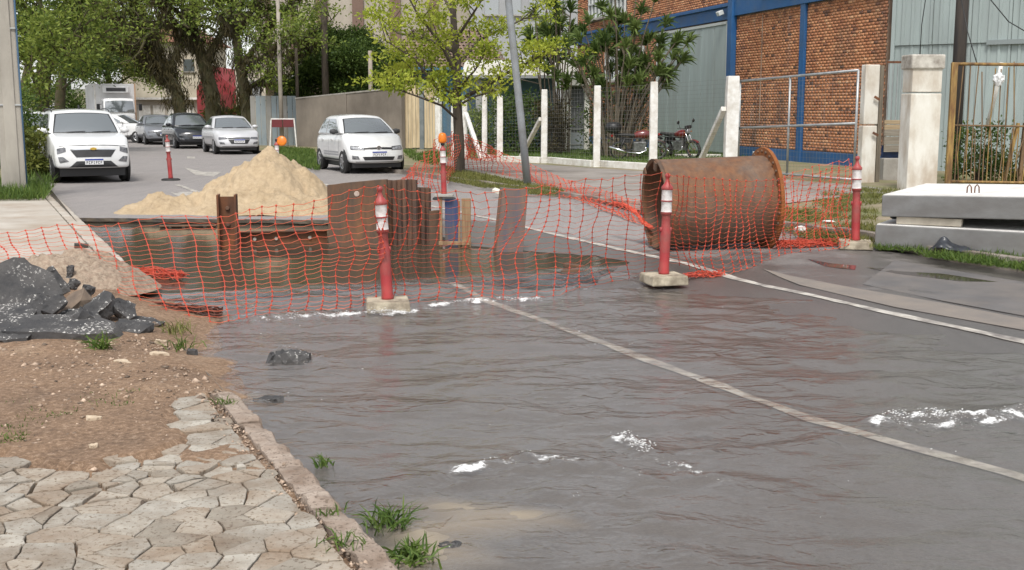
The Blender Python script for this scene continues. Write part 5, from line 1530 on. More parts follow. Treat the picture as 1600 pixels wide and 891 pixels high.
# ---- corrugated shed on the right
def shed():
    a = D(1393, 200, 32.0); b = D(1760, 200, 28.5); a.z = b.z = 0
    d = b - a; L = d.length; rz = math.atan2(d.y, d.x)
    t = thing('corrugated_shed', 'tall grey green corrugated metal shed on the right', 'building', (a.x, a.y, ZR), rz)
    m_c = M_('corrugated_sheet', (0.36, 0.42, 0.41), (0.30, 0.35, 0.34), 0.8, 0.5, 0.1, 20, stretch=(2.5, 1, 0.3), dirt=(0.22, 0.245, 0.24), dsc=0.7, damt=0.6)
    n = int(L / 1.0)
    for i in range(n + 1):
        for z0, z1, o in ((0.0, 3.35, 0.0), (3.36, 8.0, -0.05)):
            mb = MB(); vs = []; fs = []
            prof = []
            for k in range(4):
                x = k * 0.25; prof += [(x, 0), (x + 0.15, 0), (x + 0.17, -0.035), (x + 0.23, -0.035)]
            prof.append((0.99, 0))
            for x, y in prof: vs += [(i + x, y + o, z0), (i + x, y + o, z1)]
            for k in range(len(prof) - 1): fs.append((2 * k, 2 * k + 2, 2 * k + 3, 2 * k + 1))
            mb.add(vs, fs); mb.obj('sheet', m_c, t)
    mb = MB(); mb.box((L / 2, 0.6, 4), (L, 1.1, 8)); mb.obj('wall', m_concrete, t)
    mb = MB(); mb.box((L / 2 + 1.2, -0.08, 3.36), (L - 2.4, 0.06, 0.12)); mb.obj('flashing', M_('dark_flashing', (0.22, 0.25, 0.25), None, rough=0.6), t)
    mb = MB(); mb.box((-0.05, -0.04, 4.0), (0.10, 0.12, 8.0)); mb.obj('corner_trim', m_c, t)
shed()
# ---- gate pillar, timber gate and rusty bar fence
m_pillar = M_('whitewashed_plaster', (0.74, 0.72, 0.66), (0.62, 0.58, 0.50), 3, 0.85, 0.4, 35, stretch=(1, 1, 0.5), dirt=(0.34, 0.25, 0.17), dsc=1.6, damt=0.8)
def right_gate():
    b = G(1441, 300, 0.08)
    t = thing('gate_pillar', 'thick whitewashed gate pillar with a dark weathered cap', 'pillar', (b.x, b.y + 0.35, 0.05), 0.08)
    h = D(1441, 85, b.y).z - 0.05
    w_ = 0.64
    mb = MB(); mb.box((0, 0, 1.0), (w_, 0.5, 2.02)); mb.obj('lower_shaft', m_pillar, t, bevel=0.02)
    mb = MB(); mb.box((0.004, 0, 2.33), (w_ - 0.02, 0.48, 0.59)); mb.obj('upper_shaft', m_pillar, t, bevel=0.015)
    mb = MB(); mb.box((0, 0, h - 0.14), (w_ + 0.06, 0.56, 0.29)); mb.obj('cap', M_('weathered_cap', (0.20, 0.17, 0.14), (0.33, 0.3, 0.25), 4, 0.95, 0.6, 30, dirt=(0.65, 0.62, 0.56), dsc=2.0, damt=0.9), t, bevel=0.03)
    # white post left of the pillar
    q = G(1355, 287, 0.08)
    t = thing('gate_post', 'white square gate post at the end of the mesh gate', 'post', (q.x, q.y + 0.15, 0.08), 0.15)
    hp = D(1362, 101, q.y).z - 0.08
    mb = MB(); mb.box((0, 0, hp * 0.24), (0.34, 0.24, hp * 0.5)); mb.obj('lower_shaft', m_pillar, t, bevel=0.02)
    mb = MB(); mb.box((0.01, 0, hp * 0.75), (0.34, 0.235, hp * 0.5)); mb.obj('upper_shaft', m_pillar, t, bevel=0.02)
    mb = MB(); mb.box((0.26, 0.02, hp * 0.5), (0.10, 0.16, hp * 0.99)); mb.obj('side_timber', M_('grey_timber', (0.2, 0.165, 0.12), (0.1, 0.085, 0.065), 5, 0.9, 0.4, 30, stretch=(5, 5, 0.4)), t, bevel=0.006)
    for z in (hp * 0.42, hp * 0.72):
        mb = MB(); mb.box((0.1, -0.19, z), (0.14, 0.03, 0.05), (0, 0.5, 0)); mb.obj('hinge', m_rust, t)
    # boarded wicket between post and pillar
    Yb = 27.2
    a = D(1378, 290, Yb); t = thing('boarded_panel', 'tan board panel between the white post and the pillar', 'panel', (a.x, Yb, 0.08))
    m_bd = [M_('tan_board', (0.42, 0.32, 0.20), (0.30, 0.22, 0.13), 5, 0.85, 0.3, 30, stretch=(0.4, 5, 5)), M_('grey_board', (0.30, 0.27, 0.22), (0.2, 0.17, 0.13), 5, 0.9, 0.3, 30, stretch=(0.4, 5, 5))]
    ln = D(1420, 290, Yb).x - a.x
    z = D(1380, 238, Yb).z - 0.08
    for i in range(5):
        hh = (0.17, 0.2, 0.15, 0.13, 0.1)[i]
        mb = MB(); mb.box((ln / 2, 0.01 * i, z + hh / 2), (ln, 0.03, hh - 0.012), (0, R.uniform(-0.02, 0.02), 0)); mb.obj('board', m_bd[i in (0, 2, 1)], t, bevel=0.004); z += hh
    for k in range(6):
        mb = MB(); mb.box((ln * (k + 0.5) / 6, 0.08, 1.9), (0.018, 0.02, 1.8)); mb.obj('bar', m_steel, t)
    mb = MB(); mb.box((ln / 2, 0.08, 2.75), (ln, 0.03, 0.05)); mb.obj('rail', m_rust, t)
    mb = MB(); mb.box((ln / 2, 0.1, 0.25), (ln, 0.3, 0.56)); mb.obj('base_wall', m_concrete, t, bevel=0.02)
    mb = MB(); mb.grid(lambda p, q: (ln * p, 0.18 + 0.06 * noise.noise(Vector((p * 6, q * 5, 0))), 0.5 + 0.33 * q * (1 - 0.25 * p)), 10, 5)
    o = mb.obj('tarpaulin', M_('blue_tarp', (0.03, 0.07, 0.20), (0.02, 0.04, 0.09), 6, 0.5), smooth=True); o.location = (a.x, Yb, 0.08); tag(o, 'blue tarpaulin scrap below the boards beside the pillar', 'tarpaulin')
    # rusty bars
    Y0 = 25.3
    a = D(1476, 300, Y0); a.z = 0.1
    t = thing('bar_gate', 'rusty yellow iron bar gate beside the pillar', 'gate', a, -0.06)
    m_yr = M_('yellow_rust', (0.42, 0.28, 0.09), (0.20, 0.095, 0.035), 4, 0.8, 0.4, 40, stretch=(3, 3, 0.5), dirt=(0.10, 0.06, 0.035), dsc=2.2, damt=0.85)
    m_gr = M_('brown_bar', (0.24, 0.15, 0.075), (0.13, 0.085, 0.05), 4, 0.85, 0.4, 40, stretch=(3, 3, 0.5))
    H = D(1476, 100, Y0).z - 0.1; Hm = D(1476, 196, Y0).z - 0.1
    Lg = 3.2
    for z, rr in ((H, 0.035), (Hm, 0.02), (0.08, 0.03)):
        mb = MB(); mb.tube([(0, 0, z), (Lg * 0.5, 0, z - 0.02), (Lg, 0, z + 0.03)], rr, 8); mb.obj('rail', m_yr if z != Hm else m_gr, t, smooth=True)
    mb = MB(); mb.box((0.05, -0.03, H / 2), (0.13, 0.10, H + 0.05)); mb.obj('stile', m_yr, t, bevel=0.01)
    x = 0.2; k = 0
    while x < Lg:
        full = k % 2 == 0
        top = H if full else Hm
        if 1.55 < x < 2.0 and R.random() < 0.6: top = Hm * R.uniform(0.75, 1.2)
        mb = MB(); mb.tube([(x, 0, 0.06), (x + R.gauss(0, 0.03), R.gauss(0, 0.02), top * 0.5), (x + R.gauss(0, 0.045), 0, top * R.uniform(0.93, 1.02))], 0.013, 5); mb.obj('bar', m_yr if R.random() < 0.55 else m_gr, t)
        x += 0.085; k += 1
    mb = MB(); mb.beam((1.3, 0.1, 0.1), (1.5, 0.05, 1.35), 0.09, 0.05); mb.obj('brace', m_yr, t)
    mb = MB(); mb.beam((1.62, 0.1, 0.05), (1.66, 0.08, 1.35), 0.10, 0.07); mb.obj('brace', m_gr, t)
    t2 = thing('white_pole', 'pale slanting pole tied behind the rusty bar gate', 'pole', D(1540, 290, 25.5)); t2.location.z = 0.1
    mb = MB(); mb.tube([(0, 0.1, 1.3), (0.1, 0.0, 2.0), (0.16, -0.06, 2.65)], 0.045, 8); mb.obj('shaft', m_white_paint, t2, smooth=True)
    bm = bmesh.new(); bmesh.ops.create_icosphere(bm, subdivisions=3, radius=0.14)
    for v in bm.verts: v.co = Vector((v.co.x * 0.8, v.co.y * 0.6, v.co.z * 1.25)) * (1 + 0.4 * noise.noise(v.co * 16)) * (1 if v.co.z < 0.05 else 0.72)
    me = bpy.data.meshes.new('hanging_bag'); bm.to_mesh(me); bm.free(); me.materials.append(M_('thin_white_plastic', (0.75, 0.76, 0.77), (0.6, 0.6, 0.6), 8, 0.35))
    o = link_mesh('plastic_bag', me); o.location = D(1561, 122, 25.15); tag(o, 'white plastic bag hanging on the bar gate', 'bag')
right_gate()
# ---- gatehouse behind the fence
def gatehouse():
    Y = 46.5
    o0 = D(722, 240, Y); o0.z = ZR
    t = thing('gatehouse', 'low white canopied gatehouse behind the post fence', 'building', (o0.x, Y, ZR))
    X = lambda px, Yy=Y: D(px, 200, Yy).x - o0.x
    Z = lambda py, Yy=Y: D(800, py, Yy).z - ZR
    m_w = M_('cream_white', (0.72, 0.71, 0.66), (0.6, 0.58, 0.52), 2, 0.8, dirt=(0.4, 0.37, 0.32), dsc=0.8, damt=0.6)
    # canopy: sloping white roof with fascia
    mb = MB(); x0, x1 = X(722), X(905); z0, z1 = Z(118), Z(99)
    mb.add([(x0, 0, z0), (x1, 0, z0), (x1, 3.2, z0), (x0, 3.2, z0), (x0 + 0.1, 0.15, z1), (x1 - 0.1, 0.15, z1), (x1 - 0.1, 3.0, z1 + 0.25), (x0 + 0.1, 3.0, z1 + 0.25)], [(3, 2, 1, 0), (4, 5, 6, 7), (0, 1, 5, 4), (1, 2, 6, 5), (2, 3, 7, 6), (3, 0, 4, 7)])
    mb.obj('canopy', m_w, t, bevel=0.02)
    mb = MB(); mb.box(((x0 + x1) / 2, -0.02, z0 - 0.06), (x1 - x0, 0.1, 0.1)); mb.obj('fascia', M_('grey_fascia', (0.28, 0.29, 0.29), None, rough=0.7), t)
    for px in (748, 776): 
        mb = MB(); mb.box((X(px), 0.3, z0 / 2), (0.24, 0.24, z0)); mb.obj('column', M_('grey_column', (0.34, 0.34, 0.32), (0.27, 0.27, 0.25), 3, 0.8), t, bevel=0.01)
    mb = MB(); mb.box(((x0 + X(870)) / 2, 3.1, z0 / 2), (X(870) - x0, 0.15, z0)); mb.obj('back_wall', M_('blue_grey_wall', (0.13, 0.22, 0.30), (0.10, 0.16, 0.22), 1, 0.8), t)
    # white portal with grille door
    zd = Z(132)
    mb = MB(); mb.box((X(886), 0.25, zd / 2), (0.30, 0.4, zd)); mb.obj('jamb', m_w, t, bevel=0.01)
    mb = MB(); mb.box((X(917), 0.25, zd / 2), (0.20, 0.4, zd)); mb.obj('jamb', m_w, t, bevel=0.01)
    mb = MB(); mb.box((X(902), 0.1, zd + 0.15), (1.2, 0.9, 0.28), (0.15, 0, 0)); mb.obj('porch_roof', m_w, t, bevel=0.02)
    d0, d1 = X(891), X(914)
    mb = MB(); mb.box(((d0 + d1) / 2, 0.4, zd / 2), (d1 - d0, 0.04, zd)); dr = mb.obj('door', M_('door_grey', (0.10, 0.105, 0.11), (0.14, 0.145, 0.15), 2, 0.6), t)
    for k in range(5):
        mb = MB(); mb.box((d0 + (d1 - d0) * (k + 0.5) / 5, 0.36, zd * 0.6), (0.02, 0.02, zd * 0.75)); mb.obj('bar', m_steel, dr)
    for z in (0.25, zd * 0.33, zd * 0.66, zd * 0.97):
        mb = MB(); mb.box(((d0 + d1) / 2, 0.35, z), (d1 - d0, 0.03, 0.05)); mb.obj('rail', m_steel, dr)
    mb = MB(); mb.box(((d0 + d1) / 2, 0.37, 0.4), (d1 - d0 - 0.05, 0.02, 0.65)); mb.obj('kick_panel', M_('kick_grey', (0.3, 0.33, 0.35), None, rough=0.5), dr)
    # low brick wall and grey panel left of the door
    mb = MB(); mb.box((X(876), 0.3, 0.45), (0.55, 0.25, 0.9)); mb.obj('brick_base', M_('brick_flat', (0.34, 0.12, 0.055), (0.22, 0.075, 0.04), 9, 0.85, 0.4, 40), t, bevel=0.01)
    mb = MB(); mb.box((X(874), 0.35, 1.35), (0.45, 0.1, 0.9)); mb.obj('notice_panel', M_('panel_grey', (0.35, 0.36, 0.36), (0.2, 0.21, 0.22), 3, 0.6), t)
gatehouse()
# ---- blue house with tiled roof
def blue_house():
    Y = 58.0
    o0 = D(604, 230, Y); o0.z = ZR
    t = thing('blue_house', 'blue wooden house with an old brown tiled roof', 'house', (o0.x, Y, ZR))
    X = lambda px: D(px, 200, Y).x - o0.x
    Z = lambda py, Yy=Y: D(800, py, Yy).z - ZR
    m_b = M_('blue_boards', (0.05, 0.17, 0.28), (0.04, 0.13, 0.22), 2, 0.8, stretch=(4, 4, 0.4), dirt=(0.12, 0.15, 0.16), dsc=1.2, damt=0.7)
    W0, W1, zt = 0.0, X(780), Z(105)
    mb = MB(); mb.box(((W0 + W1) / 2, 3.0, zt / 2), (W1 - W0, 6.0, zt)); mb.obj('wall', m_b, t)
    for k in range(int((W1 - W0) / 0.3)):
        mb = MB(); mb.box((W0 + 0.15 + k * 0.3, -0.02, zt / 2), (0.28, 0.03, zt)); mb.obj('board', m_b, t)
    # hipped roof laid with tiles, course by course
    e0, e1, ez = W0 - 0.5, W1 + 0.5, zt - 0.05
    ry, rz_ = 3.0, Z(46, Y + 3)
    hip = 1.7
    mb = MB(); mb.add([(e0, -0.6, ez), (e1, -0.6, ez), (e1, 6.6, ez), (e0, 6.6, ez), (e0 + hip, ry, rz_), (e1 - hip, ry, rz_)], [(3, 2, 1, 0), (0, 1, 5, 4), (1, 2, 5), (2, 3, 4, 5), (3, 0, 4)])
    m_tile = M_('old_roof_tile', (0.20, 0.135, 0.10), (0.12, 0.09, 0.07), 3, 0.9, 0.5, 30, dirt=(0.28, 0.2, 0.15), dsc=2, damt=0.6, rnd=0.4)
    rf = mb.obj('roof', m_tile, t)
    rg = np.random.default_rng(2); V, F, rn = [], [], []; k = 0
    n = 13
    for i in range(n):
        s0, s1 = i / n, (i + 1.25) / n
        ya, yb = -0.6 + (ry + 0.6) * s0, -0.6 + (ry + 0.6) * min(1, s1); za, zb = ez + (rz_ - ez) * s0, ez + (rz_ - ez) * min(1, s1)
        xa, xb = e0 + hip * s0, e1 - hip * s0
        x = xa
        while x < xb:
            w_ = 0.22; h = 0.07 + rg.normal(0, 0.008)
            V += [[x, ya, za + 0.02], [x + w_ * 0.5, ya - 0.02, za + h + 0.03], [x + w_, ya, za + 0.02], [x, yb, zb], [x + w_ * 0.5, yb, zb + 0.02], [x + w_, yb, zb]]
            F += [[0 + k, 1 + k, 4 + k, 3 + k], [1 + k, 2 + k, 5 + k, 4 + k]]; k += 6; v = rg.uniform(); rn += [v, v]
            x += w_
    o = link_mesh('roof_tile', np_mesh('roof_tile', np.array(V), np.array(F), m_tile, rn), rf); tag(o, kind='stuff')
    mb = MB(); mb.beam((e0, -0.62, ez - 0.05), (e1, -0.62, ez - 0.05), 0.05, 0.14); mb.obj('eaves_board', m_b, rf)
blue_house()
# ---- grey boundary wall, cream hoarding, sheet fence, sign
def boundary():
    a = D(464, 236, 52.5); b = D(629, 236, 48.5)
    a.z = b.z = ZR
    d = b - a; L = math.hypot(d.x, d.y); rz = math.atan2(d.y, d.x)
    t = thing('boundary_wall', 'long weathered grey concrete wall behind the white hatchback', 'wall', a, rz)
    h0 = D(464, 155, 52.5).z - ZR; h1 = D(629, 138, 48.5).z - ZR
    m_gw = M_('stained_render', (0.25, 0.215, 0.175), (0.215, 0.183, 0.15), 0.6, 0.9, 0.3, 30, stretch=(0.8, 0.8, 0.5), dirt=(0.09, 0.075, 0.06), dsc=0.5, damt=0.8)
    n = 4; cuts = [0, 0.10, 0.5, 0.88, 1.0]
    for i in range(4):
        x0, x1 = L * cuts[i], L * cuts[i + 1] - 0.015; za, zb = h0 + (h1 - h0) * cuts[i], h0 + (h1 - h0) * cuts[i + 1]
        mb = MB(); o = 0.02 * (i % 2)
        mb.add([(x0, -o, -0.1), (x1, -o, -0.1), (x1, 0.2, -0.1), (x0, 0.2, -0.1), (x0, -o, za), (x1, -o, zb), (x1, 0.2, zb), (x0, 0.2, za)], [(3, 2, 1, 0), (4, 5, 6, 7), (0, 1, 5, 4), (1, 2, 6, 5), (2, 3, 7, 6), (3, 0, 4, 7)])
        mb.obj('wall_panel', m_gw, t, bevel=0.01)
    mb = MB(); mb.beam((-0.02, 0.1, h0 + 0.03), (L, 0.1, h1 + 0.03), 0.26, 0.06); mb.obj('coping', m_concrete, t)
    # cream hoarding
    Y = 48.8; a = D(632, 234, Y); a.z = ZR
    t = thing('board_hoarding', 'cream vertical board hoarding with grey posts next to the wall', 'hoarding', a)
    m_cr = M_('cream_board', (0.62, 0.50, 0.32), (0.53, 0.42, 0.26), 3, 0.8, stretch=(4, 4, 0.4), dirt=(0.35, 0.26, 0.16), dsc=1.5, damt=0.6)
    X = lambda px: D(px, 200, Y).x - a.x
    H = D(640, 131, Y).z - ZR
    for x0, x1 in ((X(632), X(656)), (X(663), X(680))):
        nb = 4; wd = (x1 - x0) / nb
        for i in range(nb):
            mb = MB(); mb.box((x0 + wd * (i + 0.5), 0.01 * (i % 2), H / 2), (wd - 0.012, 0.03, H - 0.1 + R.uniform(-0.03, 0.03))); mb.obj('board', m_cr, t)
    for px in (659, 684):
        mb = MB(); mb.box((X(px), 0, H / 2 + 0.05), (0.18 if px < 670 else 0.2, 0.15, H + 0.1)); mb.obj('post', M_('slate_post', (0.13, 0.15, 0.15), (0.2, 0.22, 0.22), 3, 0.8) if px < 670 else m_white_paint, t)
    # sheet metal fence and sign left of the wall
    Y = 54.0; a = D(395, 236, Y); a.z = ZR
    t = thing('sheet_fence', 'pale blue grey sheet metal fence beyond the silver sedan', 'fence', a)
    m_s = [M_('blue_grey_sheet', (0.22, 0.27, 0.30), (0.28, 0.31, 0.31), 1, 0.6), M_('grey_sheet', (0.30, 0.29, 0.27), (0.24, 0.23, 0.2), 1, 0.7)]
    H = D(440, 150, Y).z - ZR; X = lambda px: D(px, 200, Y).x - a.x
    for i in range(9):
        x = X(392) + (X(466) - X(392)) * i / 9; wd = (X(466) - X(392)) / 9
        mb = MB(); mb.box((x + wd / 2, 0.02 * (i % 2), H / 2), (wd - 0.02, 0.03, H)); mb.obj('sheet', m_s[i % 3 == 0], t)
    Y = 51.5; a = D(443, 236, Y); a.z = ZR
    t = thing('low_sign', 'low dark red sign board on a white frame before the wall', 'sign', a)
    w_ = 36 / (1820 / Y); z1, z0 = D(443, 187, Y).z - ZR, D(443, 199, Y).z - ZR
    for s in (-1, 1):
        mb = MB(); mb.box((s * w_ * 0.25, 0, (z0 + z1) / 2), (w_ * 0.46, 0.04, z1 - z0)); mb.obj('panel', M_('dark_red_panel', (0.16, 0.02, 0.025), (0.12, 0.02, 0.022), 3, 0.6), t)
        mb = MB(); mb.beam((s * w_ * 0.5, 0.0, z1), (s * w_ * 0.58, 0, 0), 0.05, 0.05); mb.obj('leg', m_white_paint, t)
    mb = MB(); mb.box((0, 0.04, z1 + 0.03), (w_ * 1.02, 0.04, 0.05)); mb.obj('top_rail', m_white_paint, t)
boundary()
# ---- distant buildings
def block(name, label, x0, x1, ytop, Y, depth, mat, cat='building', skew=0.0, ztop=None, yb=240):
    a = D(x0, yb, Y); b = D(x1, yb, Y + skew); a.z = b.z = 0.0
    d = b - a; L = math.hypot(d.x, d.y)
    t = thing(name, label, cat, a, math.atan2(d.y, d.x))
    H = ztop if ztop else D(x0, ytop, Y).z
    mb = MB(); mb.box((L / 2, depth / 2, H / 2), (L, depth, H)); mb.obj('wall', mat, t)
    return t, L, H
def distant():
    m_bg = M_('beige_render', (0.42, 0.375, 0.31), (0.36, 0.32, 0.265), 0.4, 0.85, stretch=(1, 1, 0.4), dirt=(0.27, 0.23, 0.19), dsc=0.3, damt=0.5)
    m_br = M_('brown_pilaster', (0.15, 0.095, 0.075), (0.19, 0.125, 0.095), 0.6, 0.85)
    Y = 82.0
    t, L, H = block('warehouse', 'tall beige warehouse with brown pilasters behind the grey wall', 405, 745, 0, Y, 12, m_bg, ztop=17)
    X = lambda px: D(px, 200, Y).x - D(405, 200, Y).x
    for px0, px1 in ((422, 430), (460, 468), (500, 518), (556, 573), (613, 630), (672, 688)):
        mb = MB(); mb.box(((X(px0) + X(px1)) / 2, -0.12, 8.4), (X(px1) - X(px0), 0.3, 16.8)); mb.obj('pilaster', m_br, t)
    t, L, H = block('grey_hall', 'pale grey rendered hall behind the young tree', 735, 905, 0, 78, 10, M_('pale_grey_render', (0.40, 0.41, 0.42), (0.34, 0.35, 0.36), 0.4, 0.8, dirt=(0.26, 0.26, 0.26), dsc=0.3, damt=0.6), ztop=13)
    for i in range(4):
        x = L * (0.2 + 0.2 * i); mb = MB(); mb.box((x, -0.05, 8.5), (0.9, 0.12, 1.1)); w_ = mb.obj('window', m_glass, t)
        mb = MB(); mb.box((x, -0.13, 7.9), (1.1, 0.16, 0.1)); mb.obj('sill', m_concrete, w_)
    # small house with white eaves
    t, L, H = block('small_house', 'small tan house with a white eaves board beyond the sheet fence', 418, 482, 128, 60, 5, M_('tan_render', (0.42, 0.32, 0.22), (0.36, 0.27, 0.19), 0.6, 0.85))
    mb = MB(); mb.add([(-0.7, -0.8, H - 0.2), (L + 0.3, -0.8, H + 0.35), (L + 0.3, 5.2, H + 0.35), (-0.7, 5.2, H - 0.2), (-0.7, -0.8, H), (L + 0.3, -0.8, H + 0.55), (L + 0.3, 5.2, H + 0.8), (-0.7, 5.2, H + 0.3)], [(3, 2, 1, 0), (4, 5, 6, 7), (0, 1, 5, 4), (1, 2, 6, 5), (2, 3, 7, 6), (3, 0, 4, 7)]); mb.obj('roof', m_white_paint, t)
    for x in (L * 0.35, L * 0.75):
        mb = MB(); mb.box((x, -0.03, H - 0.75), (0.6, 0.06, 0.5)); w_ = mb.obj('window', m_glass, t); mb = MB(); mb.box((x, -0.07, H - 1.03), (0.7, 0.1, 0.06)); mb.obj('sill', m_concrete, w_)
    # red gabled store
    m_rd = M_('red_render', (0.30, 0.035, 0.04), (0.24, 0.03, 0.035), 0.5, 0.8, dirt=(0.15, 0.03, 0.03), dsc=0.6, damt=0.5)
    t, L, H = block('red_store', 'dark red gabled store behind the big street trees', 311, 372, 140, 74, 8, m_rd)
    mb = MB(); mb.add([(0, 0.02, H), (L, 0.02, H), (L * 0.3, 0.02, H + 1.5), (0, 8, H), (L, 8, H), (L * 0.3, 8, H + 1.5)], [(0, 1, 2), (5, 4, 3), (0, 2, 5, 3), (1, 4, 5, 2)]); mb.obj('gable', m_rd, t)
    mb = MB(); mb.box((L * 0.6, -0.03, 1.4), (1.4, 0.06, 2.6)); mb.obj('door', M_('store_door', (0.2, 0.03, 0.03), None, rough=0.6), t)
    # cream house between the trees
    m_ch = M_('cream_render', (0.62, 0.56, 0.45), (0.54, 0.48, 0.38), 0.5, 0.85, dirt=(0.38, 0.32, 0.25), dsc=0.5, damt=0.6)
    t, L, H = block('cream_house', 'pale cream two storey house seen between the street trees', 196, 318, 66, 98, 9, m_ch)
    mb = MB(); mb.add([(-0.5, -0.6, H), (L + 0.5, -0.6, H), (L + 0.5, 9.6, H), (-0.5, 9.6, H), (L * 0.3, 4.5, H + 1.8), (L * 0.7, 4.5, H + 1.8)], [(3, 2, 1, 0), (0, 1, 5, 4), (1, 2, 5), (2, 3, 4, 5), (3, 0, 4)]); mb.obj('roof', M_('terracotta_roof', (0.25, 0.11, 0.07), (0.18, 0.09, 0.06), 1, 0.9), t)
    for i in range(4):
        for z in (2.0, H - 1.9):
            x = L * (0.14 + 0.24 * i); mb = MB(); mb.box((x, -0.02, z), (0.9, 0.08, 1.0)); w_ = mb.obj('window', m_glass, t); mb = MB(); mb.box((x, -0.09, z - 0.55), (1.1, 0.14, 0.08)); mb.obj('sill', m_concrete, w_)
    t, L, H = block('garage_row', 'low pale garage row with white doors past the parked cars', 216, 312, 156, 83, 5, M_('pale_render', (0.5, 0.46, 0.4), (0.42, 0.38, 0.33), 0.5, 0.85))
    for i in range(4):
        mb = MB(); mb.box((L * (0.14 + 0.235 * i), -0.03, 1.05), (L * 0.19, 0.06, 2.0)); mb.obj('door', m_white_paint, t)
    mb = MB(); mb.box((L / 2, 1.5, H + 0.08), (L + 0.4, 4, 0.16)); mb.obj('roof', m_white_paint, t)
    t, L, H = block('wide_house', 'pale rendered house wall behind the red store', 372, 420, 105, 68, 7, m_ch)
    mb = MB(); mb.box((L * 0.6, -0.03, H - 1.2), (0.8, 0.06, 0.9)); mb.obj('window', m_glass, t)
distant()
# ---- poles
def poles():
    b = G(825, 291, ZR)
    t = thing('leaning_pole', 'thin grey steel pole leaning left on the grass verge', 'pole', b)
    tp = D(788, -60, b.y - 0.3) - b
    mb = MB(); mb.tube([(0, 0, -0.05), tp * 0.33, tp * 0.66, tp, tp * 1.35], [0.085, 0.08, 0.076, 0.072, 0.066], 14); mb.obj('shaft', M_('grey_pole_paint', (0.33, 0.36, 0.38), (0.27, 0.29, 0.31), 3, 0.5, 0.1, 40, metal=0.2, dirt=(0.18, 0.17, 0.15), dsc=2, damt=0.6), t, smooth=True)
    mb = MB(); mb.lathe([(0.11, -0.02), (0.11, 0.03), (0.095, 0.05), (0.08, 0.05)], 14); mb.obj('collar', m_steel, t, smooth=True)
    # concrete pole on the left footway
    b = G(24, 306, 0.12)
    t = thing('concrete_pole', 'square grey concrete power pole on the left footway', 'power pole', b, 0.35)
    m_pc = M_('pole_concrete', (0.40, 0.37, 0.32), (0.31, 0.285, 0.245), 2, 0.85, 0.4, 50, stretch=(1, 1, 0.4), dirt=(0.2, 0.18, 0.155), dsc=1.2, damt=0.6)
    mb = MB(); mb.box((0, 0, 4.4), (0.44, 0.3, 9), taper=0.72); mb.obj('shaft', m_pc, t, bevel=0.03)
    mb = MB(); mb.box((0, -0.14, 4.4), (0.22, 0.06, 8.8), taper=0.8); mb.obj('recess_rib', m_pc, t, bevel=0.01)
    for z in (1.7, 3.1):
        mb = MB(); mb.box((0, 0, z), (0.45 - 0.02 * z, 0.33, 0.03)); mb.obj('steel_band', m_steel, t, bevel=0.004)
    mb = MB(); mb.tube([(0.22, -0.12, 0), (0.21, -0.13, 2), (0.2, -0.12, 5), (0.18, -0.1, 8.5)], 0.018, 6); mb.obj('conduit', M_('blue_conduit', (0.06, 0.12, 0.2), None, rough=0.5), t, smooth=True)
    mb = MB(); mb.tube([(-0.27, -0.2, 2.2), (-0.22, -0.22, 2.35), (-0.25, -0.22, 2.7), (-0.33, -0.2, 3.4), (-0.3, -0.2, 5.5)], 0.02, 6); mb.obj('cable', m_black, t, smooth=True)
    for name, lab, px, py, Y, r0, hgt, mat, lean in (('wooden_pole', 'dark tall wooden power pole rising behind the grey wall', 511, 236, 54.5, 0.17, 11, m_bark, 0.0), ('wooden_pole', 'short pale pole standing behind the grey wall', 581, 236, 51.5, 0.11, 4.2, M_('pale_pole', (0.34, 0.29, 0.24), (0.25, 0.21, 0.17), 3, 0.9), 0.0), ('wooden_pole', 'slim pale pole in front of the sheet fence', 441, 236, 52.0, 0.10, 6.5, M_('pale_pole2', (0.36, 0.32, 0.27), (0.25, 0.22, 0.18), 3, 0.9), 0.0), ('wooden_pole', 'slim brown pole right of the sheet fence', 467, 236, 53.6, 0.08, 5.5, m_bark, 0.0), ('power_pole', 'dark square pole rising behind the rusty bar gate', 1487, 300, 27.6, 0.16, 10, M_('dark_pole', (0.075, 0.06, 0.05), (0.045, 0.04, 0.04), 4, 0.8, stretch=(3, 3, 0.3)), 0.0)):
        b = D(px, py, Y); b.z = ZR
        t = thing(name, lab, 'pole', b)
        mb = MB(); mb.tube([(0, 0, -0.1), (0.0, 0, hgt * 0.5), (lean, 0, hgt)], [r0, r0 * 0.92, r0 * 0.8], 10); mb.obj('shaft', mat, t, smooth=True)
        if hgt > 8:
            mb = MB(); mb.box((0, -r0, hgt - 0.6), (1.8, 0.1, 0.12)); mb.obj('cross_arm', m_bark, t)
            for s in (-0.8, -0.3, 0.3, 0.8):
                mb = MB(); mb.T = Matrix.Translation((s, -r0, hgt - 0.54)); mb.lathe([(0.03, 0), (0.05, 0.04), (0.03, 0.08), (0.05, 0.11), (0, 0.14)], 8); mb.obj('insulator', m_white_paint, t)
    def cable(label, pts, r):
        mb = MB(); P = [D(*p) for p in pts]; mb.tube(P, r, 5); o = mb.obj('cable', m_black, smooth=True); tag(o, label, 'cable')
    cable('thin black cable hanging left of the dark pole before the shed', [(1448, -60, 29), (1446, 0, 29), (1440, 40, 29), (1437, 96, 29)], 0.012)
    cable('thin black cable dropping right of the dark pole to the bar gate', [(1492, -60, 27), (1502, 0, 27), (1512, 50, 26.6), (1526, 98, 26.2)], 0.012)
    cable('black cable sloping down across the shed at the far right', [(1520, -60, 26), (1548, 0, 26), (1576, 34, 26), (1610, 54, 26), (1660, 70, 26)], 0.012)
poles()
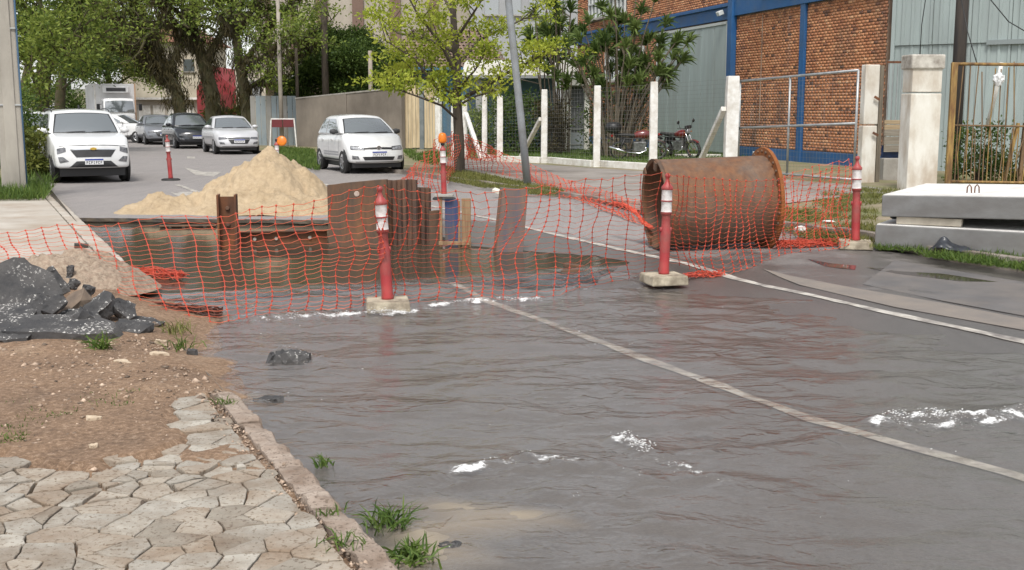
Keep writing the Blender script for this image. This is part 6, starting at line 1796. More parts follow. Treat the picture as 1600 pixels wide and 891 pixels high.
# ================================================================== TREES AND PLANTS
m_leaf_young = leafmat('young_leaf', (0.22, 0.29, 0.025), (0.46, 0.50, 0.07), 0.4)
m_leaf_mid = leafmat('street_tree_leaf', (0.085, 0.135, 0.022), (0.28, 0.34, 0.065), 0.4)
m_leaf_dark = leafmat('dark_leaf', (0.035, 0.068, 0.014), (0.12, 0.18, 0.035), 0.35)
m_leaf_brown = leafmat('hanging_epiphyte', (0.03, 0.026, 0.011), (0.10, 0.08, 0.03), 0.2)
m_leaf_olive = leafmat('olive_leaf', (0.07, 0.10, 0.02), (0.21, 0.22, 0.045), 0.35)
m_leaf_drac = leafmat('dracaena_leaf', (0.05, 0.09, 0.02), (0.18, 0.24, 0.07), 0.3)
def pathpx(pts): return [D(*p) for p in pts]
def limb(mb, P, r0, r1, n=7):
    k = len(P); mb.tube(P, [r0 + (r1 - r0) * i / (k - 1) for i in range(k)], n, cap=False)
def rnd_clump(rg, n, tips):
    """light and dark leaves by clump"""
    c = rg.uniform(0, 1, tips); return np.repeat(c, n)
# ---- young tree on the verge
def young_tree():
    r = random.Random(21); rg = np.random.default_rng(21)
    b = G(718, 271, ZR); Y = b.y
    t = thing('young_tree', 'young street tree with fresh yellow green leaves on the verge', 'tree', b)
    o0 = Vector(b); mb = MB(); mb.T = Matrix.Translation(-o0)
    tr = [b, D(717, 215, Y), D(714, 160, Y), D(714, 100, Y), D(709, 40, Y), D(706, -30, Y), D(708, -90, Y)]
    limb(mb, tr, 0.15, 0.05, 10)
    tips = []
    spec = [([(715, 170, 0), (684, 140, -.3), (648, 92, -.5), (600, 62, -.8)], .06), ([(714, 152, 0), (668, 122, .4), (628, 118, .6), (596, 128, .8)], .05), ([(714, 122, 0), (690, 70, -.6), (652, 22, -.9), (628, -25, -1)], .055), ([(715, 158, 0), (770, 128, -.5), (806, 106, -.8), (838, 92, -1.0), (862, 72, -1.2)], .06), ([(714, 102, 0), (750, 62, .5), (792, 42, .8), (835, 22, 1)], .05), ([(712, 62, 0), (740, 20, -.5), (772, -30, -.8)], .045), ([(712, 82, 0), (670, 62, .5), (622, 52, .9), (586, 22, 1.2)], .05), ([(715, 140, 0), (742, 110, -.9), (760, 80, -1.4)], .04), ([(716, 188, 0), (690, 165, -.8), (650, 150, -1.2), (615, 138, -1.4)], .04), ([(715, 165, 0), (745, 150, -1), (775, 142, -1.4)], .035), ([(711, 30, 0), (690, -10, .6), (670, -50, .8)], .04), ([(714, 112, 0), (700, 80, 1.2), (690, 40, 1.8)], .04)]
    for px, rad in spec:
        P = [D(x, y, Y + dy) for x, y, dy in px]
        limb(mb, P, rad, 0.012, 6)
        for i in range(1, len(P)):
            seg = P[i] - P[i - 1]
            for k in range(4):
                if i == 1 and k < 2: continue
                s = P[i - 1].lerp(P[i], (k + r.random()) / 4)
                d = (seg.normalized() * 0.5 + Vector((r.gauss(0, 0.6), r.gauss(0, 0.8), r.gauss(0.35, 0.4)))).normalized() * r.uniform(0.35, 0.85)
                e = s + d; limb(mb, [s, s + d * 0.5 + Vector((0, 0, 0.05)), e], 0.016, 0.006, 4)
                tips.append(e); 
                if r.random() < 0.5: tips.append(s + d * 0.6 + Vector((r.gauss(0, 0.2), r.gauss(0, 0.2), 0.05)))
        tips.append(P[-1])
    mb.obj('trunk', m_bark, t, smooth=True)
    T = np.array([tuple(p - o0) for p in tips])
    per = 50
    P, Dn, Ln, Wn = cloud(T, rg, per, 0.16, 0.12, 0.42, 0.05)
    V, F = leaf_quads(P, Dn, Ln, Wn, rg)
    rv = np.clip(np.repeat(rg.uniform(0.1, 0.9, len(T)), per) + rg.normal(0, 0.22, len(F)), 0, 1)
    link_mesh('crown', np_mesh('crown', V, F, m_leaf_young, rv), t)
young_tree()
# ---- general crown tree: trunk path, limbs grown from it, clumped leaves
def big_tree(name, label, trunk, r0, r1, limbs, mat, seed, leaf=0.2, per=90, rad=0.42, lev=2, L=1.8, bark=m_bark_moss, extra=None, moss=0, nch=(2, 3), flat=0.6):
    r = random.Random(seed); rg = np.random.default_rng(seed)
    TP = pathpx(trunk); b = Vector((TP[0].x, TP[0].y, TP[0].z)); b.z = ZR
    TP[0] = b.copy()
    t = thing(name, label, 'tree', b, 0, None)
    mb = MB(); mb.T = Matrix.Translation(-b)
    limb(mb, TP, r0, r1, 10)
    tips, mids = [], []
    def grow(p, d, rr, l_, le): branch(mb, r, p, d, l_, rr, le, tips, mids, 0.75, 3, nch, 0.0, 0.6)
    for px, rr in limbs:
        P = pathpx(px); limb(mb, P, rr, rr * 0.45, 7)
        for i in range(1, len(P)):
            dd = (P[i] - P[i - 1]).normalized()
            for k in range(3 if i < len(P) - 1 else 4):
                d = (dd * 0.4 + Vector((r.gauss(0, 0.7), r.gauss(0, 0.7), r.gauss(0.35, 0.5)))).normalized()
                grow(P[i], d, rr * 0.4, L * r.uniform(0.7, 1.2), lev - 1)
    for k in range(5):
        d = Vector((r.gauss(0, 0.8), r.gauss(0, 0.8), abs(r.gauss(0.6, 0.4)))).normalized(); grow(TP[-1], d, r1 * 0.8, L * 1.2, lev)
    mb.obj('trunk', bark, t, smooth=True)
    al = tips + mids
    T = np.array([tuple(p - b) for p in al])
    P, Dn, Ln, Wn = cloud(T, rg, per, rad, leaf, flat, 0.15)
    V, F = leaf_quads(P, Dn, Ln, Wn, rg)
    rv = np.clip(np.repeat(rg.uniform(0.05, 0.95, len(T)), per) + rg.normal(0, 0.2, len(F)), 0, 1)
    link_mesh('crown', np_mesh('crown', V, F, mat, rv), t)
    if moss:
        # hanging tufts along trunk and limbs
        src = []
        for px, rr in [(trunk, r0)] + list(limbs):
            Q = pathpx(px)
            for i in range(len(Q) - 1):
                for k in range(moss):
                    p = Q[i].lerp(Q[i + 1], r.random()); 
                    if p.z > 2.0: src.append(p - b + Vector((r.gauss(0, rr * 0.9), r.gauss(0, rr * 0.9), r.gauss(0, 0.1))))
        S_ = np.array([tuple(p) for p in src]); per2 = 26
        Tm = np.repeat(S_, per2, 0) + rg.normal(0, 0.18, (len(S_) * per2, 3)); n = len(Tm)
        Dm = rg.normal(0, 0.35, (n, 3)); Dm[:, 2] -= 1.0
        V, F = leaf_quads(Tm, Dm, rg.uniform(0.2, 0.6, n), np.full(n, 0.05), rg)
        link_mesh('epiphytes', np_mesh('epiphytes', V, F, m_leaf_brown, rg.uniform(0, 1, n)), t)
    return t
big_tree('street_tree', 'leaning mossy street tree behind the grey parked car', [(286, 190, 66), (278, 150, 66), (262, 118, 66), (243, 95, 66), (222, 72, 66)], 0.40, 0.22,
         [([(243, 95, 66), (205, 70, 65), (160, 55, 64), (120, 62, 63)], .2), ([(250, 102, 66), (240, 50, 66), (215, 10, 66), (190, -40, 66)], .22), ([(262, 118, 66), (285, 60, 67), (300, 5, 68), (310, -50, 68)], .2), ([(222, 72, 66), (185, 35, 67), (150, 5, 68)], .16)], m_leaf_olive, 31, 0.22, 10, 0.34, 2, 1.4, moss=34)
big_tree('street_tree', 'thick trunked street tree behind the dark car', [(334, 190, 60), (332, 150, 60), (322, 112, 60), (312, 80, 60), (300, 45, 60)], 0.44, 0.24,
         [([(312, 80, 60), (280, 45, 59), (255, 10, 58), (240, -30, 58)], .2), ([(318, 100, 60), (345, 55, 60), (365, 10, 61), (380, -40, 61)], .2), ([(300, 45, 60), (310, 0, 60), (320, -50, 60)], .16)], m_leaf_mid, 32, 0.2, 12, 0.3, 2, 1.3, moss=14)
big_tree('street_tree', 'bright green spreading street tree behind the silver sedan', [(388, 196, 56), (386, 165, 56), (380, 130, 56), (374, 95, 56), (368, 50, 56)], 0.34, 0.2,
         [([(386, 140, 56), (420, 118, 55.5), (448, 98, 55), (466, 70, 55), (486, 52, 55)], .13), ([(376, 105, 56), (410, 60, 56), (440, 25, 56), (470, -15, 56)], .16), ([(370, 60, 56), (350, 20, 56), (335, -30, 56)], .15), ([(374, 95, 56), (400, 95, 53.5), (430, 75, 52.5), (455, 55, 52)], .1), ([(368, 50, 56), (400, 10, 55), (425, -30, 55)], .14)], m_leaf_mid, 33, 0.18, 15, 0.26, 2, 1.1, moss=8)
big_tree('roadside_tree', 'dark leafy tree overhanging the road on the far left', [(62, 215, 47), (64, 160, 47), (70, 100, 47), (80, 50, 47)], 0.4, 0.22,
         [([(66, 130, 47), (92, 82, 46), (115, 55, 45)], .14), ([(70, 100, 47), (50, 60, 47), (40, 10, 47)], .14), ([(80, 50, 47), (110, 15, 47), (140, -20, 47)], .14), ([(70, 110, 47), (82, 95, 44), (92, 85, 43)], .1), ([(80, 50, 47), (60, 0, 47), (50, -40, 47)], .12), ([(66, 130, 47), (52, 115, 45), (42, 100, 44), (48, 118, 43)], .08)], m_leaf_mid, 34, 0.17, 22, 0.28, 2, 1.0)
big_tree('roadside_tree', 'second dark tree further up the road on the left', [(92, 190, 78), (94, 150, 78), (100, 105, 78), (105, 60, 78)], 0.4, 0.22,
         [([(100, 110, 78), (125, 80, 77), (150, 65, 77)], .16), ([(100, 110, 78), (75, 85, 78), (55, 70, 78)], .16), ([(105, 60, 78), (130, 20, 78), (150, -20, 78)], .16), ([(96, 140, 78), (120, 120, 76), (135, 108, 75)], .1)], m_leaf_dark, 35, 0.24, 34, 0.45, 2, 1.5)
big_tree('roadside_tree', 'bushy green tree rising behind the white truck', [(172, 190, 92), (172, 160, 92), (170, 130, 92), (168, 105, 92)], 0.35, 0.2,
         [([(170, 140, 92), (140, 120, 91), (118, 112, 91)], .12), ([(170, 140, 92), (205, 118, 91), (232, 120, 91)], .12), ([(168, 105, 92), (150, 80, 92), (135, 60, 92)], .14), ([(168, 105, 92), (195, 75, 92), (215, 60, 92)], .14), ([(170, 130, 92), (160, 110, 89), (170, 90, 88)], .1)], m_leaf_mid, 36, 0.22, 60, 0.5, 2, 1.3)
big_tree('roadside_tree', 'tall pale green tree filling the gap above the far road', [(25, 200, 105), (35, 150, 105), (45, 100, 105), (60, 40, 105)], 0.5, 0.25,
         [([(45, 100, 105), (90, 60, 105), (130, 30, 105)], .2), ([(60, 40, 105), (120, -10, 105), (170, -40, 105)], .2), ([(45, 110, 105), (70, 100, 104), (110, 95, 104)], .14), ([(60, 40, 105), (30, 0, 105), (10, -30, 105)], .2), ([(50, 80, 105), (150, 30, 108), (230, 10, 110), (280, 0, 110)], .2)], m_leaf_mid, 37, 0.3, 11, 0.55, 2, 2.2)
big_tree('garden_tree', 'dense dark round tree behind the grey boundary wall', [(548, 236, 58), (548, 180, 58), (547, 150, 58), (546, 115, 58)], 0.2, 0.12,
         [([(547, 150, 58), (515, 125, 57), (498, 112, 57)], .07), ([(547, 150, 58), (575, 125, 57), (592, 115, 57)], .07), ([(546, 115, 58), (530, 92, 58), (520, 82, 58)], .06), ([(546, 115, 58), (562, 90, 58), (570, 80, 58)], .06), ([(547, 135, 58), (540, 125, 56), (552, 112, 55.5)], .05), ([(547, 160, 58), (500, 148, 57), (485, 140, 57)], .05), ([(547, 160, 58), (585, 145, 57), (596, 140, 57)], .05)], m_leaf_dark, 38, 0.15, 110, 0.3, 2, 0.75, bark=m_bark)
# ---- shrubs
def shrub(name, label, cpx, rpx, Y, n, leaf, mat, seed, cat='shrub', dep=0.7, stems=7):
    rg = np.random.default_rng(seed); r = random.Random(seed)
    c = D(cpx[0], cpx[1], Y); k = Y / 1820
    rx, rz_ = rpx[0] * k, rpx[1] * k
    b = Vector((c.x, Y, ZR)); t = thing(name, label, cat, b)
    mb = MB(); tips = []
    for i in range(stems):
        e = Vector((r.uniform(-0.8, 0.8) * rx, r.uniform(-0.8, 0.8) * dep, c.z - ZR + r.uniform(-0.3, 0.8) * rz_))
        m_ = e * 0.5 + Vector((r.gauss(0, 0.1), r.gauss(0, 0.1), 0)); m_.x *= 0.7
        limb(mb, [Vector((e.x * 0.3, 0, -0.05)), m_, e], 0.03, 0.01, 5)
    mb.obj('stem', m_bark, t)
    nt_ = max(14, n // 70); P0 = rg.uniform(-1, 1, (nt_, 3)); P0 /= np.maximum(1, np.linalg.norm(P0, axis=1, keepdims=True))
    T = P0 * np.array([rx, dep, rz_]) + np.array([0, 0, c.z - ZR])
    per = n // nt_
    P, Dn, Ln, Wn = cloud(T, rg, per, min(rx, rz_) * 0.26, leaf, 0.8, 0.2)
    P[:, 2] = np.maximum(P[:, 2], 0.02)
    V, F = leaf_quads(P, Dn, Ln, Wn, rg)
    rv = np.clip(np.repeat(rg.uniform(0.05, 0.9, nt_), per) + rg.normal(0, 0.2, len(F)), 0, 1)
    link_mesh('foliage', np_mesh('foliage', V, F, mat, rv), t)
shrub('roadside_shrub', 'leafy yellow green shrub between the pole and the white SUV', (52, 245), (24, 48), 27.5, 3500, 0.10, m_leaf_olive, 51)
shrub('roadside_shrub', 'low dark shrub at the left front wheel of the white SUV', (62, 275), (24, 22), 28.5, 1600, 0.09, m_leaf_dark, 52)
shrub('roadside_shrub', 'shrub behind the concrete pole at the left edge', (4, 200), (60, 60), 33, 4000, 0.12, m_leaf_dark, 53)
shrub('hedge_shrub', 'dark brown green bush behind the fence under the canopy', (812, 190), (40, 46), 43.5, 3600, 0.13, m_leaf_dark, 54)
shrub('hedge_shrub', 'brownish bush behind the fence left of the gatehouse door', (862, 190), (22, 46), 43.0, 1800, 0.12, m_leaf_brown, 55)
shrub('hedge_shrub', 'bright green bush behind the fence near the young tree', (742, 205), (22, 30), 44.5, 1800, 0.12, m_leaf_mid, 56)
shrub('hedge_shrub', 'dark bush at the foot of the spiky plants', (962, 205), (46, 46), 41.2, 3600, 0.12, m_leaf_dark, 57)
shrub('gate_weeds', 'tall weeds growing behind the rusty bar gate', (1530, 240), (34, 46), 26.2, 2200, 0.09, m_leaf_dark, 58)
shrub('gate_weeds', 'yellowing weeds at the right end of the bar gate', (1585, 262), (24, 26), 26.0, 1100, 0.07, m_leaf_olive, 59)
shrub('far_shrub', 'low green bushes at the foot of the mossy trees', (352, 178), (30, 14), 62, 1500, 0.2, m_leaf_olive, 60, dep=1.2)
shrub('far_shrub', 'dark green hedge along the far left of the road', (86, 160), (40, 26), 98, 3000, 0.3, m_leaf_dark, 61, dep=2.0)
# ---- spiky dracaena clumps
def dracaena(label, base, tips_px, Y, seed, leaf=0.55):
    r = random.Random(seed); rg = np.random.default_rng(seed)
    b = D(base, 240, Y); b.z = ZR
    t = thing('dracaena', label, 'plant', b)
    mb = MB(); H = []
    for x, y in tips_px:
        e = D(x, y, Y + r.uniform(-1.0, 1.0)) - b
        s = Vector((e.x * 0.22 + r.gauss(0, 0.15), r.gauss(0, 0.2), -0.05))
        m1 = s.lerp(e, 0.4); m1.x = s.x + (e.x - s.x) * 0.22; m2 = s.lerp(e, 0.75); m2.x = s.x + (e.x - s.x) * 0.62
        limb(mb, [s, m1, m2, e], 0.035, 0.02, 5)
        H.append((e, (e - m2).normalized()))
        if r.random() < 0.75:
            e2 = m2 + Vector((r.gauss(0, 0.35), r.gauss(0, 0.35), r.uniform(0.2, 0.7))); limb(mb, [m2, (m2 + e2) / 2, e2], 0.022, 0.016, 5); H.append((e2, (e2 - m2).normalized()))
    mb.obj('stem', M_('dracaena_stem', (0.16, 0.13, 0.09), (0.1, 0.08, 0.06), 8, 0.9), t)
    Vs, Fs, rn, k = [], [], [], 0
    for e, d in H:
        n = 48
        D0 = rg.normal(0, 0.55, (n, 3)) + np.array(d) * 0.9; D0[:, 2] += 0.25
        D0 /= np.linalg.norm(D0, axis=1, keepdims=True)
        L = leaf * rg.uniform(0.6, 1.15, n)[:, None]
        base_ = np.array(e) - np.array(d) * rg.uniform(0, 0.22, n)[:, None]
        sd_ = np.cross(D0, rg.normal(size=(n, 3))); sd_ /= np.linalg.norm(sd_, axis=1, keepdims=True); sd_ *= 0.03
        m_ = base_ + D0 * L * 0.55; tip = base_ + D0 * L * 0.95; tip[:, 2] -= L[:, 0] * 0.22
        V = np.stack([base_ - sd_ * 0.6, base_ + sd_ * 0.6, m_ + sd_, m_ - sd_, tip + sd_ * 0.1, tip - sd_ * 0.1], 1).reshape(-1, 3)
        q = np.arange(n)[:, None] * 6
        F = np.concatenate([q + np.array([[0, 1, 2, 3]]), q + np.array([[3, 2, 4, 5]])]) + k
        Vs.append(V); Fs.append(F); k += len(V); c = rg.uniform(0.1, 0.9); rn.append(np.tile(np.clip(c + rg.normal(0, 0.2, n), 0, 1), 2))
    link_mesh('foliage', np_mesh('foliage', np.concatenate(Vs), np.concatenate(Fs), m_leaf_drac, np.concatenate(rn)), t)
rd = random.Random(77)
dracaena('big clump of spiky dracaena stems in front of the garage door', 962, [(905, 60), (918, 30), (930, 85), (940, 10), (952, 50), (965, 25), (978, 70), (990, 40), (1004, 15), (1015, 60), (1030, 80), (1042, 35), (1052, 70), (1065, 95), (1078, 62), (1046, 118), (1060, 60), (1030, 110), (985, 100), (955, 105), (925, 115), (940, 130), (1000, 120), (970, 130), (912, 95), (995, -10), (960, -15), (1025, -5), (1040, 132), (905, 125)] + [(rd.gauss(965, 42), rd.gauss(70, 48)) for _ in range(22)], 40.2, 71)
dracaena('darker dracaena clump left of the big one beside the gatehouse', 872, [(836, 20), (848, 50), (858, 5), (866, 70), (876, 35), (885, 90), (892, 12), (900, 55), (842, 95), (855, 110), (870, 120), (888, 125), (828, 60), (880, -15), (850, -20)] + [(rd.gauss(865, 24), rd.gauss(55, 45)) for _ in range(10)], 44.0, 72, 0.6)
# ================================================================== VEHICLES
def carpaint(name, c, rough=0.25, metal=0.0):
    return M_(name, c, tuple(x * 0.9 for x in c), 2.0, rough, metal=metal, coat=0.7, dirt=tuple(x * 0.7 for x in c), dsc=3.0, damt=0.25)
m_cw = carpaint('white_car_paint', (0.78, 0.78, 0.77)); m_cs = carpaint('silver_car_paint', (0.62, 0.62, 0.63), 0.3, 0.15)
m_cg = carpaint('grey_car_paint', (0.22, 0.23, 0.25), 0.3, 0.3); m_cb = carpaint('black_car_paint', (0.012, 0.014, 0.018)); m_cr = carpaint('red_car_paint', (0.27, 0.03, 0.03))
m_lens = M_('headlight_lens', (0.42, 0.43, 0.45), (0.12, 0.12, 0.13), 18, 0.08, coat=0.8)
m_dlens = M_('dark_lens', (0.06, 0.062, 0.068), (0.2, 0.2, 0.21), 14, 0.1, coat=0.8)
m_plate_w = M_('number_plate', (0.72, 0.72, 0.72), None, rough=0.5); m_plate_b = M_('plate_blue', (0.02, 0.05, 0.3), None, rough=0.5)
m_dtrim = M_('dark_trim', (0.05, 0.05, 0.052), (0.035, 0.035, 0.036), 5, 0.6); m_gold = M_('gold_badge', (0.75, 0.5, 0.1), None, rough=0.3, metal=0.8)
m_rim = M_('alloy_rim', (0.45, 0.45, 0.46), (0.36, 0.36, 0.37), 8, 0.35, metal=0.7)
m_int = M_('seat_dark', (0.02, 0.02, 0.02), None, rough=0.9)
FR = [0, .015, .04, .08, .14, .22, .32, .42, .5, .58, .68, .78, .86, .92, .96, .985, 1]
def lerp(a, b, k): return a + (b - a) * k
def interp(x, P):
    if x <= P[0][0]: return P[0][1]
    for (x0, y0), (x1, y1) in zip(P, P[1:]):
        if x <= x1: return y0 + (y1 - y0) * (x - x0) / (x1 - x0)
    return P[-1][1]
def rbox(p, h, r):
    q = Vector([max(-(hh - r), min(hh - r, pp)) for pp, hh in zip(p, h)])
    d = Vector(p) - q
    return q + d.normalized() * r if d.length > 1e-9 else Vector(p)
class Car:
    def __init__(s, **k):
        s.__dict__.update(dict(L=4.2, W=1.74, zb=0.30, zh0=0.78, zh1=1.0, zbelt=0.98, zr=1.5, zd=0.98, xw0=0.95, xw1=0.25, xr0=-1.75, xr1=-1.25, wt=0.74, bow=0.20, rake=0.10, wheel=0.31, xf=1.25, xrr=-1.3, rr=0.10)); s.__dict__.update(k)
        s.Hm = s.zbelt - s.zb
    def top(s, x): return interp(x, [(-s.L / 2, s.zd), (s.xr0, s.zbelt), (s.xw0, s.zh1), (s.xw0 + (s.L / 2 - s.xw0) * 0.6, lerp(s.zh1, s.zh0, 0.42)), (s.L / 2, s.zh0)])
    def low(s, x, y, c, off=0.0):
        p = rbox((x, y, (c - 0.5) * s.Hm), (s.L / 2, s.W / 2, s.Hm / 2), s.rr); x, y, c = p.x, p.y, p.z / s.Hm + 0.5
        z = s.zb + c * (s.top(x) - s.zb)
        fw = sst(x, s.L / 2 - 0.8, s.L / 2); bw = sst(-x, s.L / 2 - 0.6, s.L / 2)
        n = 2 * y / s.W
        x2 = x - fw * (s.bow * n * n + s.rake * max(0, c - 0.35) ** 1.3 / 0.57) + bw * (0.13 * n * n + 0.08 * max(0, c - 0.4))
        y2 = y * (1 - 0.07 * fw - 0.06 * bw) * (1 - 0.05 * (1 - c) ** 2) * (1 - 0.05 * c ** 3)
        z -= 0.03 * n * n * c * (fw + 0.4)
        return Vector((x2 + off, y2, z))
    def green(s, a, b, c):
        Lg = (s.xw0 - s.xr0) / 2; Wg = s.W / 2 * 0.93; Hg = (s.zr - s.zbelt) / 2
        p = rbox((a * Lg, b * Wg, (c * 2 - 1) * Hg), (Lg, Wg, Hg), 0.085)
        a, b, c = p.x / Lg, p.y / Wg, (p.z / Hg + 1) / 2
        xf = lerp(s.xw0, s.xw1, c) + 0.05 * math.sin(math.pi * c); xr = lerp(s.xr0, s.xr1, c) - 0.04 * math.sin(math.pi * c)
        k = (a + 1) / 2
        x = lerp(xr, xf, k) - 0.16 * b * b * max(0, a) ** 3 + 0.10 * b * b * max(0, -a) ** 3
        hw = lerp(Wg, s.W / 2 * s.wt, c ** 1.15)
        zb = lerp(s.zbelt, s.zh1, sst(a, 0, 1)) - 0.03
        z = zb + c * (s.zr - zb) - c * (0.05 * b * b + 0.05 * max(0, a) ** 4 + 0.06 * max(0, -a) ** 4)
        return Vector((x, b * hw, z))
    def build(s, t, paint, details, wheels=True, roof_rails=False, mirror=None, plate=None, glass=None):
        mb = MB()
        L2, W2 = s.L / 2, s.W / 2
        g = lambda f, k: k * 2 - 1
        xs = sorted(set([(k * 2 - 1) * L2 for k in FR] + [-L2 + s.L * i / 16 for i in range(17)])); ys = [(k * 2 - 1) * W2 for k in FR]; cs = FR
        def gridf(fn, A, B, flip):
            n = len(mb.v); m = len(B)
            vs = [fn(a, b) for a in A for b in B]
            fs = []
            for i in range(len(A) - 1):
                for j in range(m - 1):
                    q = (i * m + j, (i + 1) * m + j, (i + 1) * m + j + 1, i * m + j + 1); fs.append(q[::-1] if flip else q)
            mb.add(vs, fs)
        gridf(lambda y, c: s.low(L2, y, c), ys, cs, False); gridf(lambda y, c: s.low(-L2, y, c), ys, cs, True)
        gridf(lambda x, c: s.low(x, W2, c), xs, cs, True); gridf(lambda x, c: s.low(x, -W2, c), xs, cs, False)
        gridf(lambda x, y: s.low(x, y, 1), xs, ys, False); gridf(lambda x, y: s.low(x, y, 0), xs, ys, True)
        body = mb.obj('body', paint, t, smooth=True); weld(body, 0.001)
        mb = MB()
        ab = [k * 2 - 1 for k in FR]
        gridf(lambda b, c: s.green(1, b, c), ab, FR, False); gridf(lambda b, c: s.green(-1, b, c), ab, FR, True)
        gridf(lambda a, c: s.green(a, 1, c), ab, FR, True); gridf(lambda a, c: s.green(a, -1, c), ab, FR, False)
        gridf(lambda a, b: s.green(a, b, 1), ab, ab, False)
        roof = mb.obj('cabin', paint, t, smooth=True); weld(roof, 0.001)
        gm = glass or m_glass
        def patch(name, mat, fn, nu=8, nv=8, flip=False, parent=t, sm=True):
            mb = MB(); mb.grid(fn, nu, nv, flip); return mb.obj(name, mat, parent, smooth=sm)
        o_ = 0.010
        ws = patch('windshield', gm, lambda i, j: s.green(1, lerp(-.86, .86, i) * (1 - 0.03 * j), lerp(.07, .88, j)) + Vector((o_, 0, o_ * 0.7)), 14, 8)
        patch('windshield_seal', m_black, lambda i, j: s.green(1, lerp(-.89, .89, i), lerp(.03, .92, j)) + Vector((o_ * 0.5, 0, o_ * 0.35)), 14, 8)
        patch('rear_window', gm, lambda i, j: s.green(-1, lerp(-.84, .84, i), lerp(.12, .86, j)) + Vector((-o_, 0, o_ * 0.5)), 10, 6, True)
        for sd_ in (-1, 1):
            for a0, a1 in ((-0.80, -0.22), (-0.16, 0.50), (0.53, 0.80)) :
                def fn(i, j, a0=a0, a1=a1):
                    c = lerp(.12, .86, j); a = lerp(a0, a1, i)
                    if a1 > 0.7: c = lerp(.12, lerp(.80, .18, i), j)
                    return s.green(a, sd_, c) + Vector((0, sd_ * o_, 0))
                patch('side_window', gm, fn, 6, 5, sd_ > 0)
            # door gap, handle, sill
            for a in (s.xw0 - 0.25, (s.xw0 + s.xr0) / 2 + 0.1):
                patch('door_gap', m_black, lambda i, j, a=a: s.low(a + (i - .5) * 0.014, sd_ * W2, lerp(.10, .93, j)) + Vector((0, sd_ * 0.003, 0)), 1, 6, sd_ > 0)
            for a in (s.xw0 - 0.95, s.xw0 - 1.95):
                p = s.low(a, sd_ * W2, 0.80); mb = MB(); mb.box(p + Vector((0, sd_ * 0.012, 0)), (0.18, 0.03, 0.035)); mb.obj('door_handle', paint, t, bevel=0.008)
            patch('sill', m_dtrim, lambda i, j: s.low(lerp(s.xrr + .38, s.xf - .38, i), sd_ * W2, lerp(.0, .12, j)) + Vector((0, sd_ * 0.006, 0)), 6, 2, sd_ > 0)
            # mirror
            p = s.green(0.72, sd_, 0.10)
            mb = MB(); mb.T = Matrix.Translation(p + Vector((0.02, sd_ * 0.12, 0.03))); 
            bm_pts = []
            mb.grid(lambda i, j: Vector((0.07 * math.cos(math.pi * (i - .5)) * 1.0 * math.sin(math.pi * j), 0.12 * (j * 2 - 1), 0.075 * math.sin(math.pi * (i - .5)) * math.sin(math.pi * min(1, j * 0.9 + 0.08)))), 8, 8)
            mb.box((-0.01, 0, 0), (0.02, 0.2, 0.11)); mb.box((0, -sd_ * 0.12, -0.03), (0.04, 0.1, 0.03))
            mb.obj('mirror', mirror or paint, t, smooth=True)
            # wheels
            for x in (s.xf, s.xrr):
                y = s.W / 2 * 0.955
                mb = MB(); mb.T = Matrix.Translation((x, sd_ * (y - 0.02), s.wheel + 0.015)) @ Euler((-sd_ * math.pi / 2, 0, 0)).to_matrix().to_4x4()
                R_ = s.wheel
                mb.lathe([(R_ * 1.20, -0.03), (R_ * 1.20, 0.022), (R_ * 1.12, 0.030), (0, 0.030)], 28); mb.obj('wheel_arch', m_black, t, smooth=False)
                wm = MB(); M4 = Matrix.Translation((x, sd_ * (y - 0.09), s.wheel)) @ Euler((-sd_ * math.pi / 2, 0, 0)).to_matrix().to_4x4(); wm.T = M4
                wm.lathe([(R_ * .62, -0.10), (R_ * .92, -0.10), (R_, -0.07), (R_, 0.08), (R_ * .93, 0.112), (R_ * .68, 0.112), (R_ * .64, 0.095)], 28)
                wh = wm.obj('wheel', m_rubber, t, smooth=True)
                rm = MB(); rm.T = M4; rm.lathe([(R_ * .66, 0.104), (R_ * .63, 0.109), (R_ * .58, 0.10), (R_ * .57, 0.06), (0.0, 0.06)], 24)
                for q in range(5): rm.box((R_ * .33 * math.cos(q * 1.2566), R_ * .33 * math.sin(q * 1.2566), 0.09), (R_ * .5, R_ * .16, 0.03), (0, 0, q * 1.2566))
                rm.lathe([(0.07, 0.07), (0.07, 0.108), (0, 0.11)], 12); rm.obj('rim', m_rim, wh)
        # underbody
        mb = MB(); mb.box((0, 0, s.zb * 0.5 + 0.10), (s.L * 0.86, s.W * 0.80, s.zb - 0.10)); mb.obj('underbody', m_black, t)
        mb = MB(); 
        # front panels
        def fpatch(name, mat, q, off=0.008, mirror_=False, n=6):
            for sg in ((1, -1) if mirror_ else (1,)):
                def fn(i, j):
                    b = lerp(lerp(q[0][0], q[1][0], i), lerp(q[3][0], q[2][0], i), j); c = lerp(lerp(q[0][1], q[1][1], i), lerp(q[3][1], q[2][1], i), j)
                    return s.low(L2, sg * b * W2, c, off)
                patch(name, mat, fn, n, 4, sg < 0)
        for d in details: fpatch(*d)
        if plate is not None:
            c0, sc_ = plate
            p = s.low(L2, 0, c0, 0.02); mb = MB(); mb.box(p, (0.015, 0.40, 0.13)); pl = mb.obj('number_plate', m_plate_w, t)
            mb = MB(); mb.box(p + Vector((0.0085, 0, 0.048)), (0.004, 0.40, 0.034)); mb.obj('plate_band', m_plate_b, pl)
            mb = MB()
            for i, wch in enumerate((.034, .034, .034, .02, .034, .034, .034)):
                y = 0.155 - i * 0.051; zc = p.z - 0.018
                mb.box((p.x + 0.0085, y, zc + 0.026), (0.004, wch, 0.012)); mb.box((p.x + 0.0085, y - wch * 0.4, zc), (0.004, 0.009, 0.06)); mb.box((p.x + 0.0085, y, zc - 0.026 if i % 2 else zc), (0.004, wch * 0.8, 0.011))
            mb.obj('plate_characters', m_black, pl)
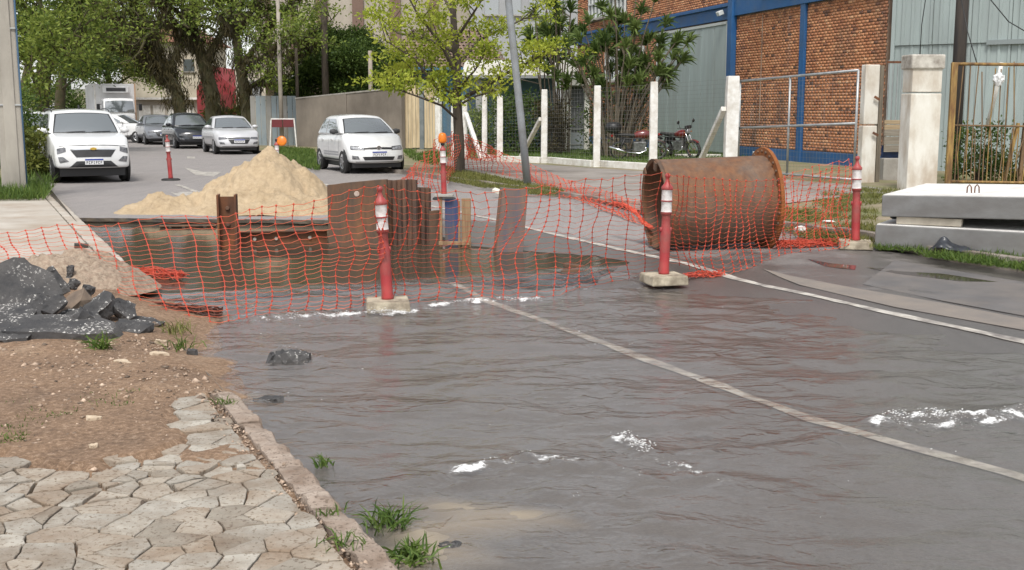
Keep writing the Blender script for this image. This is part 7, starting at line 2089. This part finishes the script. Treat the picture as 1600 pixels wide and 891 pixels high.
        # wipers
        for sg in (-0.45, 0.25):
            a = s.green(1, sg - 0.1, 0.055) + Vector((0.025, 0, 0.012)); b = s.green(1, sg + 0.42, 0.10) + Vector((0.025, 0, 0.012)); mb = MB(); mb.tube([a, (a + b) / 2 + Vector((0.01, 0, 0.004)), b], 0.008, 4); mb.obj('wiper', m_black, t)
        if roof_rails:
            for sg in (-1, 1):
                P = [s.green(a, sg * 0.97, 0.985) + Vector((0, 0, z)) for a, z in ((-.85, 0.0), (-.78, .045), (-.3, .06), (.3, .06), (.72, .04), (.8, 0.0))]; mb = MB(); mb.tube(P, 0.016, 6); mb.obj('roof_rail', m_dtrim, t, smooth=True)
def place_car(name, label, u, v, dyaw=0.0, cat='car', L=4.0, group='cars parked along the street'):
    """front centre at (u,v), nose towards the camera"""
    X, Y = W(u, v); rz = math.atan2(-CS, SN) + dyaw
    X -= math.cos(rz) * L / 2; Y -= math.sin(rz) * L / 2
    return thing(name, label, cat, (X, Y, zg(*UV(X, Y)) + 0.012), rz, group)
# white SUV
t = place_car('parked_suv', 'white SUV with roof rails parked facing the camera at the left kerb', 28.2, 2.62, 0.03, 'SUV', 4.4)
c = Car(L=4.4, W=1.80, zb=0.34, zh0=0.90, zh1=1.13, zbelt=1.10, zr=1.70, zd=1.12, xw0=1.10, xw1=0.40, xr0=-2.1, xr1=-1.85, wt=0.76, wheel=0.34, xf=1.35, xrr=-1.35, bow=0.16, rake=0.06, rr=0.09)
c.build(t, m_cw, [('hood_gap', m_black, [(-.92, .93), (.92, .93), (.92, .965), (-.92, .965)], .004), ('grille', m_dtrim, [(-.46, .46), (.46, .46), (.60, .76), (-.60, .76)]), ('grille_bar', m_chrome, [(-.62, .77), (.62, .77), (.62, .80), (-.62, .80)]),
    ('headlight', m_dlens, [(.72, .72), (.95, .62), (.97, .86), (.74, .92)], .009, True), ('fog_lamp', m_dlens, [(.66, .30), (.90, .24), (.93, .50), (.80, .50)], .009, True), ('lower_intake', m_dtrim, [(-.68, .02), (.68, .02), (.46, .30), (-.46, .30)]), ('intake_mesh', m_black, [(-.5, .06), (.5, .06), (.4, .2), (-.4, .2)], .012)], roof_rails=True, plate=(.27, 1))
p = c.low(2.2, 0, .80, 0.02); mb = MB(); mb.prism([(-.075, -.02), (-.03, -.02), (-.03, -.03), (.03, -.03), (.03, -.02), (.075, -.02), (.06, .02), (.03, .02), (.03, .03), (-.03, .03), (-.03, .02), (-.06, .02)], 0, 0.012, Matrix.Translation(p) @ Euler((math.pi / 2, 0, math.pi / 2)).to_matrix().to_4x4()); mb.obj('bowtie_badge', m_gold, t)
p = c.green(0.5, 0, 1.0); mb = MB(); mb.tube([p, p + Vector((-0.05, 0, 0.07)), p + Vector((-0.12, 0, 0.09))], [0.03, 0.02, 0.01], 6); mb.obj('antenna', m_black, t)
# white hatchback
t = place_car('white_hatchback', 'white hatchback with dark mirrors facing the camera beside the sand heap', 29.2, 9.85, -0.03, 'hatchback', 3.87)
c = Car(L=3.87, W=1.68, zb=0.27, zh0=0.80, zh1=1.05, zbelt=1.0, zr=1.55, zd=1.02, xw0=1.12, xw1=0.30, xr0=-1.75, xr1=-1.42, wt=0.70, wheel=0.305, xf=1.17, xrr=-1.28, bow=0.24, rake=0.14, rr=0.13)
c.build(t, m_cw, [('grille', m_black, [(-.52, .70), (.52, .70), (.52, .80), (-.52, .80)]), ('headlight', m_lens, [(.50, .68), (.93, .74), (.95, .92), (.52, .82)], .009, True), ('headlight_surround', m_black, [(.48, .66), (.95, .71), (.965, .95), (.50, .85)], .005, True), ('lower_intake', m_black, [(-.52, .16), (.52, .16), (.58, .34), (-.58, .34)]), ('fog_lamp', m_dlens, [(.68, .20), (.92, .22), (.92, .42), (.72, .38)], .008, True), ('lip', m_dtrim, [(-.8, .02), (.8, .02), (.8, .07), (-.8, .07)], .006)], mirror=m_dtrim, plate=(.47, 1))
p = c.low(1.935, 0, .755, 0.022)
mb = MB(); Mx = Matrix.Translation(p) @ Euler((0, math.pi / 2, 0)).to_matrix().to_4x4(); mb.T = Mx
mb.lathe([(0.052, 0.004), (0.062, 0.006), (0.062, -0.01), (0.052, -0.01)], 20, closed=True)
for a, b in (((0.05, -0.03), (-0.005, -0.012)), ((0.05, 0.03), (-0.005, 0.012)), ((0.022, -0.05), (-0.045, -0.022)), ((-0.045, -0.022), (-0.008, 0.0)), ((-0.008, 0.0), (-0.045, 0.022)), ((-0.045, 0.022), (0.022, 0.05)), ((0.0, -0.014), (0.0, 0.014))):
    pass
for a, b in (((-0.05, -0.024), (0.004, -0.004)), ((-0.05, 0.024), (0.004, 0.004)), ((-0.02, -0.05), (0.046, -0.022)), ((0.046, -0.022), (0.010, 0.0)), ((0.010, 0.0), (0.046, 0.022)), ((0.046, 0.022), (-0.02, 0.05))):
    mb.beam((a[0], a[1], 0.004), (b[0], b[1], 0.004), 0.008, 0.006)
mb.obj('round_badge', m_chrome, t)
mb = MB(); mb.T = Mx; mb.lathe([(0.055, -0.004), (0, -0.003)], 16); mb.obj('badge_back', m_dtrim, t)
for k in range(2):
    mb = MB(); mb.grid(lambda i, j: c.low(lerp(-.75, .8, i), -c.W / 2, lerp(.24 + k * .09, .29 + k * .09, j)) + Vector((0, -.004, 0)), 6, 1); mb.obj('side_stripe', M_('grey_stripe', (0.3, 0.3, 0.31), None, rough=0.5), t)
# silver sedan
def sedan(name, label, u, v, dy, paint, zr=1.46, W_=1.74, grille=True, lens=m_dlens, L=4.4):
    t = place_car(name, label, u, v, dy, 'car', L)
    c = Car(L=L, W=W_, zb=0.26, zh0=0.76, zh1=0.98, zbelt=0.95, zr=zr, zd=1.0, xw0=1.0, xw1=0.15, xr0=-1.75, xr1=-1.05, wt=0.69, wheel=0.31, xf=1.30, xrr=-1.28, bow=0.24, rake=0.12, rr=0.12)
    c.build(t, paint, [('grille', m_black, [(-.38, .28), (.38, .28), (.52, .62), (-.52, .62)]), ('upper_grille', m_dtrim, [(-.5, .66), (.5, .66), (.54, .76), (-.54, .76)]), ('headlight', lens, [(.52, .66), (.94, .62), (.95, .84), (.58, .80)], .009, True), ('fog_lamp', m_dlens, [(.66, .24), (.90, .28), (.92, .48), (.70, .40)], .008, True), ('lip', m_dtrim, [(-.8, .02), (.8, .02), (.8, .08), (-.8, .08)], .006)], plate=(.48, 1))
    return t
sedan('silver_sedan', 'silver sedan parked at the right kerb behind the sand heap', 44.2, 9.35, -0.04, m_cs)
sedan('black_car', 'black car parked behind the silver sedan under the trees', 51.6, 9.1, 0.02, m_cb, 1.55, 1.76)
sedan('grey_car', 'grey car parked behind the black one', 58.2, 8.7, 0.0, m_cg, 1.45)
# white car crossing further back
t = place_car('white_estate_car', 'white car standing side on across the road behind the grey car', 62.8, 9.2, 1.05, 'car', 4.4)
c = Car(L=4.4, W=1.74, zb=0.28, zh0=0.80, zh1=1.0, zbelt=0.97, zr=1.5, zd=1.0, xw0=1.0, xw1=0.2, xr0=-2.0, xr1=-1.6, wt=0.7)
c.build(t, m_cw, [('headlight', m_dlens, [(.5, .66), (.94, .66), (.95, .86), (.55, .82)], .009, True)])
for x in (-0.9, 0.15):
    for sg in (-1, 1):
        mb = MB(); mb.grid(lambda i, j: c.low(x + (i - .5) * 0.75, sg * c.W / 2, lerp(.42, .70, j)) + Vector((0, sg * .008, 0)), 3, 2, sg > 0); mb.obj('door_decal', M_('grey_decal', (0.45, 0.46, 0.48), (0.3, 0.31, 0.33), 20, 0.5), t)
# white car half hidden behind the SUV
t = place_car('white_van', 'white car half hidden at the left behind the white SUV', 36.2, 1.65, 0.03, 'car', 4.2)
c = Car(L=4.2, W=1.78, zb=0.32, zh0=0.92, zh1=1.12, zbelt=1.06, zr=1.66, zd=1.1, xw0=1.2, xw1=0.5, xr0=-2.0, xr1=-1.8, wt=0.76, wheel=0.32, xrr=-1.35)
c.build(t, m_cw, [('headlight', m_lens, [(.55, .62), (.94, .60), (.95, .86), (.6, .8)], .009, True), ('grille', m_dtrim, [(-.5, .3), (.5, .3), (.5, .6), (-.5, .6)]), ('lip', m_black, [(-.9, .0), (.9, .0), (.9, .25), (-.9, .25)], .006)], plate=(.3, 1))
sedan('red_car', 'red car whose roof shows behind the white SUV', 43.5, 2.9, 0.0, m_cr, 1.62)
t = place_car('far_suv', 'light grey SUV far up the road at the left', 114, 3.4, 0.0, 'SUV', 4.4)
c = Car(L=4.4, W=1.82, zb=0.34, zh0=0.92, zh1=1.12, zbelt=1.08, zr=1.66, zd=1.1, xw0=1.1, xw1=0.4, xr0=-2.1, xr1=-1.8, wt=0.76, wheel=0.34)
c.build(t, m_cs, [('headlight', m_lens, [(.55, .66), (.94, .64), (.95, .86), (.6, .82)], .009, True), ('grille', m_black, [(-.6, .3), (.6, .3), (.6, .65), (-.6, .65)])])
# ---- box truck
def truck():
    X, Y = W(78.7, 8.9); rz = math.atan2(-CS, SN) + 0.02
    t = thing('box_truck', 'white refrigerated box truck coming down the road', 'truck', (X, Y, zg(78.7, 8.9)), rz)
    t.location.z = 0.15
    m_bx = M_('truck_box', (0.72, 0.72, 0.72), (0.64, 0.64, 0.64), 1.0, 0.5, dirt=(0.5, 0.48, 0.45), dsc=1, damt=0.4)
    mb = MB(); mb.box((-3.4, 0, 1.98), (5.2, 2.5, 2.55)); bxo = mb.obj('cargo_box', m_bx, t, bevel=0.03)
    for s in (-1, 1):
        mb = MB(); mb.box((-0.79, s * 1.24, 1.98), (0.06, 0.08, 2.6)); mb.obj('corner_post', m_white_paint if s < 0 else M_('orange_post', (0.5, 0.32, 0.2), None, rough=0.6), bxo)
    mb = MB(); mb.box((-0.55, 0, 2.88), (0.5, 1.6, 0.42)); fu = mb.obj('cooling_unit', m_bx, bxo, bevel=0.05)
    mb = MB(); mb.box((-0.29, 0, 2.88), (0.03, 1.2, 0.22)); mb.obj('cooling_grille', m_dtrim, bxo)
    cb = Car(L=1.9, W=2.1, zb=0.5, zh0=1.3, zh1=1.4, zbelt=1.38, zr=2.35, zd=1.38, xw0=0.92, xw1=0.70, xr0=-0.93, xr1=-0.93, wt=0.88, bow=0.10, rake=0.03)
    te = bpy.data.objects.new('cab', None); 
    # cab body
    def grid6(fn, A, B, mbx, flip=False):
        m_ = len(B); mbx.add([fn(a, b) for a in A for b in B], [((i * m_ + j, (i + 1) * m_ + j, (i + 1) * m_ + j + 1, i * m_ + j + 1)[::-1] if flip else (i * m_ + j, (i + 1) * m_ + j, (i + 1) * m_ + j + 1, i * m_ + j + 1)) for i in range(len(A) - 1) for j in range(m_ - 1)])
    mb = MB(); mb.T = Matrix.Translation((0.2, 0, 0)); ys = [(k * 2 - 1) * 1.05 for k in FR]; ab = [k * 2 - 1 for k in FR]; xs = [(k * 2 - 1) * .95 for k in FR]
    for sx, fl in ((.95, False), (-.95, True)): grid6(lambda y, c: cb.low(sx, y, c), ys, FR, mb, fl)
    for sy, fl in ((1.05, True), (-1.05, False)): grid6(lambda x, c: cb.low(x, sy, c), xs, FR, mb, fl)
    grid6(lambda x, y: cb.low(x, y, 1), xs, ys, mb)
    for sa, fl in ((1, False), (-1, True)): grid6(lambda b, c: cb.green(sa, b, c), ab, FR, mb, fl)
    for sb, fl in ((1, True), (-1, False)): grid6(lambda a, c: cb.green(a, sb, c), ab, FR, mb, fl)
    grid6(lambda a, b: cb.green(a, b, 1), ab, ab, mb)
    o = mb.obj('cab', m_cw, t, smooth=True); weld(o, 0.001)
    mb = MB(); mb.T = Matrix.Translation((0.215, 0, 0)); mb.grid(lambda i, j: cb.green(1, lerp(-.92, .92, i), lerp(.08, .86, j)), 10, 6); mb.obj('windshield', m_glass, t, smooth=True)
    for s in (-1, 1):
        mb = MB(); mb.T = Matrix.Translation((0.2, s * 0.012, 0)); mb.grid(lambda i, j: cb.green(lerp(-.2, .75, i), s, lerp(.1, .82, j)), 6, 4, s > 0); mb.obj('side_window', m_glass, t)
        mb = MB(); mb.box((1.0, s * 1.28, 1.75), (0.08, 0.2, 0.42)); mb.beam((0.95, s * 1.05, 1.95), (1.0, s * 1.28, 1.9), 0.03, 0.03); mb.obj('mirror', m_black, t, bevel=0.02)
        mb = MB(); mb.T = Matrix.Translation((0.21, 0, 0)); mb.grid(lambda i, j: cb.low(.95, s * lerp(.62, .98, i), lerp(.2, .42, j), 0.01), 4, 2, s < 0); mb.obj('headlight', m_lens, t)
        for x in (0.45, -4.2):
            mb = MB(); mb.T = Matrix.Translation((x, s * 0.95, 0.42)) @ Euler((-s * math.pi / 2, 0, 0)).to_matrix().to_4x4(); mb.lathe([(0.0, -.15), (.42, -.14), (.42, .12), (.36, .14), (.25, .12), (0, .1)], 24); mb.obj('wheel', m_rubber, t)
    mb = MB(); mb.box((-2.2, 0, 0.58), (7.0, 0.9, 0.22)); mb.obj('chassis', m_black, t)
    mb = MB(); mb.T = Matrix.Translation((0.21, 0, 0)); mb.grid(lambda i, j: cb.low(.95, lerp(-.6, .6, i), lerp(.25, .6, j), 0.008), 6, 3); mb.obj('grille', m_dtrim, t)
truck()
# ---- motorbikes
def motorbike(label, loc, rz, paint, case=False, lean=0.12):
    t = thing('motorbike', label, 'motorbike', loc, rz, 'motorbikes on the lawn'); t.rotation_euler = (lean, 0, rz)
    def wheel(x, r, w_):
        mb = MB(); M4 = Matrix.Translation((x, 0, r)) @ Euler((math.pi / 2, 0, 0)).to_matrix().to_4x4(); mb.T = M4
        mb.lathe([(r - .06, -w_ / 2), (r - .015, -w_ / 2), (r, -w_ / 4), (r, w_ / 4), (r - .015, w_ / 2), (r - .06, w_ / 2)], 26, closed=True); o = mb.obj('wheel', m_rubber, t, smooth=True)
        mb = MB(); mb.T = M4; mb.lathe([(r - .075, -.02), (r - .055, -.02), (r - .055, .02), (r - .075, .02)], 26, closed=True)
        for k in range(10):
            a = k * math.pi / 5; mb.beam((.03 * math.cos(a), .03 * math.sin(a), 0), ((r - .06) * math.cos(a), (r - .06) * math.sin(a), 0), .008, .008)
        mb.lathe([(.05, -.06), (.05, .06), (0, .06)], 10); mb.obj('rim', m_chrome, o)
    wheel(.66, .31, .11); wheel(-.62, .30, .14)
    mb = MB()
    for s in (-1, 1): mb.tube([(.66, s * .08, .30), (.47, s * .08, .72), (.38, s * .08, .95)], .024, 7)
    mb.obj('fork', m_chrome, t, smooth=True)
    mb = MB(); mb.grid(lambda i, j: (.66 + .36 * math.cos(math.pi * lerp(.25, .8, i)), (j - .5) * .12, .30 + .36 * math.sin(math.pi * lerp(.25, .8, i)) - .03 * abs(j - .5)), 10, 4); mb.obj('front_mudguard', paint, t, smooth=True)
    mb = MB()
    for s in (-1, 1):
        mb.tube([(.40, 0, .88), (.1, s * .10, .72), (-.30, s * .11, .70), (-.75, s * .09, .76)], .018, 6); mb.tube([(.40, 0, .82), (.28, s * .06, .45), (-.15, s * .09, .34), (-.62, s * .09, .29)], .018, 6)
        mb.tube([(-.62, s * .12, .29), (-.45, s * .12, .68)], .03, 7)
    mb.obj('frame', m_black, t, smooth=True)
    mb = MB(); mb.grid(lambda i, j: Vector((lerp(-.12, .42, i), .14 * math.sin(2 * math.pi * j) * math.sin(math.pi * (.12 + .8 * i)) ** .5, .80 + .05 * i + .15 * math.cos(2 * math.pi * j) * math.sin(math.pi * (.12 + .8 * i)) ** .6)), 12, 14); mb.obj('tank', paint, t, smooth=True)
    mb = MB(); mb.grid(lambda i, j: Vector((lerp(-.80, -.08, i), .13 * math.sin(2 * math.pi * j) * (0.7 + .3 * math.sin(math.pi * i)), .80 + .04 * (1 - i) + .05 * math.cos(2 * math.pi * j))), 10, 12); mb.obj('seat', m_rubber, t, smooth=True)
    mb = MB(); mb.box((.06, 0, .44), (.42, .28, .32)); mb.tube([(.12, 0, .52), (.20, 0, .70)], .09, 10)
    for k in range(5): mb.T = Matrix.Translation((.13 + .018 * k, 0, .54 + .035 * k)) @ Euler((0, .4, 0)).to_matrix().to_4x4(); mb.lathe([(0.11, -.006), (.11, .006)], 12)
    mb.obj('engine', M_('engine_metal', (.28, .28, .28), (.12, .12, .12), 12, .45, metal=.6), t, bevel=.02)
    mb = MB(); mb.tube([(.22, -.10, .50), (.28, -.14, .32), (.05, -.16, .22), (-.35, -.17, .26)], .025, 7); mb.tube([(-.35, -.17, .26), (-.5, -.18, .30), (-.95, -.18, .44)], [.03, .05, .045], 9); mb.obj('exhaust', m_chrome, t, smooth=True)
    mb = MB(); mb.box((-.42, 0, .64), (.42, .22, .16), taper=.8); mb.obj('side_panel', m_black, t, bevel=.03)
    mb = MB(); mb.tube([(.30, .36, 1.06), (.36, .22, 1.03), (.40, 0, 1.0), (.36, -.22, 1.03), (.30, -.36, 1.06)], .014, 6); mb.obj('handlebar', m_black, t, smooth=True)
    for s in (-1, 1):
        mb = MB(); mb.tube([(.34, s * .26, 1.05), (.36, s * .34, 1.22)], .008, 5); mb.T = Matrix.Translation((.36, s * .37, 1.25)) @ Euler((0, math.pi / 2, 0)).to_matrix().to_4x4(); mb.lathe([(0, -.015), (.05, -.01), (.065, .01), (0, .015)], 12); mb.obj('mirror', m_black, t, smooth=True)
        mb = MB(); mb.T = Matrix.Translation((.44, s * .17, .90)); mb.lathe([(0, -.02), (.03, 0), (0, .02)], 8); mb.obj('indicator', m_orange_lamp, t)
    mb = MB(); mb.T = Matrix.Translation((.47, 0, .93)) @ Euler((0, math.pi / 2, 0)).to_matrix().to_4x4(); mb.lathe([(.05, -.10), (.09, -.02), (.095, .02), (.07, .035), (0, .04)], 16); mb.obj('headlamp', m_lens, t, smooth=True)
    mb = MB(); mb.box((.46, 0, 1.06), (.1, .26, .12), (0, -.4, 0)); mb.obj('instrument_cowl', m_black, t, bevel=.03)
    mb = MB(); mb.box((-.93, 0, .70), (.28, .13, .04), (0, .5, 0)); mb.obj('rear_mudguard', m_black, t, bevel=.01)
    mb = MB(); mb.box((-.86, 0, .80), (.08, .16, .08)); mb.obj('tail_lamp', M_('red_lens', (.5, .02, .02), None, rough=.2), t, bevel=.015)
    mb = MB(); mb.tube([(-.05, .12, .28), (-.12, .28, .02)], .012, 5); mb.obj('side_stand', m_black, t)
    if case:
        mb = MB(); mb.grid(lambda i, j: Vector((-.82 + .27 * math.cos(2 * math.pi * i) * abs(math.sin(math.pi * j)) ** .5, .25 * math.sin(2 * math.pi * i) * abs(math.sin(math.pi * j)) ** .5, 1.06 - .18 * math.cos(math.pi * j))), 20, 10); mb.obj('top_case', m_black, t, smooth=True)
    return t
p = D(996, 252, 38.6); p.z = ZR; m_mr = carpaint('motorbike_red', (0.16, 0.022, 0.022)); motorbike('red motorbike with a black top case seen from behind the fence post', p, math.radians(-2), m_mr, True, 0.1)
p = D(1062, 245, 39.8); p.z = ZR; motorbike('red motorbike parked facing the garage door corner', p, math.radians(-52), m_mr, False, 0.1)
